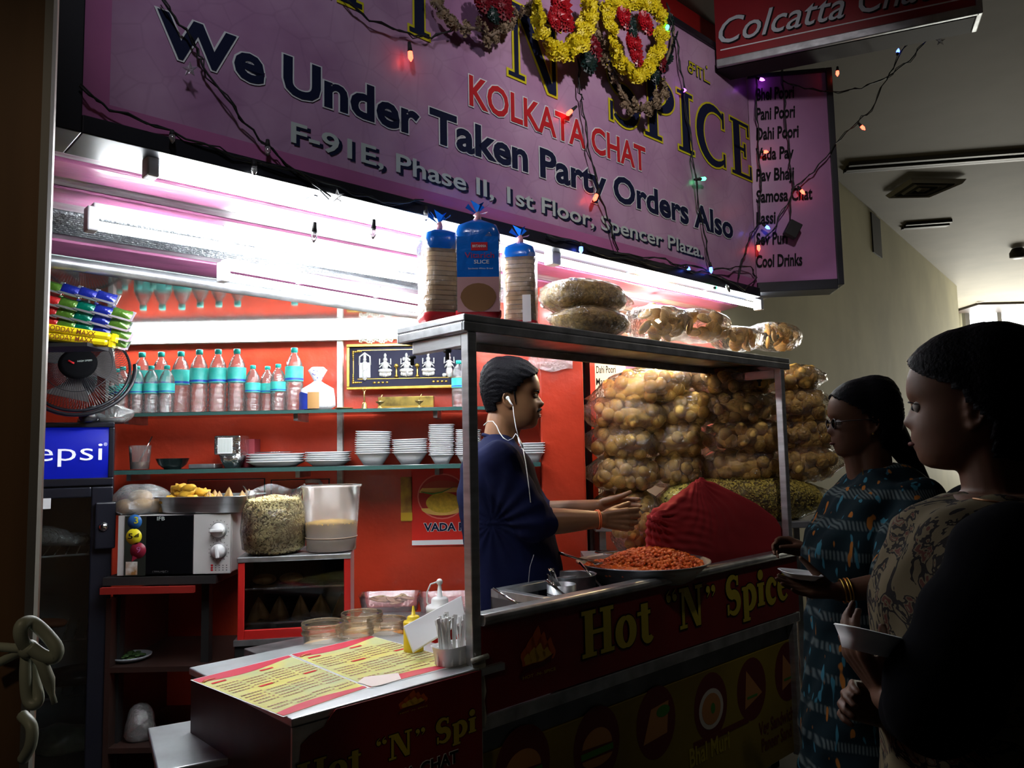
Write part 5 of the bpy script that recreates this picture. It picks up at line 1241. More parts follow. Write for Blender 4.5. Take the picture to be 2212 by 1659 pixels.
# ================================================================== POORI BAGS ON THE SIDE TABLE
tb0, tb1 = PY(1285, 1135, 3.6), PY(1800, 1135, 3.6)
TZ = PY(1600, 1128, 3.6).z
stt = thing('side_table', 'steel side table behind the cart carrying the poori bags', 'table', (tb0.x, 3.58, 0))
TL = tb1.x-tb0.x+.02
mb = MB().box(0, TL, 0, .5, TZ-.03, TZ); mb.build('table_top', steel, stt, bevel=.003)
for x, y in ((.02, .02), (TL-.05, .02), (.02, .45), (TL-.05, .45)): MB().box(x, x+.03, y, y+.03, 0, TZ-.03).build('leg', steel_d, stt)
gp = 'clear bags of round pooris piled behind the cart'
bags = [ # px, py, width px, height px, Y, tilt, label
 (1352, 1100, 130, 80, 3.72, .0, 'poori bag at the bottom left of the pile, behind the hands'),
 (1348, 1022, 140, 74, 3.70, .05, 'poori bag in the lowest full row, at its left end'),
 (1470, 1016, 150, 70, 3.78, 0, 'poori bag in the lowest full row, second from the left'),
 (1600, 1006, 160, 70, 3.74, -.05, 'poori bag in the lowest full row, left of the right post'),
 (1738, 1000, 130, 74, 3.78, -.05, 'poori bag in the lowest full row, right of the right post'),
 (1345, 958, 140, 76, 3.70, .12, 'poori bag in the second row from below, at its left end'),
 (1465, 950, 150, 74, 3.76, 0, 'poori bag in the second row from below, second from the left'),
 (1612, 944, 165, 72, 3.72, 0, 'poori bag in the second row from below, left of the right post'),
 (1735, 940, 130, 70, 3.80, 0, 'poori bag in the second row from below, right of the right post'),
 (1352, 898, 160, 78, 3.70, .1, 'poori bag in the third row from below, at its left end'),
 (1478, 886, 150, 72, 3.76, -.05, 'poori bag in the third row from below, second from the left'),
 (1600, 882, 165, 72, 3.72, .0, 'poori bag in the third row from below, left of the right post'),
 (1728, 880, 120, 76, 3.80, .0, 'poori bag in the third row from below, right of the right post'),
 (1392, 838, 190, 84, 3.72, -.2, 'bright poori bag sloping up in the top row, at its left end'),
 (1480, 812, 150, 66, 3.84, -.1, 'poori bag in the top row, second from the left'),
 (1590, 822, 180, 64, 3.74, 0, 'poori bag in the top row, left of the right post'),
 (1712, 818, 110, 56, 3.82, 0, 'poori bag in the top row, right of the right post')]
for i, (px, py, w, h, Y, tilt, lab) in enumerate(bags):
    p = PY(px, py, Y); rx = w/2/F*Y*1.1; rz = h/2/F*Y*1.10
    snack_bag(Matrix.Translation(p) @ Matrix.Rotation(.1*math.sin(i), 4, 'Z') @ Matrix.Rotation(tilt, 4, 'Y'), rx, .125, rz, lab, gp, piece=_pm, n=17, pr=.033, core=('poori_pile', poori_m), seed=20+i, tail=(-1 if i % 4 in (1, 0) and px < 1400 else (1 if px > 1700 else 0)))
# big bag of yellow puffed rice under them
p = PY(1600, 1080, 3.72)
RB = (.40, .14, .115)
t = thing('puffed_rice_sack', 'long clear bag of yellow puffed rice under the poori bags', 'snack bag', p)
pillow(*RB, n=40, m=22, seed=9, amp=.03, tail=1).build('plastic_film', film('bag_film2', (.97, .96, .9), gloss=.05, rough=.12, bump=.8, bscale=24, haze=.02), t)
yr = mat('yellow_puffed_rice', (.80, .66, .12), .55, var=.2, vscale=30)
pts = []; nr = []; rnd = random.Random(5)
while len(pts) < 5200:
    v = Vector((rnd.gauss(0, 1), rnd.gauss(0, 1), rnd.gauss(0, 1))).normalized()
    if v.y > .35: continue
    v = Vector([math.copysign(abs(c)**.85, c) for c in v]); q = Vector((v.x*RB[0], v.y*RB[1], v.z*RB[2]))
    pts.append(q*.955); nr.append(Vector((v.x/RB[0], v.y/RB[1], v.z/RB[2])).normalized())
mb = MB(); grains(mb, pts, nr, .011, .0042, 2); mb.build('puffed_rice', yr, t)['kind'] = 'stuff'
pillow(RB[0]*.93, RB[1]*.93, RB[2]*.93, seed=9, amp=.03).build('rice_core', mat('rice_core2', (.25, .18, .04), .8), t)
# poori bag standing by the pan
p = PY(1372, 1150, 3.25)
snack_bag(Matrix.Translation(p) @ Matrix.Rotation(-.5, 4, 'Y'), .10, .07, .085, 'amber poori bag standing behind the pan of chickpeas, under the hands', 'poori bags by the pan', piece=_pm, n=14, pr=.027, seed=77)
# ledge board behind the cart on which that bag stands
tag(MB().box(-.22, .22, -.12, .12, -.02, 0).build('steel_board', steel_d, loc=(p.x, p.y, p.z-.088)), 'small steel board behind the pan carrying the amber poori bag', 'board')
MB().box(-.18, .18, -.02, .02, -p.z+.088, -.02).build('support', steel_d, bpy.data.objects['steel_board'])
# white menu boards on the wall behind the pooris
wy = 4.28
def wpz(px, py): p = PY(px, py, wy); return p.x, p.z
xa, za = wpz(1285, 1115); xb, zb = wpz(1362, 770)
wb = thing('menu_board', 'tall white menu board with black dish names behind the poori bags', 'menu board', (xa, wy, za))
MB().box(0, xb-xa, 0, .012, 0, zb-za).build('board', mat('white_board_print', (.6, .62, .6), .4, var=.15, vscale=3), wb)
for s_, yb, xe in (('Dahi Poori', 806, 1330), ('Masala Poori', 832, 1352), ('Alu Poori', 856, 1330), ('Jhal Muri', 885, 1325), ('Bhel', 908, 1306), ('Sev Poori', 935, 1330), ('Samosa', 962, 1330), ('Lassi', 986, 1312), ('Dahi Papdi', 1012, 1340), ('Chat', 1065, 1312)):
    a, b, c = wpz(1288, yb), wpz(xe, yb), wpz(1288, yb-15)
    m = MB(); put_text(m, s_, a[0]-xa, b[0]-xa, a[1]-za, c[1]-za, P2M(0, -.001), bold=.01); m.build('lettering', blk_p, wb)
a, b = wpz(1362, 1115), wpz(1372, 770); MB().box(a[0]-xa, b[0]-xa, -.001, .012, 0, zb-za).build('violet_stripe', mat('violet_print', (.25, .08, .3), .4), wb)
a, b = wpz(1374, 770), wpz(1386, 770); MB().box(a[0]-xa, b[0]-xa, 0, .012, 0, zb-za).build('yellow_stripe', mat('lime_print', (.6, .6, .03), .4), wb)
a, b = wpz(1388, 770), wpz(1500, 770); MB().box(a[0]-xa, b[0]-xa, 0, .012, 0, zb-za).build('picture_panel', MATS['white_board_print'], wb)
# ================================================================== ON THE CART
# pan of chickpeas
pp = PZ(1388, 1212, .965)
pan = thing('chickpea_pan', 'wide steel pan heaped with orange spiced chickpeas', 'pan', (pp.x, pp.y, .875))
PR = 275/2/F*pp.y
mb = MB().lathe([(0, .0), (PR*.55, .0), (PR*.78, .03), (PR*.95, .075), (PR, .088), (PR*1.03, .09), (PR*1.03, .094), (PR*.99, .092), (PR*.93, .078), (PR*.76, .034), (PR*.5, .006), (0, .006)], 48); mb.build('pan_body', steel, pan)
MB().lathe([(PR*.85, .06), (PR*.9, .072), (PR*.6, .088), (0, .10)], 36).build('gravy', mat('orange_gravy', (.62, .10, .006), .2, var=.4, vscale=25, bump=.4, bscale=50), pan)
mb = MB(); rnd = random.Random(11)
ico = MB().ball((0, 0, 0), (1, 1, 1), 6, 4)
for k in range(1500):
    r = PR*.9*math.sqrt(rnd.random()); a = rnd.uniform(0, 2*PI); x, y = r*math.cos(a), r*math.sin(a)
    hm = max(0, 1-((x-.05)**2+(y-.02)**2)/(PR*.8)**2); z = .072+.045*hm+.016*max(0, 1-(r/PR/.9)**2)+rnd.uniform(-.004, .005)
    if x < -.06 and y < .02 and rnd.random() < .6: z -= .006
    s = rnd.uniform(.0065, .0095); mb.add([(v[0]*s+x, v[1]*s+y, v[2]*s*.85+z) for v in ico.v], ico.f, True)
mb.build('chickpeas', mat('orange_chickpea', (.75, .16, .012), .28, col2=(.5, .06, .004), vscale=18, var=.3), pan)['kind'] = 'stuff'
def stick_tool(name, label, p0, p1, r=.004, cat='spoon', bowl=0, flat=None, slots=False):
    t = thing(name, label, cat, p0); d = p1-p0
    MB().tube([(0, 0, 0), d*.5+Vector((0, 0, -.004)), d], [r*1.3, r, r*1.2], 8, flat=flat).build('handle', chrome, t)
    if bowl: MB().lathe([(bowl, 0), (bowl*.8, -bowl*.3), (bowl*.4, -bowl*.5), (0, -bowl*.55)], 16, Matrix.Translation(d) ).build('spoon_bowl', chrome, t)
    return t
stick_tool('serving_spoon', 'steel serving spoon lying in the chickpeas with its handle towards the man', PZ(1204, 1193, 1.02), PZ(1292, 1216, .975), .0045, bowl=.02)
lid = PZ(1335, 1188, .98)
# pot, mug and spoons at the left end of the cart
q = PZ(1235, 1240, .955)
t = thing('steel_pot', 'wide dark steel pot between the man and the pan', 'pot', (q.x, q.y, WZ+.001)); h = .955-WZ; r = .085
MB().lathe([(0, 0), (r*.95, 0), (r, .01), (r, h-.004), (r*1.06, h), (r*1.0, h-.001), (r*.97, h-.006), (r*.96, .012), (0, .006)], 32).build('pot_body', steel_d, t)
q = PZ(1213, 1262, .945)
t = thing('steel_mug', 'small steel mug holding two spoons at the front of the cart', 'mug', (q.x, q.y, WZ+.001)); h = .945-WZ; r = .05
MB().lathe([(0, 0), (r, 0), (r, h), (r*.96, h), (r*.95, .004), (0, .004)], 28).build('mug_body', steel, t)
for k in (.35, .75): MB().tube([(r*1.01*math.cos(a), r*1.01*math.sin(a), h*k) for a in [i*2*PI/28 for i in range(28)]], .0015, 5, True).build('ring', chrome, t)
a, b = PZ(1190, 1228, 1.0), PZ(1206, 1266, .93)
t = stick_tool('slotted_spoon', 'flat steel spoon with a slot in its handle standing in the mug', a, b, .009, flat=.25)
MB().tube([(0, -.004, -.008), (b-a)*.6+Vector((0, -.004, 0))], .003, 6, flat=.5).build('slot', blackm, t)
stick_tool('steel_ladle', 'long steel spoon leaning from the mug onto the rim', PZ(1181, 1252, .97), PZ(1236, 1296, .90), .005)
stick_tool('steel_ladle', 'steel rod ladle leaning between the pan and the rim', PZ(1252, 1214, .99), PZ(1304, 1272, .90), .004)
stick_tool('steel_ladle', 'steel spatula leaning on the rim near the left post', PZ(1066, 1271, .94), PZ(1140, 1313, .895), .004)
t = MB().lathe([(0, 0), (.085, 0), (.09, .006), (.085, .008), (0, .01)], 32).build('pan_lid', chrome, loc=(PZ(1330, 1190, .97).x, PZ(1330, 1190, .97).y, .96)); tag(t, 'round steel lid behind the pan of chickpeas', 'lid')
t.name = 'pot_cover'
# red cloth bundle
pts = []; bz = .88; wc = .19
def P_(px, py, dy=0): return MC @ LP(MC, px, py, 1, wc+dy)
sil = [(1400, 1185), (1404, 1120), (1412, 1108), (1513, 1031), (1521, 1033), (1560, 1052), (1600, 1077), (1628, 1105), (1643, 1140), (1650, 1185)]
xcl = LP(MC, 1525, 1200, 1, wc).x
for px, py in sil:
    p = LP(MC, px, py, 1, wc); hgt = (p.z-bz)/.36; th = .155*math.sqrt(max(0.02, 1-hgt**2)) if px > 1425 else .03
    for q in (-1, -.6, 0, .6, 1): pts.append(MC @ Vector((xcl+(p.x-xcl)*(1-.06*q*q), wc+th*q, p.z-(.02*abs(q) if px > 1425 else 0))))
    pts.append(MC @ Vector((p.x, wc+th*.7, bz))); pts.append(MC @ Vector((p.x, wc-th*.7, bz)))
hb = hull(pts); me = remesh(hb, .006, 6, 'red_cloth'); v = getv(me); n_ = normals(me)
kx, ky, kz = P_(1408, 1115, -.03); d_ = v-np.array([kx, ky, kz]); rr = np.linalg.norm(d_, axis=1); ang = np.arctan2(d_[:, 2], d_[:, 0])
w1 = np.exp(-rr/.13)*np.sin(ang*26+2*np.sin(rr*20))*.010
px_, py_, pz_ = P_(1515, 1035, -.03); d2 = v-np.array([px_, py_, pz_]); r2_ = np.linalg.norm(d2, axis=1); a2 = np.arctan2(d2[:, 2], d2[:, 0]+d2[:, 1]*.6)
w2 = np.exp(-r2_/.16)*np.sin(a2*22+np.sin(r2_*30))*.006
# long tension folds running from the gather to the right
w3 = np.clip(1-rr/.42, 0, 1)*.0045*np.sin((v[:, 2]-kz+.35*(v[:, 0]-kx))*190+3*np.sin(v[:, 0]*14))
v = v+n_*(w1+w2+w3)[:, None]; v[:, 2] = np.maximum(v[:, 2], bz-.01); setv(me, v)
me.materials.append(mat('maroon_cloth', (.30, .008, .012), .85, var=.2, vscale=4)); 
tag(meshobj('cloth_bundle', me), 'dark red cloth bundle gathered to a point behind the pan', 'cloth')
# ================================================================== PREP TABLE AND CONTAINERS
pt = thing('prep_table', 'low prep table behind the menu counter with the plastic tubs', 'table', M=MM)
PZt = .735
MB().box(.32, .66, .66, .97, PZt-.03, PZt).build('table_top', steel_d, pt, bevel=.003)
for x, y in ((.33, .67), (.6, .67), (.33, .93), (.6, .93)): MB().box(x, x+.03, y, y+.03, 0, PZt-.03).build('leg', steel_d, pt)
MB().box(ML+.006, ML+.095, .0, .60, .775, .795).build('side_shelf', steel, box)
MB().box(ML+.03, ML+.06, .1, .5, .1, .775).build('side_support', steel_d, box)
tub = film('tub_plastic', (.95, .88, .75), gloss=.07, rough=.15, bump=.1, haze=.20, hcol=(.8, .66, .45))
sauce_o = mat('orange_masala', (.6, .25, .04), .5, var=.6, vscale=50); beige = mat('beige_batter', (.62, .48, .3), .5, var=.2, vscale=10)
def tubf(px, py, z, r, label, fill, fz=.4):
    p = PZ(px, py, z); h = z-PZt
    t = thing('plastic_tub', label, 'tub', (p.x, p.y, PZt+.001), group='round plastic tubs behind the menu counter')
    MB().shell([(0, .001), (r*.88, 0), (r*.92, h*.7), (r*1.0, h*.72), (r*1.0, h*.78), (r*.97, h*.8), (r*.99, h*.9), (r*1.02, h*.91), (r*1.02, h*.95), (r*.98, h)], 36).build('tub_body', tub, t)
    for k in (.75, .93, 1.0): MB().tube([(r*1.0*math.cos(a), r*1.0*math.sin(a), h*k) for a in [i*2*PI/32 for i in range(32)]], .0018, 5, True).build('rim_ring', tub, t)
    MB().lathe([(0, .002), (r*.87, .002), (r*.9, h*fz), (0, h*fz+.004)], 28).build('filling', fill, t)
tubf(698, 1345, .855, .068, 'clear round plastic tub nearest to the samosa warmer', beige, .45)
tubf(782, 1324, .855, .070, 'clear round plastic tub at the back of the group', beige, .5)
tubf(766, 1354, .83, .062, 'low clear round tub half hidden by the menu counter top', beige, .6)
tubf(835, 1338, .835, .066, 'round tub with orange masala left of the yellow mustard bottle', sauce_o, .55)
def rtub(px, py, z, w, d, label, fill=None):
    p = PZ(px, py, z); t = thing('rectangular_tub', label, 'tub', (p.x, p.y+d, PZt+.001), .05); h = z-PZt
    MB().shell([(0, .001), (.9, 0), (1.0, h), (1.03, h+.001)], 40, sx=w, sy=d, pw=.35).build('tub_body', film('pink_tub_plastic', (.9, .7, .68), gloss=.08, rough=.15, bump=.1, haze=.3, hcol=(.6, .3, .3)), t)
    if fill:
        for k in range(14):
            a = k*2.4; r = .5*math.sqrt(k/14); MB().ball((0, 0, 0), (.035, .022, .005), 10, 5, TR(w*r*math.cos(a)*1.2, d*r*math.sin(a), h*.55+.004*(k % 5), k, 1, .3*math.sin(k), .3*math.cos(k*2))).build('papad_piece', fill, t)
    return t
pdm = mat('papad', (.6, .45, .28), .6, var=.3, vscale=20)
# a second low table under the rectangular tubs
t2 = thing('rear_table', 'low rear table by the red wall under the rectangular tubs', 'table', (PY(770, 1300, 3.2).x, 3.02, 0))
MB().box(0, .55, 0, .28, PZt-.03, PZt).build('table_top', steel_d, t2)
for x in (.02, .5): MB().box(x, x+.03, .1, .13, 0, PZt-.03).build('leg', steel_d, t2)
rtub(838, 1290, .80, .13, .07, 'rectangular pinkish tub with broken papad pieces by the red wall', pdm)
rtub(962, 1290, .80, .12, .07, 'rectangular pinkish tub behind the sauce bottle')
# sauce bottles
q = Vector((PZ(893, 1385, .795).x, 0, 0)); q = MM @ Vector((ML+.045, .40, .796)); 
q = MM @ Vector((LP(MM, 893, 1370, 0, ML+.04).x, LP(MM, 893, 1370, 0, ML+.04).y, .796))
def squeeze(px, py, z0, h, r, m_body, m_cap, label, tail=False, Y=None):
    p = PY(px, py, Y); t = thing('squeeze_bottle', label, 'sauce bottle', (p.x, Y, z0))
    MB().lathe([(0, 0), (r, 0), (r*1.02, .01), (r*1.02, h*.52), (r*.95, h*.56), (r*.92, h*.58)], 24).build('bottle_body', m_body, t)
    MB().lathe([(r*1.02, h*.56), (r*1.04, h*.64), (r*.98, h*.67), (r*.65, h*.69), (r*.62, h*.76), (r*.5, h*.78), (r*.25, h*.79), (r*.22, h*.79), (r*.10, h*.98), (0, h)], 24).build('cap', m_cap, t)
    if tail:
        MB().ball((0, 0, h*1.0), .011, 12, 8).build('tip_cap', m_cap, t)
        MB().tube([(-.008, 0, h*1.0), (-.03, 0, h*.97), (-.043, 0, h*.85), (-.043, 0, h*.72), (-.034, 0, h*.65)], .003, 6).build('cap_strap', m_cap, t)
    return t
yb_ = mat('mustard_yellow', (.82, .60, .02), .35)
ypos = PY(893, 1340, 2.40); squeeze(893, 1340, .7965, 1.4-(1296-975)/F*2.40-.7965, .030, yb_, yb_, 'yellow mustard squeeze bottle beside the white foam tray', Y=2.40)
zt2 = 1.4-(1240-973)/F*2.62; squeeze(950, 1300, PZt+.001, zt2-.011-PZt, .045, mat('ketchup_red', (.55, .015, .01), .3), white_pl, 'red ketchup bottle with a white cap and strap behind the foam tray', True, 2.62)
# tilted foam tray, spoon basket
def quad_slab(name, pts, th, m_, label, cat):
    c0 = sum(pts, Vector())/4; n_ = (pts[1]-pts[0]).cross(pts[3]-pts[0]).normalized()*th
    vs = [p-c0 for p in pts]+[p-c0+n_ for p in pts]; inner = [(p-c0)*.82+n_*.2 for p in pts]
    mb = MB().add(vs, [(0, 1, 5, 4), (1, 2, 6, 5), (2, 3, 7, 6), (3, 0, 4, 7), (3, 2, 1, 0)]); k = len(mb.v); mb.v += [tuple(p) for p in inner]
    mb.f += [(4, 5, k+1, k), (5, 6, k+2, k+1), (6, 7, k+3, k+2), (7, 4, k, k+3), (k, k+1, k+2, k+3)]; mb.s += [False]*5
    o = mb.build(name, m_, loc=c0, bevel=.002); return tag(o, label, cat)
quad_slab('foam_tray', [PY(893, 1408, 2.26), PY(872, 1352, 2.30), PY(997, 1286, 2.40), PY(1006, 1338, 2.36)], .012, foam, 'white foam tray leaning diagonally behind the spoon basket', 'tray')
sb_ = LP(MM, 975, 1400, 0, ML+.05); 
bp0 = PY(975, 1412, 2.24)
t = thing('spoon_basket', 'small white plastic basket full of white plastic spoons', 'basket', (bp0.x, 2.25, .796), UZ)
mb = MB().shell([(0, .001), (.032, 0), (.04, .055), (.043, .058)], 24, pw=.6, sx=1.35); mb.build('basket_body', white_pl, t)
for k in range(12): a = k*2*PI/12; MB().box(-.003, .003, -.002, .002, .008, .05, TR(.05*math.cos(a), .037*math.sin(a), 0, a+PI/2)).build('slat', white_pl, t)
rnd = random.Random(8)
spm = MB(); spm.box(-.0045, .0045, -.001, .001, 0, .115); spm.box(-.006, .006, -.0012, .0012, .108, .122); spme = spm.mesh('plastic_spoon', white_pl)
for k in range(26):
    o = meshobj('plastic_spoon', spme); x = rnd.uniform(-.042, .042); y = rnd.uniform(-.026, .026)
    o.matrix_world = TR(bp0.x, 2.25, .80+rnd.uniform(0, .02), UZ) @ TR(x*.75, y*.75, 0, rnd.uniform(-.8, .8), 1, rnd.uniform(-.15, .15)+y*4, x*3.5+rnd.uniform(-.1, .1))
    tag(o, 'white plastic spoon standing in the small white basket', 'spoon', 'white plastic spoons in the basket')
# menu sheets on the counter
sheet_y = mat('menu_yellow', (.80, .74, .22), .25, col2=(.55, .62, .35), vscale=6, var=.3); sheet_r = mat('menu_red', (.62, .05, .09), .3); sheet_t = mat('menu_text', (.28, .12, .04), .5)
def menu_sheet(c, label, lift, torn):
    pts = [PZ(x, y, .8005+lift) for x, y in c]; o0 = pts[0].copy(); e = [p-o0 for p in pts]
    t = thing('menu_sheet', label, 'menu', o0)
    def bl(u, v, z=0): return tuple((e[0]*(1-u)+e[1]*u)*(1-v)+(e[3]*(1-u)+e[2]*u)*v+Vector((0, 0, z)))
    def patch(name, m_, u0, u1, v0, v1, z, wob=0):
        mb = MB(); n = 12
        for i in range(n+1):
            u = u0+(u1-u0)*i/n; w_ = wob*math.sin(i/n*PI*1.3)
            mb.v += [bl(u, v0+(w_ if v0 > .5 else 0), z), bl(u, v1+(w_ if v0 <= .5 else 0), z)]
        mb.f = [(2*i, 2*i+2, 2*i+3, 2*i+1) for i in range(n)]; mb.s = [False]*n; return mb.build(name, m_, t)
    patch('white_margin', foam, 0, 1, 0, 1, 0); patch('paper', sheet_y, .01, .99, .01, .99, .0006)
    patch('red_heading', sheet_r, .012, .988, .012, .10, .0011, .05); patch('red_footer', sheet_r, .012, .988, .925, .988, .0011, -.03)
    mb = MB(); rnd = random.Random(int(lift*9000)+4)
    for col in range(4):
        for r_ in range(15):
            v = .2+r_*.046+(.02 if col % 2 else 0); u = .05+col*.24
            if r_ % 6 == 0: continue
            x = u
            while x < u+.17: w_ = rnd.uniform(.012, .035); a, b, c_, d_ = bl(x, v, .0015), bl(min(x+w_, u+.18), v, .0015), bl(min(x+w_, u+.18), v+.016, .0015), bl(x, v+.016, .0015); mb.add([a, b, c_, d_], [(0, 1, 2, 3)]); x += w_+.008
            a, b, c_, d_ = bl(u+.19, v, .0015), bl(u+.21, v, .0015), bl(u+.21, v+.016, .0015), bl(u+.19, v+.016, .0015); mb.add([a, b, c_, d_], [(0, 1, 2, 3)])
    mb.build('printed_lines', sheet_t, t)
    mb = MB()
    for u, v in ((.06, .17), (.54, .17), (.3, .45), (.78, .45)): a, b, c_, d_ = bl(u, v, .0016), bl(u+.14, v, .0016), bl(u+.14, v+.025, .0016), bl(u, v+.025, .0016); mb.add([a, b, c_, d_], [(0, 1, 2, 3)])
    mb.build('printed_headings', MATS['red_print'], t)
    mb = MB().tube([bl(.03, .12, .002), bl(.08, .09, .002), bl(.16, .1, .002)], [.004, .008, .002], 6, flat=.15); mb.build('chilli_print', MATS['flame_orange'], t)
    if torn: mb = MB(); q = [bl(.0, .86, .0018), bl(.12, .80, .0018), bl(.38, .88, .0018), bl(.3, .99, .0018), bl(.1, 1.0, .0018), bl(.02, .99, .0018)]; mb.add(q, [tuple(range(6))]); mb.build('torn_patch', mat('torn_paper', (.7, .6, .55), .6), t)
    return t
# sheet axes: u along the counter length, v from the back edge to the front edge
menu_sheet([(411, 1469), (624, 1415), (797, 1486), (612, 1549)], 'yellow and red printed menu sheet on the left half of the menu counter', .000, False)
menu_sheet([(626, 1414), (801, 1373), (1013, 1431), (800, 1487)], 'yellow and red menu sheet with a torn corner on the right half of the counter', .0004, True)
# white cable tie knot on the brown column
kt = thing('tied_cord', 'pale plastic cord tied in a bow around the brown column at the far left', 'cord', PY(55, 1400, .93))
KB = PY(55, 1400, .93); kp = lambda px, py, dy=0: PY(px, py, .925+dy)-KB
cordm = mat('pale_cord', (.30, .33, .26), .45)
cr = .0065
def catm(P, n=6):
    P = [Vector(p) for p in P]; Q = [P[0]]+P+[P[-1]]; out = []
    for i in range(1, len(Q)-2):
        for k in range(n):
            t = k/n; out.append(.5*((2*Q[i])+(Q[i+1]-Q[i-1])*t+(2*Q[i-1]-5*Q[i]+4*Q[i+1]-Q[i+2])*t*t+(3*Q[i]-Q[i-1]-3*Q[i+1]+Q[i+2])*t**3))
    return out+[P[-1]]
MB().tube(catm([kp(-30, 1395), kp(30, 1400, -.01), kp(55, 1402, -.02)]), cr*.8, 10).build('cord', cordm, kt)
MB().tube(catm([kp(-30, 1445), kp(10, 1425), kp(55, 1402, -.015)]), cr*.8, 10).build('cord', cordm, kt)
MB().tube(catm([kp(60, 1405, -.02), kp(45, 1375, -.03), kp(48, 1350, -.03), kp(70, 1345, -.02), kp(100, 1370, -.015), kp(122, 1400, -.015), kp(118, 1420, -.015), kp(95, 1418, -.02), kp(65, 1398, -.025)]), cr*1.15, 10).build('bow_loop', cordm, kt)
MB().tube(catm([kp(58, 1405, -.015), kp(55, 1460, -.02), kp(60, 1510, -.02), kp(75, 1522, -.02), kp(82, 1505, -.015), kp(72, 1460, -.012), kp(68, 1405, -.012)]), cr, 10).build('bow_loop', cordm, kt)
MB().tube([kp(70, 1405, -.02), kp(90, 1430, -.02), kp(105, 1470, -.015), kp(112, 1500, -.01), kp(118, 1520, -.01)], [cr, cr, cr*1.1, cr*.5, cr*.5], 8).build('cord_end', cordm, kt)
MB().ball(kp(62, 1403, -.02), .011, 10, 8).build('knot', cordm, kt)
MB().tube(catm([kp(48, 1545, -.0), kp(68, 1570, -.01), kp(66, 1610, -.01), kp(50, 1640, 0)]), cr, 10).build('cord', cordm, kt)
# ================================================================== GARLANDS
def sl(px, py, w=-.06): return LP(MS, px, py, 1, w)
yel_f = mat('marigold_yellow', (.85, .72, .02), .5, var=.2, vscale=20); red_f = mat('red_satin', (.5, .01, .02), .35, var=.4, vscale=20); drk_f = mat('dark_green_satin', (.01, .03, .025), .4); dried = mat('dried_flowers', (.30, .22, .13), .8, var=.5, vscale=25); dred = mat('dark_red_satin', (.18, .004, .012), .45)
def frill(r, n=12, seed=0, layers=3):
    rnd = random.Random(seed); mb = MB()
    for L in range(layers):
        rr = r*(1-.22*L); y = -.005*L
        for k in range(n):
            a = 2*PI*k/n+L*.3; b = a+2*PI/n*.9; j = rnd.uniform(.85, 1.1)
            mb.add([(0, y-.006, 0), (rr*math.cos(a)*j, y+.004, rr*math.sin(a)*j), (rr*1.1*math.cos((a+b)/2), y-.004, rr*1.1*math.sin((a+b)/2)), (rr*math.cos(b), y+.004, rr*math.sin(b))], [(0, 1, 2, 3)])
    return mb
yfm = frill(.034, 11, 1, 4).mesh('flower', yel_f); dfm = frill(.026, 8, 2, 3).mesh('flower', dried); rfm = frill(.05, 14, 3, 4).mesh('flower', red_f); kfm = frill(.045, 12, 4, 3).mesh('flower', drk_f); rdm = frill(.05, 12, 5, 4).mesh('flower', dred)
def poly_pts(pix, step, w):
    P = [sl(x, y, w) for x, y in pix]; out = []; 
    for a, b in zip(P, P[1:]):
        n = max(1, int((b-a).length/step))
        for i in range(n): out.append(a+(b-a)*i/n)
    return out+[P[-1]]
def garland(name, pix, me, label, step=.02, w=-.07, jit=.008, s0=1, extra=()):
    P = poly_pts(pix, step, w); base = P[0]
    t = thing(name, label, 'garland', M=MS @ Matrix.Translation(base), group=None); rnd = random.Random(len(P))
    MB().tube([p-base for p in P], .006, 6).build('string', mat('string_thread', (.2, .15, .1), .8), t)
    for p in P:
        o = meshobj('flower', me, t); q = p-base+Vector((rnd.uniform(-jit, jit), rnd.uniform(-jit, jit), rnd.uniform(-jit, jit)))
        o.matrix_local = Matrix.Translation(q) @ Euler((rnd.uniform(-.6, .6), rnd.uniform(0, 6), rnd.uniform(-.8, .8))).to_matrix().to_4x4() @ Matrix.Scale(s0*rnd.uniform(.85, 1.15), 4)
    for me2, px, py, s in extra:
        for k in range(2): o = meshobj('rosette', me2, t); o.matrix_local = Matrix.Translation(sl(px, py, w-.015-.01*k)-base) @ Matrix.Rotation(k*.4, 4, 'Y') @ Matrix.Scale(s*(1-.2*k), 4)
    return t
garland('flower_garland', [(1160, 5), (1162, 40), (1172, 85), (1200, 110), (1232, 112), (1258, 85), (1268, 45), (1272, 5)], yfm, 'bright yellow flower loop with a red centre, left one over the sign', .017, -.09, .008, 1.0,
        [(rfm, 1212, 5, 1.15), (rfm, 1212, 35, 1.15), (rfm, 1200, 45, .8), (rfm, 1225, 45, .8), (kfm, 1208, 2, .7)])
garland('flower_garland', [(1310, 5), (1318, 50), (1325, 100), (1345, 145), (1375, 165), (1405, 145), (1425, 100), (1432, 50), (1420, 15), (1370, 5), (1320, 10)], yfm, 'bright yellow flower loop with a red and dark green centre, right one over the sign', .017, -.10, .008, 1.0,
        [(rfm, 1350, 40, 1.0), (rfm, 1395, 50, 1.0), (rfm, 1370, 95, 1.05), (rfm, 1375, 120, .9), (kfm, 1362, 50, .9), (kfm, 1368, 72, .7)])
garland('dried_garland', [(940, 5), (965, 35), (1000, 60), (1030, 62), (1060, 78), (1090, 60), (1115, 35), (1150, 20)], dfm, 'brown dried flower string drooping left of the yellow loops', .022, -.05, .014, .9, [(rdm, 1085, 15, 1.1), (rdm, 1045, 5, .9), (kfm, 1065, 30, .8)])
garland('dried_garland', [(1288, 5), (1290, 60), (1305, 120), (1330, 165), (1345, 205), (1370, 235), (1400, 238), (1425, 215), (1435, 180)], dfm, 'long brown dried flower string hanging to the letters between the yellow loops', .018, -.06, .016, .95)
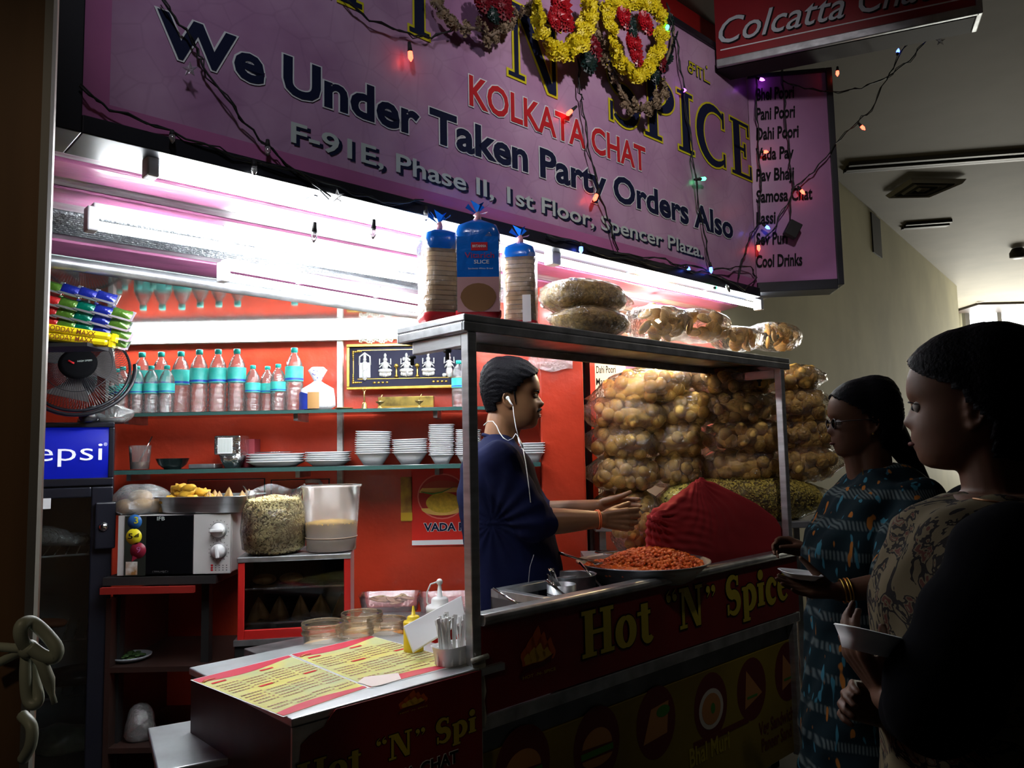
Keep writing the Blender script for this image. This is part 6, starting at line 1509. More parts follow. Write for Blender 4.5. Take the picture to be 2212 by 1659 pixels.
garland('dried_garland', [(1445, 40), (1456, 60), (1452, 95), (1440, 130), (1425, 150)], kfm, 'dark green and dried flower string at the right of the yellow loops', .03, -.05, .012, .55, [(rdm, 1425, 130, 1.0), (kfm, 1412, 160, 1.0)])
t = thing('satin_rosette', 'dark red and green satin rosette hanging between the two yellow loops', 'garland', M=MS @ Matrix.Translation(sl(1275, 115)))
for me2, px, py, s in ((rdm, 1275, 95, 1.1), (rdm, 1282, 105, 1.0), (kfm, 1274, 128, 1.15), (kfm, 1270, 135, .9)): o = meshobj('rosette', me2, t); o.matrix_local = Matrix.Translation(sl(px, py, -.07)-sl(1275, 115))
# ================================================================== STRING LIGHTS
wire_m = mat('dark_green_wire', (.006, .010, .008), .6)
bcol = {'red': (1, .06, .03), 'blue': (.06, .12, 1), 'green': (.05, 1, .3), 'purple': (.5, .08, 1)}
for k, c_ in bcol.items(): mat('led_'+k, c_, .3, emit=9, ecol=c_)
clearb = film('clear_bulb', (1, 1, 1), gloss=.25, rough=.05, haze=.25, bump=.1)
def sp3(px, py, w=-.03):
    if px > 1628: return MSD @ LP(MSD, px, py, 1, w-.01)
    return MS @ LP(MS, px, py, 1, w)
def string(pix, bulbs, label, w=-.03, stars=()):
    P = [sp3(x, y, w-.004*math.sin(i*2.1)) for i, (x, y) in enumerate(pix)]; Q = []
    for i, (a, b) in enumerate(zip(P, P[1:])):
        for k in range(4): Q.append(a+(b-a)*k/4+Vector((.004*math.sin(i*5+k*2), 0, .005*math.cos(i*3+k*2.6))))
    Q.append(P[-1]); t = thing('string_light', label, 'string light', Q[0], group='string lights on the shop sign')
    MB().tube([q-Q[0] for q in Q], .0028, 6).build('wire', wire_m, t)
    MB().tube([q-Q[0]+Vector((.007*math.sin(i*1.3), .004, .007*math.cos(i*1.7))) for i, q in enumerate(Q)], .002, 5).build('wire', wire_m, t)
    for (x, y, c, dx, dy) in bulbs:
        p = sp3(x, y, w-.01)-Q[0]; q = sp3(x-dx, y-dy, w-.006)-Q[0]; d = (p-q).normalized()
        MB().tube([q, q+(p-q)*.62], [.005, .008], 8).build('socket', blackm, t)
        MB().tube([q+(p-q)*.6, p, p+d*.012], [.0075, .0085, .002], 10).build('bulb', MATS['led_'+c] if c in bcol else clearb, t)
    for x, y, s in stars:
        p = sp3(x, y, w-.012)-Q[0]; mb = MB(); vs = []
        for k in range(10): a = k*PI/5+PI/2; r = s*(1 if k % 2 == 0 else .42); vs.append((p.x+r*math.cos(a), p.y, p.z+r*math.sin(a)))
        vs += [(p.x, p.y-.006, p.z), (p.x, p.y+.006, p.z)]; mb.add(vs, [(k, (k+1) % 10, 10) for k in range(10)]+[((k+1) % 10, k, 11) for k in range(10)]); mb.build('clear_star', clearb, t)
    return t
string([(345, -5), (390, 50), (430, 110), (436, 140), (500, 230), (560, 300), (640, 370), (715, 425)], [(578, 328, 'clear', 0, 26)], 'thin light wire slanting across the left words of the sign', stars=[(410, 150, .022), (728, 424, .022)])
string([(172, 190), (240, 235), (370, 285), (500, 335), (640, 372), (760, 415), (850, 440), (915, 432)], [(372, 300, 'clear', 0, 18), (549, 370, 'clear', 0, 24), (678, 515, 'clear', -2, 34), (806, 508, 'clear', -2, 34), (920, 470, 'clear', 0, 24)], 'light wire running along the lower left edge of the sign', w=-.03)
string([(740, -5), (800, 42), (885, 74), (930, 80), (985, 62)], [(887, 125, 'red', 3, 34)], 'short wire with one red bulb beside the dried garland')
string([(1248, 130), (1254, 200), (1258, 222), (1268, 300), (1285, 385), (1312, 470), (1336, 540)], [(1227, 246, 'red', -18, 16), (1285, 430, 'red', -10, 22)], 'wire with red bulbs crossing the words Kolkata Chat')
string([(1460, 82), (1472, 150), (1482, 230), (1495, 320), (1503, 400), (1520, 500), (1536, 580)], [(1478, 195, 'purple', 6, 0), (1522, 386, 'green', 22, -2), (1536, 585, 'blue', 2, 18)], 'wire with a green bulb crossing the letters of the word Spice')
string([(1440, 10), (1450, 40), (1455, 80)], [(1440, 62, 'green', -6, 14)], 'short wire with a green bulb at the garland', w=-.11)
string([(1632, 160), (1636, 250), (1640, 330), (1644, 410), (1638, 480), (1612, 530), (1596, 600)], [(1655, 328, 'red', 14, 0), (1659, 492, 'blue', 12, 8), (1639, 538, 'red', 2, 20), (1647, 172, 'purple', 14, 4)], 'wire down the joint between the main sign and its side wing', stars=[(1618, 150, .02)])
string([(1688, 60), (1692, 180), (1698, 260), (1706, 340), (1712, 400), (1706, 478)], [], 'wire hanging down the middle of the side wing to a black adapter')
string([(2008, 5), (1975, 60), (1942, 125), (1915, 170), (1880, 240), (1852, 262), (1805, 312), (1760, 370), (1720, 400), (1700, 440), (1668, 500), (1632, 530)], [(1865, 277, 'red', 12, 12), (1735, 416, 'red', 12, 14), (1940, 110, 'blue', 2, -10), (1809, 160, 'red', 0, 16)], 'long wire sweeping from the red overhead sign down over the side wing', stars=[(1645, 88, .02)])
string([(1690, 176), (1740, 190), (1800, 200), (1860, 190), (1918, 166), (1965, 130), (2004, 84)], [(2004, 76, 'blue', 0, -12)], 'wire drooping right of the side wing towards the corridor', stars=[(2031, 88, .028)])
string([(1182, 512), (1250, 520), (1300, 552), (1370, 560), (1430, 580), (1500, 572), (1560, 600), (1610, 625), (1634, 600), (1620, 575), (1560, 580), (1500, 590), (1440, 560), (1330, 548)], [(1255, 541, 'blue', 0, 18), (1487, 580, 'blue', 6, 4), (1547, 622, 'green', 6, 0), (1570, 618, 'clear', -6, -12)], 'tangle of light wires along the lower right edge of the sign')
p = MSD @ LP(MSD, 1712, 496, 1, -.05)
tag(MB().box(-.032, .032, -.02, .02, -.04, .04, Matrix.Rotation(.5, 4, 'Y')).build('power_adapter', blackm, loc=p, bevel=.004), 'black plug adapter hanging on the side wing of the sign', 'adapter')
# ================================================================== PEOPLE
def capsule(mb, a, b, ra, rb, n=14, flat=None, fdir=None):
    a = Vector(a); b = Vector(b); d = b-a; l = d.length
    if l < 1e-6: d = Vector((0, 0, 1)); l = 1e-6
    d.normalize(); x = (Vector(fdir)-d*Vector(fdir).dot(d)).normalized() if fdir is not None else (d.cross(Vector((0, 0, 1))) if abs(d.z) < .9 else d.cross(Vector((1, 0, 0)))).normalized()
    y = d.cross(x); fx = flat or 1; rings = []
    for i in range(1, 6): t = PI/2*(1-i/5.); rings.append((-ra*math.sin(t), ra*math.cos(t)))
    for i in range(0, 5): t = PI/2*i/5.; rings.append((l+rb*math.sin(t), rb*math.cos(t)))
    o = len(mb.v); mb.v.append(tuple(a-d*ra))
    for h, r in rings:
        for k in range(n): an = 2*PI*k/n; mb.v.append(tuple(a+d*h+(x*math.cos(an)*fx+y*math.sin(an))*r))
    mb.v.append(tuple(b+d*rb)); e = len(mb.v)-1
    for k in range(n): mb.f.append((o, o+1+(k+1) % n, o+1+k)); mb.s.append(True)
    for i in range(len(rings)-1):
        for k in range(n): p = o+1+i*n; mb.f.append((p+k, p+(k+1) % n, p+n+(k+1) % n, p+n+k)); mb.s.append(True)
    p = o+1+(len(rings)-1)*n
    for k in range(n): mb.f.append((p+k, p+(k+1) % n, e)); mb.s.append(True)
def loft(mb, rings, n=36, pw=.85):
    "rings: (center Vector, rx, ry) horizontal ellipses, bottom to top or reverse"
    o = len(mb.v)
    for c, rx, ry in rings:
        for k in range(n):
            a = 2*PI*k/n; cx, sy = math.cos(a), math.sin(a)
            mb.v.append((c.x+rx*math.copysign(abs(cx)**pw, cx), c.y+ry*math.copysign(abs(sy)**pw, sy), c.z))
    m = len(rings)
    for i in range(m-1):
        for k in range(n): mb.f.append((o+i*n+k, o+i*n+(k+1) % n, o+(i+1)*n+(k+1) % n, o+(i+1)*n+k)); mb.s.append(True)
    mb.f.append(tuple(o+k for k in range(n-1, -1, -1))); mb.f.append(tuple(o+(m-1)*n+k for k in range(n))); mb.s += [True, True]
def hand(mb, W, f, s, n_, curl=(.5, .5, .4), sc=1.0, thumb=(.8, .5, -.2), tc=.4, spread=.06):
    "W wrist, f forward, s towards the thumb side, n_ back of the hand; fingers curl away from n_"
    f = Vector(f).normalized(); s = (Vector(s)-f*Vector(s).dot(f)).normalized(); n_ = Vector(n_); n_ = (n_-f*n_.dot(f)-s*n_.dot(s)).normalized(); W = Vector(W)
    tips = []
    for i, (off, L) in enumerate(((.029, .074), (.0098, .083), (-.0098, .077), (-.0285, .060))):
        K = W+(f*(.088-.004*abs(i-1.3))+s*off)*sc; capsule(mb, W+(f*.006+s*off*.55)*sc, K, .0135*sc, .0115*sc)
        d = (f+s*spread*(1.5-i)).normalized(); p = K; ax = 0; rr = [.0098, .0088, .0078, .0065]
        for j, fr in enumerate((.46, .30, .24)):
            ax += curl[j]*(1+.12*(i-1)); dd = d*math.cos(ax)-n_*math.sin(ax); q = p+dd*L*fr*sc
            capsule(mb, p, q, rr[j]*sc*(1 if i < 3 else .88), rr[j+1]*sc*(1 if i < 3 else .88)); p = q
        tips.append(p)
    T0 = W+(f*.018+s*.020-n_*.006)*sc; td = (f*thumb[0]+s*thumb[1]+n_*thumb[2]).normalized(); p = T0; ax = 0
    for j, (L, r0, r1) in enumerate(((.046, .015, .0125), (.033, .0115, .0098), (.027, .0098, .0075))):
        ax = tc*j; dd = (td*math.cos(ax)+(f*.8-n_*.5).normalized()*math.sin(ax)).normalized(); q = p+dd*L*sc; capsule(mb, p, q, r0*sc, r1*sc); p = q
    tips.append(p); return tips
def interp(tab, z):
    if z <= tab[0][0]: return tab[0][1]
    for (z0, v0), (z1, v1) in zip(tab, tab[1:]):
        if z <= z1: u = (z-z0)/(z1-z0); return v0+(v1-v0)*u
    return tab[-1][1]
S_ = .001795
fr_pts = [(928, 1133), (927, 1146), (924, 1153.5), (918, 1159.5), (911, 1161), (907, 1161.5), (904, 1164), (901.5, 1166.5), (898.7, 1163.3), (896, 1166), (892, 1167.5), (887, 1166.3), (883, 1164.3), (880, 1171.5), (877, 1175), (873, 1176.2), (869, 1173.5), (864, 1169.5), (858, 1165.3), (853, 1163.6), (848, 1165.6), (844, 1167.4), (836, 1167), (826, 1166), (815, 1162.5), (804, 1156), (795, 1147), (786, 1134), (780, 1120), (776, 1100)]
base_pts = [(928, 1133), (922, 1152), (912, 1158), (900, 1160), (885, 1160.5), (870, 1161), (853, 1162), (844, 1166.5), (836, 1167), (826, 1166), (815, 1162.5), (804, 1156), (795, 1147), (786, 1134), (780, 1120), (776, 1100)]
back_pts = [(928, 1090), (915, 1072), (900, 1060), (885, 1053), (870, 1049), (850, 1046), (830, 1046), (812, 1048), (800, 1052), (790, 1060), (782, 1072), (778, 1084), (776, 1096)]
hw_pts = [(928, .036), (922, .046), (912, .056), (900, .0625), (885, .067), (870, .071), (853, .0745), (836, .077), (820, .077), (805, .072), (794, .062), (785, .046), (779, .028), (776, .010)]
def tabz(t, conv=lambda x: (x-1100)*S_): return sorted(((868-a)*S_, conv(b)) for a, b in t)
FR, BS, BK, HW = tabz(fr_pts), tabz(base_pts), tabz(back_pts), tabz(hw_pts, lambda x: x)
def head_arrays(nz=70, na=72, female=0):
    z0, z1 = HW[0][0], HW[-1][0]; V = []
    for j in range(nz+1):
        z = z0+(z1-z0)*j/nz; b = interp(BS, z); k = interp(BK, z); h = interp(HW, z); d = interp(FR, z)-b
        if female: d *= .8; h *= .97
        xc = (b+k)/2; a = (b-k)/2
        for i in range(na):
            th = 2*PI*i/na; c, s = math.cos(th), math.sin(th)
            pc = .80 if c > 0 else .95
            x = xc+a*math.copysign(abs(c)**pc, c); y = h*math.copysign(abs(s)**.9, s)
            if c > 0:
                sg = .0105+.004*max(0, min(1, (-.0 - z)/.03)) if z > -.022 else .022
                if -.022 < z < .0: sg = .0165 if z < -.004 else .013
                x += d*math.exp(-(y/sg)**2)
                for sgn_ in (-1, 1):   # eye sockets, cheeks
                    x -= .011*math.exp(-((y-sgn_*.032)/.015)**2-((z-.020)/.013)**2)
                    x += .004*math.exp(-((y-sgn_*.030)/.011)**2-((z-.0185)/.008)**2)
                    x += .004*math.exp(-((y-sgn_*.042)/.02)**2-((z+.025)/.02)**2)
                    y += sgn_*.0
            V.append((x, y, z))
    return V, nz, na
def head_mesh(mb, M, female=0):
    V, nz, na = head_arrays(female=female); o = len(mb.v)
    mb.v += [tuple(M @ Vector(v)) for v in V]
    for j in range(nz):
        for i in range(na): mb.f.append((o+j*na+i, o+j*na+(i+1) % na, o+(j+1)*na+(i+1) % na, o+(j+1)*na+i)); mb.s.append(True)
    mb.f.append(tuple(o+k for k in range(na-1, -1, -1))); mb.f.append(tuple(o+nz*na+k for k in range(na))); mb.s += [True, True]
    for s in (-1, 1):   # ears: rim, lobe, bowl
        y = s*.070
        rim = [(.010, y*1.02, .012), (.006, y*1.09, .024), (-.006, y*1.14, .031), (-.018, y*1.15, .026), (-.023, y*1.15, .012), (-.020, y*1.12, -.004), (-.010, y*1.07, -.018), (.002, y*1.03, -.027), (.008, y*.99, -.022)]
        for a, b in zip(rim, rim[1:]): capsule(mb, M @ Vector(a), M @ Vector(b), .0042, .0042, 8)
        capsule(mb, M @ Vector((-.008, y*.99, .012)), M @ Vector((0, y*.98, -.012)), .010, .009, 10, .5)
        capsule(mb, M @ Vector((.007, y*1.03, .004)), M @ Vector((.008, y*1.03, -.004)), .004, .0045, 8)
def hair_mesh(M, mask, thick, seed=1, female=0, strands=1.0):
    V, nz, na = head_arrays(female=female); V = np.array(V); c = np.array([0.0, 0, .05]); d = V-c; d /= np.linalg.norm(d, axis=1)[:, None]
    th = np.array([thick(*v) for v in V]); nzs = 1+strands*(.10*np.sin(np.arctan2(V[:, 1], V[:, 2]-.02)*34+V[:, 0]*60+2*np.sin(V[:, 0]*40))+.08*np.sin(np.arctan2(V[:, 1], V[:, 2]-.02)*90+V[:, 0]*25+seed))
    O = V+d*(th*nzs)[:, None]; keep = np.array([mask(*v) for v in V]); mb = MB(); mb.v = [tuple(M @ Vector(v)) for v in O]
    for j in range(nz):
        for i in range(na):
            q = (j*na+i, j*na+(i+1) % na, (j+1)*na+(i+1) % na, (j+1)*na+i)
            if sum(keep[k] for k in q) >= 3: mb.f.append(q); mb.s.append(True)
    mb.f.append(tuple(nz*na+k for k in range(na))); mb.s.append(True); return mb
def solidify(o, t, off=-1): m = o.modifiers.new('solid', 'SOLIDIFY'); m.thickness = t; m.offset = off; return o
def cloth_obj(mb, name, m_, parent, base, voxel=.007, folds=None, smooth=4):
    me = remesh(mb, voxel, smooth, name); v = getv(me); n_ = normals(me)
    if folds is not None: v = v+n_*folds(v)[:, None]
    v = v-np.array(base)[None, :]; setv(me, v); me.materials.append(m_); return meshobj(name, me, parent)
def body_obj(mb, m_, parent, base, voxel=.004, smooth=2):
    me = remesh(mb, voxel, smooth, 'body'); v = getv(me)-np.array(base)[None, :]; setv(me, v); me.materials.append(m_); return meshobj('body', me, parent)
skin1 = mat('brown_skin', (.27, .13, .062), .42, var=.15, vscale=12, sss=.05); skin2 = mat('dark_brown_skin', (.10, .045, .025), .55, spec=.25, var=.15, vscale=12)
hairm = mat('black_hair', (.0025, .0025, .004), .6, bump=.35, bscale=140, spec=.08); lipm = mat('lips', (.22, .07, .05), .45); eyew = mat('eye_white', (.22, .20, .18), .5, spec=.1); lipd = mat('dark_lips', (.10, .03, .025), .6, spec=.1)
# ------------------------------------------------------------------ the vendor
VY = 2.98
def V(px, py, dy=0): 
    p = PY(px, py, VY); return Vector((p.x, VY+dy, p.z))
HM = Matrix.Translation(V(1100, 868)) 
HMi = HM.copy()
vend = thing('person', 'man in a navy t-shirt with white earphones, seen from the side behind the cart', 'person', (V(1100, 1300).x, VY, 0)); vb = (V(1100, 1300).x, VY, 0)
mb = MB(); head_mesh(mb, HM)
capsule(mb, V(1083, 905), V(1078, 962), .056, .066, 20); capsule(mb, V(1110, 905), V(1095, 950), .035, .045, 14)
tor = [(1500, 1020, 1190, .15), (1400, 1022, 1200, .155), (1310, 1024, 1204, .165), (1230, 1018, 1206, .165), (1170, 1010, 1192, .165), (1110, 1000, 1176, .17), (1060, 997, 1162, .185), (1010, 1004, 1146, .195), (985, 1014, 1134, .18), (962, 1032, 1116, .12), (945, 1048, 1104, .07)]
loft(mb, [(Vector(((V(a, y).x+V(b, y).x)/2, VY, V(a, y).z)), (V(b, y).x-V(a, y).x)/2*.9, r*.9) for y, a, b, r in tor])
for s in (-1, 1):
    hip = Vector((V(1105, 1450).x, VY+s*.09, .86)); kn = Vector((V(1110, 1450).x, VY+s*.10, .47)); an = Vector((V(1100, 1450).x, VY+s*.10, .07))
    capsule(mb, hip, kn, .085, .058); capsule(mb, kn, an, .056, .038); capsule(mb, an+Vector((-.02, 0, -.03)), an+Vector((.15, 0, -.04)), .038, .028)
def D(px, py, Y): return PY(px, py, Y)
# near (right) arm
sh_n = V(1078, 1000, -.17); el_n = D(1152, 1128, 2.80); wr_n = D(1296, 1122, 2.86)
capsule(mb, sh_n, el_n, .055, .047); capsule(mb, el_n, el_n+(wr_n-el_n)*.45, .052, .046, 16); capsule(mb, el_n+(wr_n-el_n)*.45, wr_n, .046, .030, 16)
t1 = hand(mb, wr_n+Vector((.012, 0, 0)), (1, .18, -.05), (.0, 0, 1), (-.1, -1, 0), (.42, .55, .4), 1.12, (.9, .35, -.5), .15, .05)
sh_f = V(1085, 1000, .17); el_f = D(1160, 1110, 3.14); wr_f = D(1288, 1096, 3.06)
capsule(mb, sh_f, el_f, .055, .047); capsule(mb, el_f, wr_f, .052, .031, 16)
hand(mb, wr_f+Vector((.012, 0, 0)), (1, -.2, -.02), (0, 0, 1), (.15, 1, 0), (.35, .45, .4), 1.1, (.95, .32, -.35), -.15, .05)
body_obj(mb, skin1, vend, vb, .0038, 2)
# t-shirt
mb = MB()
loft(mb, [(Vector(((V(a, y).x+V(b, y).x)/2, VY, V(a, y).z)), (V(b, y).x-V(a, y).x)/2+.002, r+.01) for y, a, b, r in [(1330, 1012, 1216, .18), (1230, 1010, 1214, .18), (1170, 1001, 1200, .18), (1110, 992, 1184, .185), (1060, 990, 1170, .20), (1010, 997, 1152, .215), (985, 1006, 1138, .20), (966, 1022, 1122, .15), (950, 1040, 1112, .09), (940, 1050, 1100, .065)]])
fd = (wr_n-el_n).normalized(); capsule(mb, sh_n, el_n+Vector((0, -.005, 0)), .085, .072, 18); capsule(mb, el_n, el_n+fd*.035, .070, .062, 18)
fd2 = (wr_f-el_f).normalized(); capsule(mb, sh_f, el_f, .085, .07, 18); capsule(mb, el_f, el_f+fd2*.03, .07, .06, 18)
e_ = np.array(el_n)
def vf(v):
    d = np.linalg.norm(v-e_, axis=1); ang = np.arctan2(v[:, 2]-e_[2], v[:, 0]-e_[0]+.15)
    return .006*np.sin(ang*16+v[:, 1]*12)*np.exp(-d/.16)+.004*np.sin((v[:, 0]+v[:, 2]*.8)*46+3*np.sin(v[:, 2]*9))*np.exp(-np.abs(v[:, 2]-1.25)/.35)
navy = mat('navy_cotton', (.006, .009, .040), .9, spec=.1, var=.25, vscale=5); tsh = cloth_obj(mb, 't_shirt', navy, vend, vb, .006, vf)
mb = MB()
for k in range(28): pass
nc = V(1076, 946); mb.tube([Vector((nc.x+.058*math.cos(a)+.0, VY+.072*math.sin(a), nc.z-.004-.018*math.cos(a)))-Vector(vb) for a in [k*2*PI/28 for k in range(28)]], .007, 8, True); mb.build('collar', navy, tsh)
# trousers
mb = MB(); loft(mb, [(Vector(((V(a, 1400).x+V(b, 1400).x)/2, VY, z)), (V(b, 1400).x-V(a, 1400).x)/2, r) for z, a, b, r in [(.80, 1030, 1200, .165), (.9, 1020, 1205, .172), (.98, 1022, 1205, .17)]])
for s in (-1, 1): capsule(mb, Vector((V(1105, 1450).x, VY+s*.09, .84)), Vector((V(1110, 1450).x, VY+s*.10, .47)), .098, .075); capsule(mb, Vector((V(1110, 1450).x, VY+s*.10, .47)), Vector((V(1100, 1450).x, VY+s*.10, .10)), .075, .06)
cloth_obj(mb, 'trousers', mat('black_denim', (.008, .009, .012), .85), vend, vb, .01)
# hair, brow, moustache, eyes
HMl = Matrix.Translation(Vector(vb)*-1) @ HM
def mask_v(x, y, z):
    if z > .098: return x < interp([(.098, .098), (.125, .108), (.17, .13)], z)
    if z > .055: return x < interp([(.055, .040), (.075, .055), (.098, .098)], z) 
    if z > .0: return x < interp([(.0, -.028), (.03, -.012), (.04, .030), (.055, .040)], z)
    if z > -.035: return x < -.045
    return False
def thick_v(x, y, z): return .004+.011*max(0, min(1, (z+.03)/.12))+(.004 if x < -.03 else 0)
solidify(hair_mesh(HMl, mask_v, thick_v).build('hair', hairm, vend), .010)
for s in (-1, 1):
    mb = MB(); mb.tube([HMl @ Vector(p) for p in ((.114, s*.016, .0335), (.109, s*.030, .038), (.096, s*.044, .036), (.084, s*.052, .031))], [.0045, .006, .005, .002], 8, flat=.6); mb.build('eyebrow', hairm, vend)
    mb = MB(); mb.tube([HMl @ Vector(p) for p in ((.1075, s*.018, .0165), (.1075, s*.028, .0130), (.102, s*.038, .0125), (.093, s*.045, .0155))], [.0018, .0032, .003, .0015], 6); mb.build('eyelash', hairm, vend)
    MB().ball(HMl @ Vector((.0945, s*.031, .019)), .0125, 14, 10).build('eyelid', skin1, vend)
    mb = MB(); mb.tube([HMl @ Vector(p) for p in ((.1205, s*.003, -.031), (.1185, s*.013, -.032), (.112, s*.022, -.037), (.106, s*.026, -.043))], [.006, .0075, .006, .003], 8, flat=.7); mb.build('moustache', hairm, vend)
    mb = MB(); mb.tube([HMl @ Vector(p) for p in ((.019, s*.0745, .045), (.021, s*.0742, .02), (.024, s*.0735, -.002), (.026, s*.0715, -.016))], [.011, .008, .0055, .002], 8, flat=.35); mb.build('sideburn', hairm, vend)
mb = MB(); mb.tube([HMl @ Vector(p) for p in ((.107, -.02, -.0535), (.117, -.009, -.053), (.1195, 0, -.053), (.117, .009, -.053), (.107, .02, -.0535))], [.001, .0035, .004, .0035, .001], 8, flat=.7)
mb.tube([HMl @ Vector(p) for p in ((.107, -.019, -.057), (.1155, -.009, -.0595), (.1185, 0, -.060), (.1155, .009, -.0595), (.107, .019, -.057))], [.001, .004, .005, .004, .001], 8, flat=.8); mb.build('lips', lipm, vend)
# orange wrist thread
def ringat(c, d, r, w, name, m_, parent, base, n=24, k=1):
    d = Vector(d).normalized(); x = d.orthogonal().normalized(); y = d.cross(x); mb = MB()
    for q in range(k): mb.tube([c+d*(q*.006)+(x*math.cos(a)+y*math.sin(a))*r-Vector(base) for a in [i*2*PI/n for i in range(n)]], w, 6, True)
    return mb.build(name, m_, parent)
c = wr_n-(wr_n-el_n).normalized()*.012
tag(ringat(c, wr_n-el_n, .0345, .0022, 'wrist_thread', mat('orange_thread', (.85, .16, .04), .6), vend, vb, k=2), 'orange wrist thread')
# earphones, own thing hung on the man
ep = thing('earphones', 'white wired earphones hanging from the ear of the man in navy', 'earphones', V(1097, 863, -.085)); eb = V(1097, 863, -.085)
def E(px, py, dy): return V(px, py, dy)-eb
MB().ball((0, 0, 0), (.0075, .006, .0075), 12, 8).build('earbud', white_pl, ep)
MB().tube([E(1098, 864, -.087), E(1103, 873, -.09), E(1108, 880, -.092)], [.004, .0035, .0028], 8).build('stem', white_pl, ep)
MB().tube([E(1108, 880, -.092), E(1110, 900, -.10), E(1114, 925, -.12), E(1120, 947, -.15)], .0016, 6).build('cable', white_pl, ep)
MB().tube([E(1119, 946, -.15), E(1123, 957, -.165), E(1128, 968, -.18)], [.003, .0065, .004], 8, flat=.6).build('remote', white_pl, ep)
MB().tube([E(1128, 968, -.18), E(1134, 1000, -.225), E(1139, 1040, -.24), E(1143, 1076, -.255)], .0016, 6).build('cable', white_pl, ep)
MB().tube([E(1149, 1178, -.27), E(1142, 1205, -.23), E(1139, 1240, -.21), E(1135, 1270, -.205), E(1140, 1296, -.205)], .0014, 6).build('cable', mat('grey_cable', (.4, .4, .42), .4), ep)
MB().tube([E(1046, 920, -.06), E(1056, 912, -.085), E(1066, 912, -.095), E(1074, 922, -.105), E(1080, 936, -.12), E(1088, 947, -.135), E(1098, 953, -.14), E(1108, 948, -.13), E(1114, 938, -.118), E(1117, 942, -.13), E(1120, 948, -.15)], .0018, 6).build('cable', white_pl, ep)
# ------------------------------------------------------------------ woman with glasses
GY = 2.50; gsc = .94*GY/2.98*79/72*1.06
HMG = Matrix.Translation(PY(1868, 921, GY)) @ Matrix.Rotation(PI-.12, 4, 'Z') @ Matrix.Rotation(.03, 4, 'Y') @ Matrix.Scale(gsc, 4)
def G(px, py, dy=0): p = PY(px, py, GY); return Vector((p.x, GY+dy, p.z))
gb = (G(1890, 1200).x, GY, 0); gw = thing('person', 'woman with glasses in a dark teal patterned kurta holding a small white plate', 'person', gb)
mb = MB(); head_mesh(mb, HMG, 1)
capsule(mb, G(1880, 960), G(1885, 1035), .058, .066, 20); capsule(mb, G(1845, 975), G(1862, 1030), .035, .045)
gt = [(1900, 1760, 2010, .17), (1700, 1752, 2010, .18), (1500, 1755, 1995, .17), (1350, 1765, 1985, .16), (1260, 1765, 1985, .165), (1190, 1757, 1990, .175), (1130, 1785, 1995, .185), (1080, 1805, 1992, .19), (1050, 1822, 1980, .17), (1025, 1842, 1960, .11)]
loft(mb, [(Vector(((G(a, y).x+G(b, y).x)/2, GY, max(.06, G(a, y).z))), (G(b, y).x-G(a, y).x)/2*.93, r*.92) for y, a, b, r in gt[1:]])
for s in (-1, 1):
    hx = G(1890, 1300).x; capsule(mb, (hx, GY+s*.085, .8), (hx-.01, GY+s*.09, .44), .08, .055); capsule(mb, (hx-.01, GY+s*.09, .44), (hx, GY+s*.09, .07), .053, .036); capsule(mb, (hx+.02, GY+s*.09, .04), (hx-.13, GY+s*.09, .035), .036, .027)
shn = G(1925, 1085, -.16); eln = PY(1935, 1262, 2.22); wrn = PY(1812, 1278, 2.24)
capsule(mb, shn, eln, .055, .045); capsule(mb, eln, wrn, .042, .027)
hand(mb, wrn+Vector((-.008, 0, 0)), (-1, .03, .10), (.1, .9, .35), (0, -.2, -1), (.12, .12, .15), 1.0, (.72, .3, -.6), .1, .10)
shf = G(1920, 1085, .16); elf = PY(1830, 1215, 2.72); wrf = PY(1752, 1192, 2.80)
capsule(mb, shf, elf, .055, .045); capsule(mb, elf, wrf, .042, .026)
hand(mb, wrf+Vector((-.006, 0, 0)), (-.92, .22, .30), (-.1, -.5, .8), (.2, .3, .6), (.5, .65, .5), .98, (.85, .1, -.5), .2, .06)
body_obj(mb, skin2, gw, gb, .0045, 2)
# kurta fabric with ikat dashes
km = bpy.data.materials.new('ikat_cotton'); t_ = nt(km); b_ = t_.nodes['Principled BSDF']; b_.inputs['Roughness'].default_value = .9; b_.inputs['Specular IOR Level'].default_value = .08
tc = t_.nodes.new('ShaderNodeTexCoord'); lk = t_.links.new
def band(sx, sz, off, lo, hi):
    mp = t_.nodes.new('ShaderNodeMapping'); mp.inputs['Scale'].default_value = (sx*1.5, sx*1.5, sz*1.5); mp.inputs['Location'].default_value = (off, off*2, off*3)
    n = t_.nodes.new('ShaderNodeTexNoise'); n.inputs['Scale'].default_value = 1; n.inputs['Detail'].default_value = 1
    r = t_.nodes.new('ShaderNodeValToRGB'); r.color_ramp.elements[0].position = lo; r.color_ramp.elements[1].position = hi
    lk(tc.outputs['Object'], mp.inputs[0]); lk(mp.outputs[0], n.inputs['Vector']); lk(n.outputs['Fac'], r.inputs[0]); return r.outputs[0]
def mixc(fac, a, bcol_):
    m = t_.nodes.new('ShaderNodeMix'); m.data_type = 'RGBA'; lk(fac, m.inputs[0])
    if isinstance(a, tuple): m.inputs[6].default_value = (*a, 1)
    else: lk(a, m.inputs[6])
    m.inputs[7].default_value = (*bcol_, 1); return m.outputs[2]
wv = t_.nodes.new('ShaderNodeTexWave'); wv.inputs['Scale'].default_value = 38; wv.bands_direction = 'X'; wv.inputs['Distortion'].default_value = 1
wz_ = t_.nodes.new('ShaderNodeTexWave'); wz_.bands_direction = 'Z'; wz_.inputs['Scale'].default_value = 3.4; wz_.inputs['Distortion'].default_value = .6
for w_ in (wv, wz_): lk(tc.outputs['Object'], w_.inputs['Vector'])
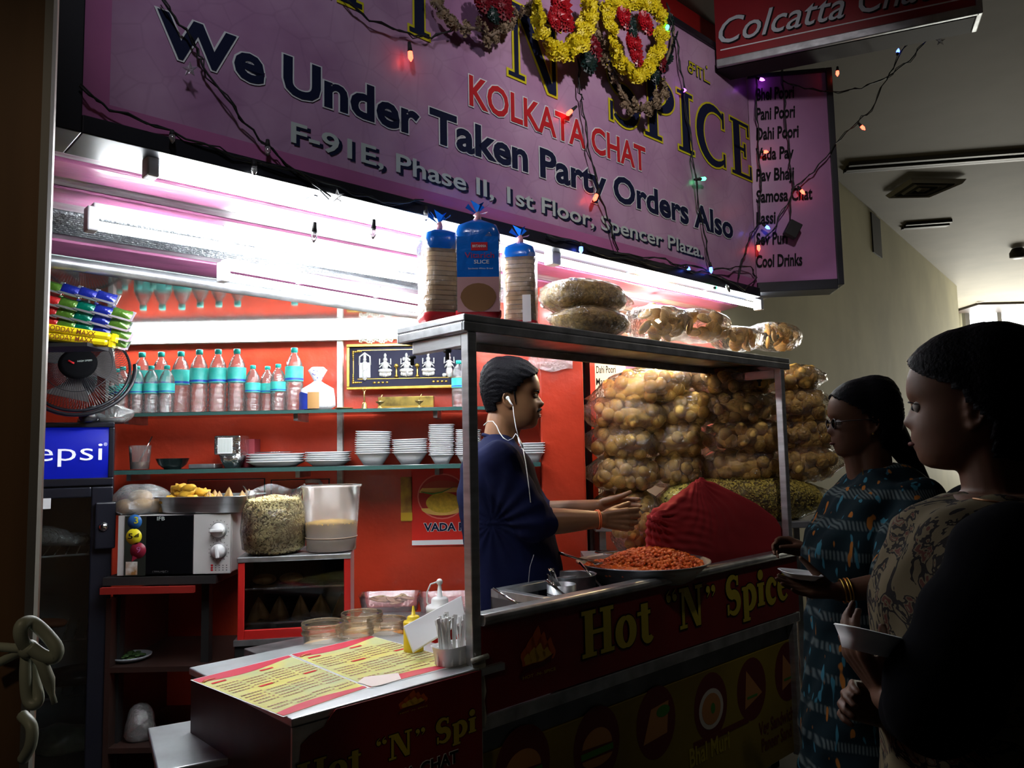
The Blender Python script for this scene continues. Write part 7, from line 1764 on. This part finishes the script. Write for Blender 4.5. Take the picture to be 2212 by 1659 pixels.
mu = t_.nodes.new('ShaderNodeMath'); mu.operation = 'MULTIPLY'; lk(wv.outputs['Fac'], mu.inputs[0]); rz_ = t_.nodes.new('ShaderNodeValToRGB'); rz_.color_ramp.elements[0].position = .72; rz_.color_ramp.elements[1].position = .9
lk(wz_.outputs['Fac'], rz_.inputs[0]); lk(rz_.outputs[0], mu.inputs[1])
c0 = mixc(mu.outputs[0], (.007, .015, .020), (.08, .10, .10)); c1 = mixc(band(28, 9, 3, .66, .69), c0, (.03, .13, .18)); c2 = mixc(band(24, 8, 11, .665, .69), c1, (.30, .11, .02)); lk(c2, b_.inputs['Base Color'])
mb = MB()
gt2 = [(2450, 1745, 2030, .20), (1900, 1745, 2020, .19), (1700, 1738, 2020, .19), (1500, 1740, 2010, .18), (1350, 1750, 2000, .175), (1260, 1750, 2000, .18), (1190, 1742, 2008, .19), (1150, 1752, 2012, .20), (1110, 1778, 2014, .20), (1075, 1798, 2010, .20), (1050, 1815, 1998, .175), (1025, 1840, 1975, .12), (1005, 1862, 1955, .085)]
loft(mb, [(Vector(((G(a, y).x+G(b, y).x)/2, GY, max(.22, G(a, y).z))), (G(b, y).x-G(a, y).x)/2, r) for y, a, b, r in gt2])
capsule(mb, shn, eln+Vector((0, 0, .02)), .085, .066, 18); capsule(mb, eln, eln+(wrn-eln)*.12, .062, .055); capsule(mb, shf, elf, .08, .062, 18)
kf = lambda v: .005*np.sin(v[:, 0]*50+v[:, 2]*22+2*np.sin(v[:, 2]*14))+.004*np.sin(v[:, 1]*60+v[:, 2]*30)
cloth_obj(mb, 'kurta', km, gw, gb, .008, kf)
GMl = Matrix.Translation(Vector(gb)*-1) @ HMG
def mask_g(x, y, z):
    if z > .10: return x < interp([(.10, .096), (.125, .108), (.17, .13)], z)
    if z > .03: return x < interp([(.03, .015), (.06, .035), (.10, .096)], z)
    return x < interp([(-.09, -.03), (.0, -.02), (.03, .015)], z)
solidify(hair_mesh(GMl, mask_g, lambda x, y, z: .008+.026*max(0, min(1, -x/.07)), 2, 1, .4).build('hair', hairm, gw), .012)
mb = MB(); q = Vector(gb); mb.tube([G(1925, 930)-q, G(1945, 965)-q, G(1965, 1000, -.01)-q, G(1985, 1050, -.03)-q, G(1995, 1120, -.02)-q], [.045, .04, .032, .026, .02], 12); mb.build('braid', hairm, gw)
gm = mat('dark_frame', (.02, .015, .015), .3); lens = film('lens_glass', (.97, .97, .97), gloss=.01, rough=.02, bump=0)
gl = thing('eyeglasses', 'dark framed glasses worn by the woman in the teal kurta', 'glasses', M=HMG)
for s in (-1, 1):
    MB().tube([(.117-.010*abs(math.cos(a)*.3+s*math.copysign(.5, 1) if 0 else .3), s*.034+.024*math.cos(a), .014+.017*math.sin(a)) for a in [k*2*PI/20 for k in range(20)]], .0022, 6, True).build('rim', gm, gl)
    MB().lathe([(.023, 0), (0, .001)], 20, Matrix.Translation((.113, s*.034, .014)) @ Matrix.Rotation(PI/2, 4, 'Y') @ Matrix.Diagonal((.72, 1, 1, 1))).build('lens', lens, gl)
    MB().tube([(.113, s*.058, .020), (.06, s*.076, .022), (.0, s*.080, .022), (-.02, s*.080, .010)], .0022, 6).build('temple', gm, gl)
MB().tube([(.114, -.011, .018), (.117, 0, .021), (.114, .011, .018)], .002, 6).build('bridge', gm, gl)
for s in (-1, 1): MB().ball(GMl @ Vector((.094, s*.031, .018)), .0125*gsc, 12, 8).build('eye', eyew, gw); MB().ball(GMl @ Vector((.1035, s*.031, .016)), .006*gsc, 10, 6).build('iris', blackm, gw)
for s in (-1, 1): MB().tube([GMl @ Vector(p) for p in ((.112, s*.014, .036), (.108, s*.030, .041), (.09, s*.048, .035))], [.0015, .003, .001], 6, flat=.5).build('eyebrow', hairm, gw)
MB().tube([GMl @ Vector(p) for p in ((.107, -.018, -.055), (.118, -.006, -.055), (.118, .006, -.055), (.107, .018, -.055))], [.001, .005, .005, .001], 8, flat=.9).build('lips', lipd, gw)
MB().ball(GMl @ Vector((-.002, .074, -.028)), .004, 8, 6).build('earring', goldm, gw); MB().ball(GMl @ Vector((.118, 0, .045)), .0028, 8, 6).build('bindi', MATS['red_print'], gw)
MB().tube([G(1848, 1012, -.05)-q, G(1838, 1050, -.10)-q, G(1825, 1100, -.11)-q, G(1806, 1150, -.09)-q, G(1800, 1160, -.05)-q], .0018, 6).build('necklace', goldm, gw)
for k, off in enumerate((.010, .022, .030)): ringat(wrn+(eln-wrn).normalized()*off, wrn-eln, .0335, .0022 if k != 1 else .003, 'bangle', goldm, gw, gb)
def foam_dish(M, label, name='foam_bowl', a=.06, b=.045, h=.02):
    t = thing(name, label, 'plate', M=M)
    MB().lathe([(0, .002), (.7, 0), (.82, h*.5), (1.0, h), (1.04, h+.001), (1.0, h+.003), (.8, h*.55), (.66, .004), (0, .004)], 28, sx=a, sy=b, pw=.6).build('dish', foam, t); return t
pg = PY(1728, 1248, 2.26); foam_dish(Matrix.Translation(pg) @ Matrix.Rotation(.12, 4, 'Y'), 'small white foam plate on the open palm of the woman with glasses', 'foam_plate', .055, .06, .014)
# ------------------------------------------------------------------ near woman at the right edge
NY = 1.30
def N(px, py, dy=0): p = PY(px, py, NY); return Vector((p.x, NY+dy, p.z))
nsc = .90
HMN = Matrix.Translation(N(2118, 893, .02)) @ Matrix.Rotation(PI-.62, 4, 'Z') @ Matrix.Rotation(.0, 4, 'Y') @ Matrix.Scale(nsc, 4) @ Matrix.Translation((-.0, -.055, 0))
nb = (N(2160, 1200).x, NY, 0); nw = thing('person', 'dark haired woman in black sleeves and beige floral dress at the right edge', 'person', nb)
mb = MB(); head_mesh(mb, HMN, 1)
hc = HMN @ Vector((-.01, 0, -.03)); nk_ = HMN @ Vector((-.03, 0, -.16)); capsule(mb, hc, nk_, .05, .056, 20)
nt2 = [(1900, 2010, 2390, .15), (1659, 2000, 2385, .145), (1450, 1990, 2380, .135), (1300, 1985, 2380, .13), (1200, 1998, 2370, .14), (1130, 2020, 2350, .14), (1095, 2045, 2320, .11), (1070, 2080, 2280, .07)]
def nring(y, a, b, r, g): 
    return (Vector(((N(a, y).x+N(b, y).x)/2, NY+.03, max(.1, N(a, y).z))), (N(b, y).x-N(a, y).x)/2*g, r*g)
loft(mb, [nring(y, a, b, r, .9) for y, a, b, r in nt2])
for s in (-1, 1):
    hx = nb[0]; capsule(mb, (hx+s*.05, NY+.03+s*.06, .78), (hx+s*.05, NY+.03+s*.06, .42), .08, .055); capsule(mb, (hx+s*.05, NY+.03+s*.06, .42), (hx+s*.05, NY+.03+s*.06, .07), .052, .036); capsule(mb, (hx+s*.05+.02, NY+.03+s*.06, .035), (hx+s*.05-.12, NY+.08+s*.06, .03), .034, .026)
s1 = N(2062, 1172, -.13); e1_ = PY(2012, 1545, 1.15); w1_ = PY(1918, 1505, 1.26)
capsule(mb, s1, e1_, .055, .045); capsule(mb, e1_, w1_, .042, .026)
# her near hand holds the bowl: palm below, thumb on the rim
hand(mb, w1_+Vector((-.004, 0, .003)), (-.50, .12, .80), (.12, -1, .12), (-.85, -.1, -.5), (.30, .42, .35), .92, (.9, .45, -.35), .05, .06)
s2 = N(2230, 1150, .14); e2_ = PY(2100, 1560, 1.50); w2_ = PY(1925, 1545, 1.38)
capsule(mb, s2, e2_, .052, .043); capsule(mb, e2_, w2_, .04, .026)
tips2 = hand(mb, w2_+Vector((-.004, 0, 0)), (-.85, -.2, .42), (.3, -.2, .8), (-.3, .75, .35), (.5, .7, .5), .92, (.8, .45, -.2), .2, .05)
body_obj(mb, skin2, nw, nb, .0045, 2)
fl = bpy.data.materials.new('floral_cotton'); t_ = nt(fl); b_ = t_.nodes['Principled BSDF']; b_.inputs['Roughness'].default_value = .9; b_.inputs['Specular IOR Level'].default_value = .08
tc = t_.nodes.new('ShaderNodeTexCoord'); vo1 = t_.nodes.new('ShaderNodeTexVoronoi'); vo1.inputs['Scale'].default_value = 26; vo1.inputs['Randomness'].default_value = 1
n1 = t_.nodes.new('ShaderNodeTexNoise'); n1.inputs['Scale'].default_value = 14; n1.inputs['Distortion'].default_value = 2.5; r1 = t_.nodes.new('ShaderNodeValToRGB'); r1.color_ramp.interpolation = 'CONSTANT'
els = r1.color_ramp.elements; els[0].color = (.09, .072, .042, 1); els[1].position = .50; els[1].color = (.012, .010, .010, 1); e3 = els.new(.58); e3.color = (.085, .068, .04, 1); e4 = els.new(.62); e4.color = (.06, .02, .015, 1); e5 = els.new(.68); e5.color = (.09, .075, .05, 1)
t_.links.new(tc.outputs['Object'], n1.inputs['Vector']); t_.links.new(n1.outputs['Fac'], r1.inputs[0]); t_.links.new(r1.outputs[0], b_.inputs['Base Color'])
mb = MB()
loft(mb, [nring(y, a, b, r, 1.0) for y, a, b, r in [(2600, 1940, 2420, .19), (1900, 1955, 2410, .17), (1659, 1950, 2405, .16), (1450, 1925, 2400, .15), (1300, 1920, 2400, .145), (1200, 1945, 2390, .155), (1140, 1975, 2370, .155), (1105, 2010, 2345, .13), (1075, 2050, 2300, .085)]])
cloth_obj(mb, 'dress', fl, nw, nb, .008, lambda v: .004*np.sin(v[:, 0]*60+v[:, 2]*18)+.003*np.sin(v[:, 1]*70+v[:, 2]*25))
slm = mat('black_sleeve_cotton', (.003, .003, .004), .95, spec=.02)
mb = MB(); capsule(mb, s1+Vector((.01, 0, .0)), e1_+Vector((.01, 0, .02)), .078, .078, 20); capsule(mb, e1_+Vector((0, 0, .01)), e1_+(w1_-e1_)*.38, .066, .052, 18); cloth_obj(mb, 'sleeve', slm, nw, nb, .007, lambda v: .004*np.sin(v[:, 2]*50+v[:, 0]*30))
mb = MB(); capsule(mb, s2, e2_, .08, .066, 18); capsule(mb, e2_, e2_+(w2_-e2_)*.4, .06, .05, 18); cloth_obj(mb, 'sleeve', slm, nw, nb, .008)
NMl = Matrix.Translation(Vector(nb)*-1) @ HMN
def mask_n(x, y, z):
    if z > .085: return x < interp([(.085, .085), (.11, .104), (.17, .13)], z)
    if z > .03: return x < interp([(.03, .012), (.06, .035), (.085, .085)], z)
    return x < interp([(-.09, -.025), (.0, -.02), (.03, .012)], z)
solidify(hair_mesh(NMl, mask_n, lambda x, y, z: .012+.022*max(0, min(1, -x/.08)), 3, 1, .4).build('hair', hairm, nw), .014)
MB().ball(NMl @ Vector((-.14, 0, .05)), (.06, .06, .065), 20, 14).build('hair_bun', hairm, nw)
q = Vector(nb)
for s in (-1, 1):
    MB().ball(NMl @ Vector((.0945, s*.031, .019)), .0125*nsc, 12, 8).build('eye', eyew, nw); MB().ball(NMl @ Vector((.104, s*.031, .017)), .006*nsc, 10, 6).build('iris', blackm, nw)
    MB().tube([NMl @ Vector(p) for p in ((.112, s*.014, .038), (.107, s*.030, .043), (.09, s*.05, .037))], [.0015, .003, .001], 6, flat=.5).build('eyebrow', hairm, nw)
    MB().tube([NMl @ Vector(p) for p in ((.107, s*.02, .027), (.112, s*.034, .029), (.102, s*.046, .026))], [.001, .0028, .001], 6, flat=.6).build('eyelash', hairm, nw)
MB().tube([NMl @ Vector(p) for p in ((.107, -.018, -.055), (.118, -.006, -.055), (.118, .006, -.055), (.107, .018, -.055))], [.001, .005, .005, .001], 8, flat=.9).build('lips', lipd, nw)
MB().tube([N(2055, 1072, -.06)-q, N(2090, 1078, -.09)-q, N(2140, 1078, -.09)-q], .002, 6).build('necklace', mat('bronze', (.25, .12, .05), .4, .6), nw)
pk_ = PY(1868, 1392, 1.195); foam_dish(Matrix.Translation(pk_+Vector((0, 0, -.012))) @ Matrix.Rotation(.25, 4, 'Y') @ Matrix.Rotation(-.15, 4, 'X') , 'small white foam bowl held in the hands of the woman at the right edge', 'foam_bowl', .044, .036, .030)
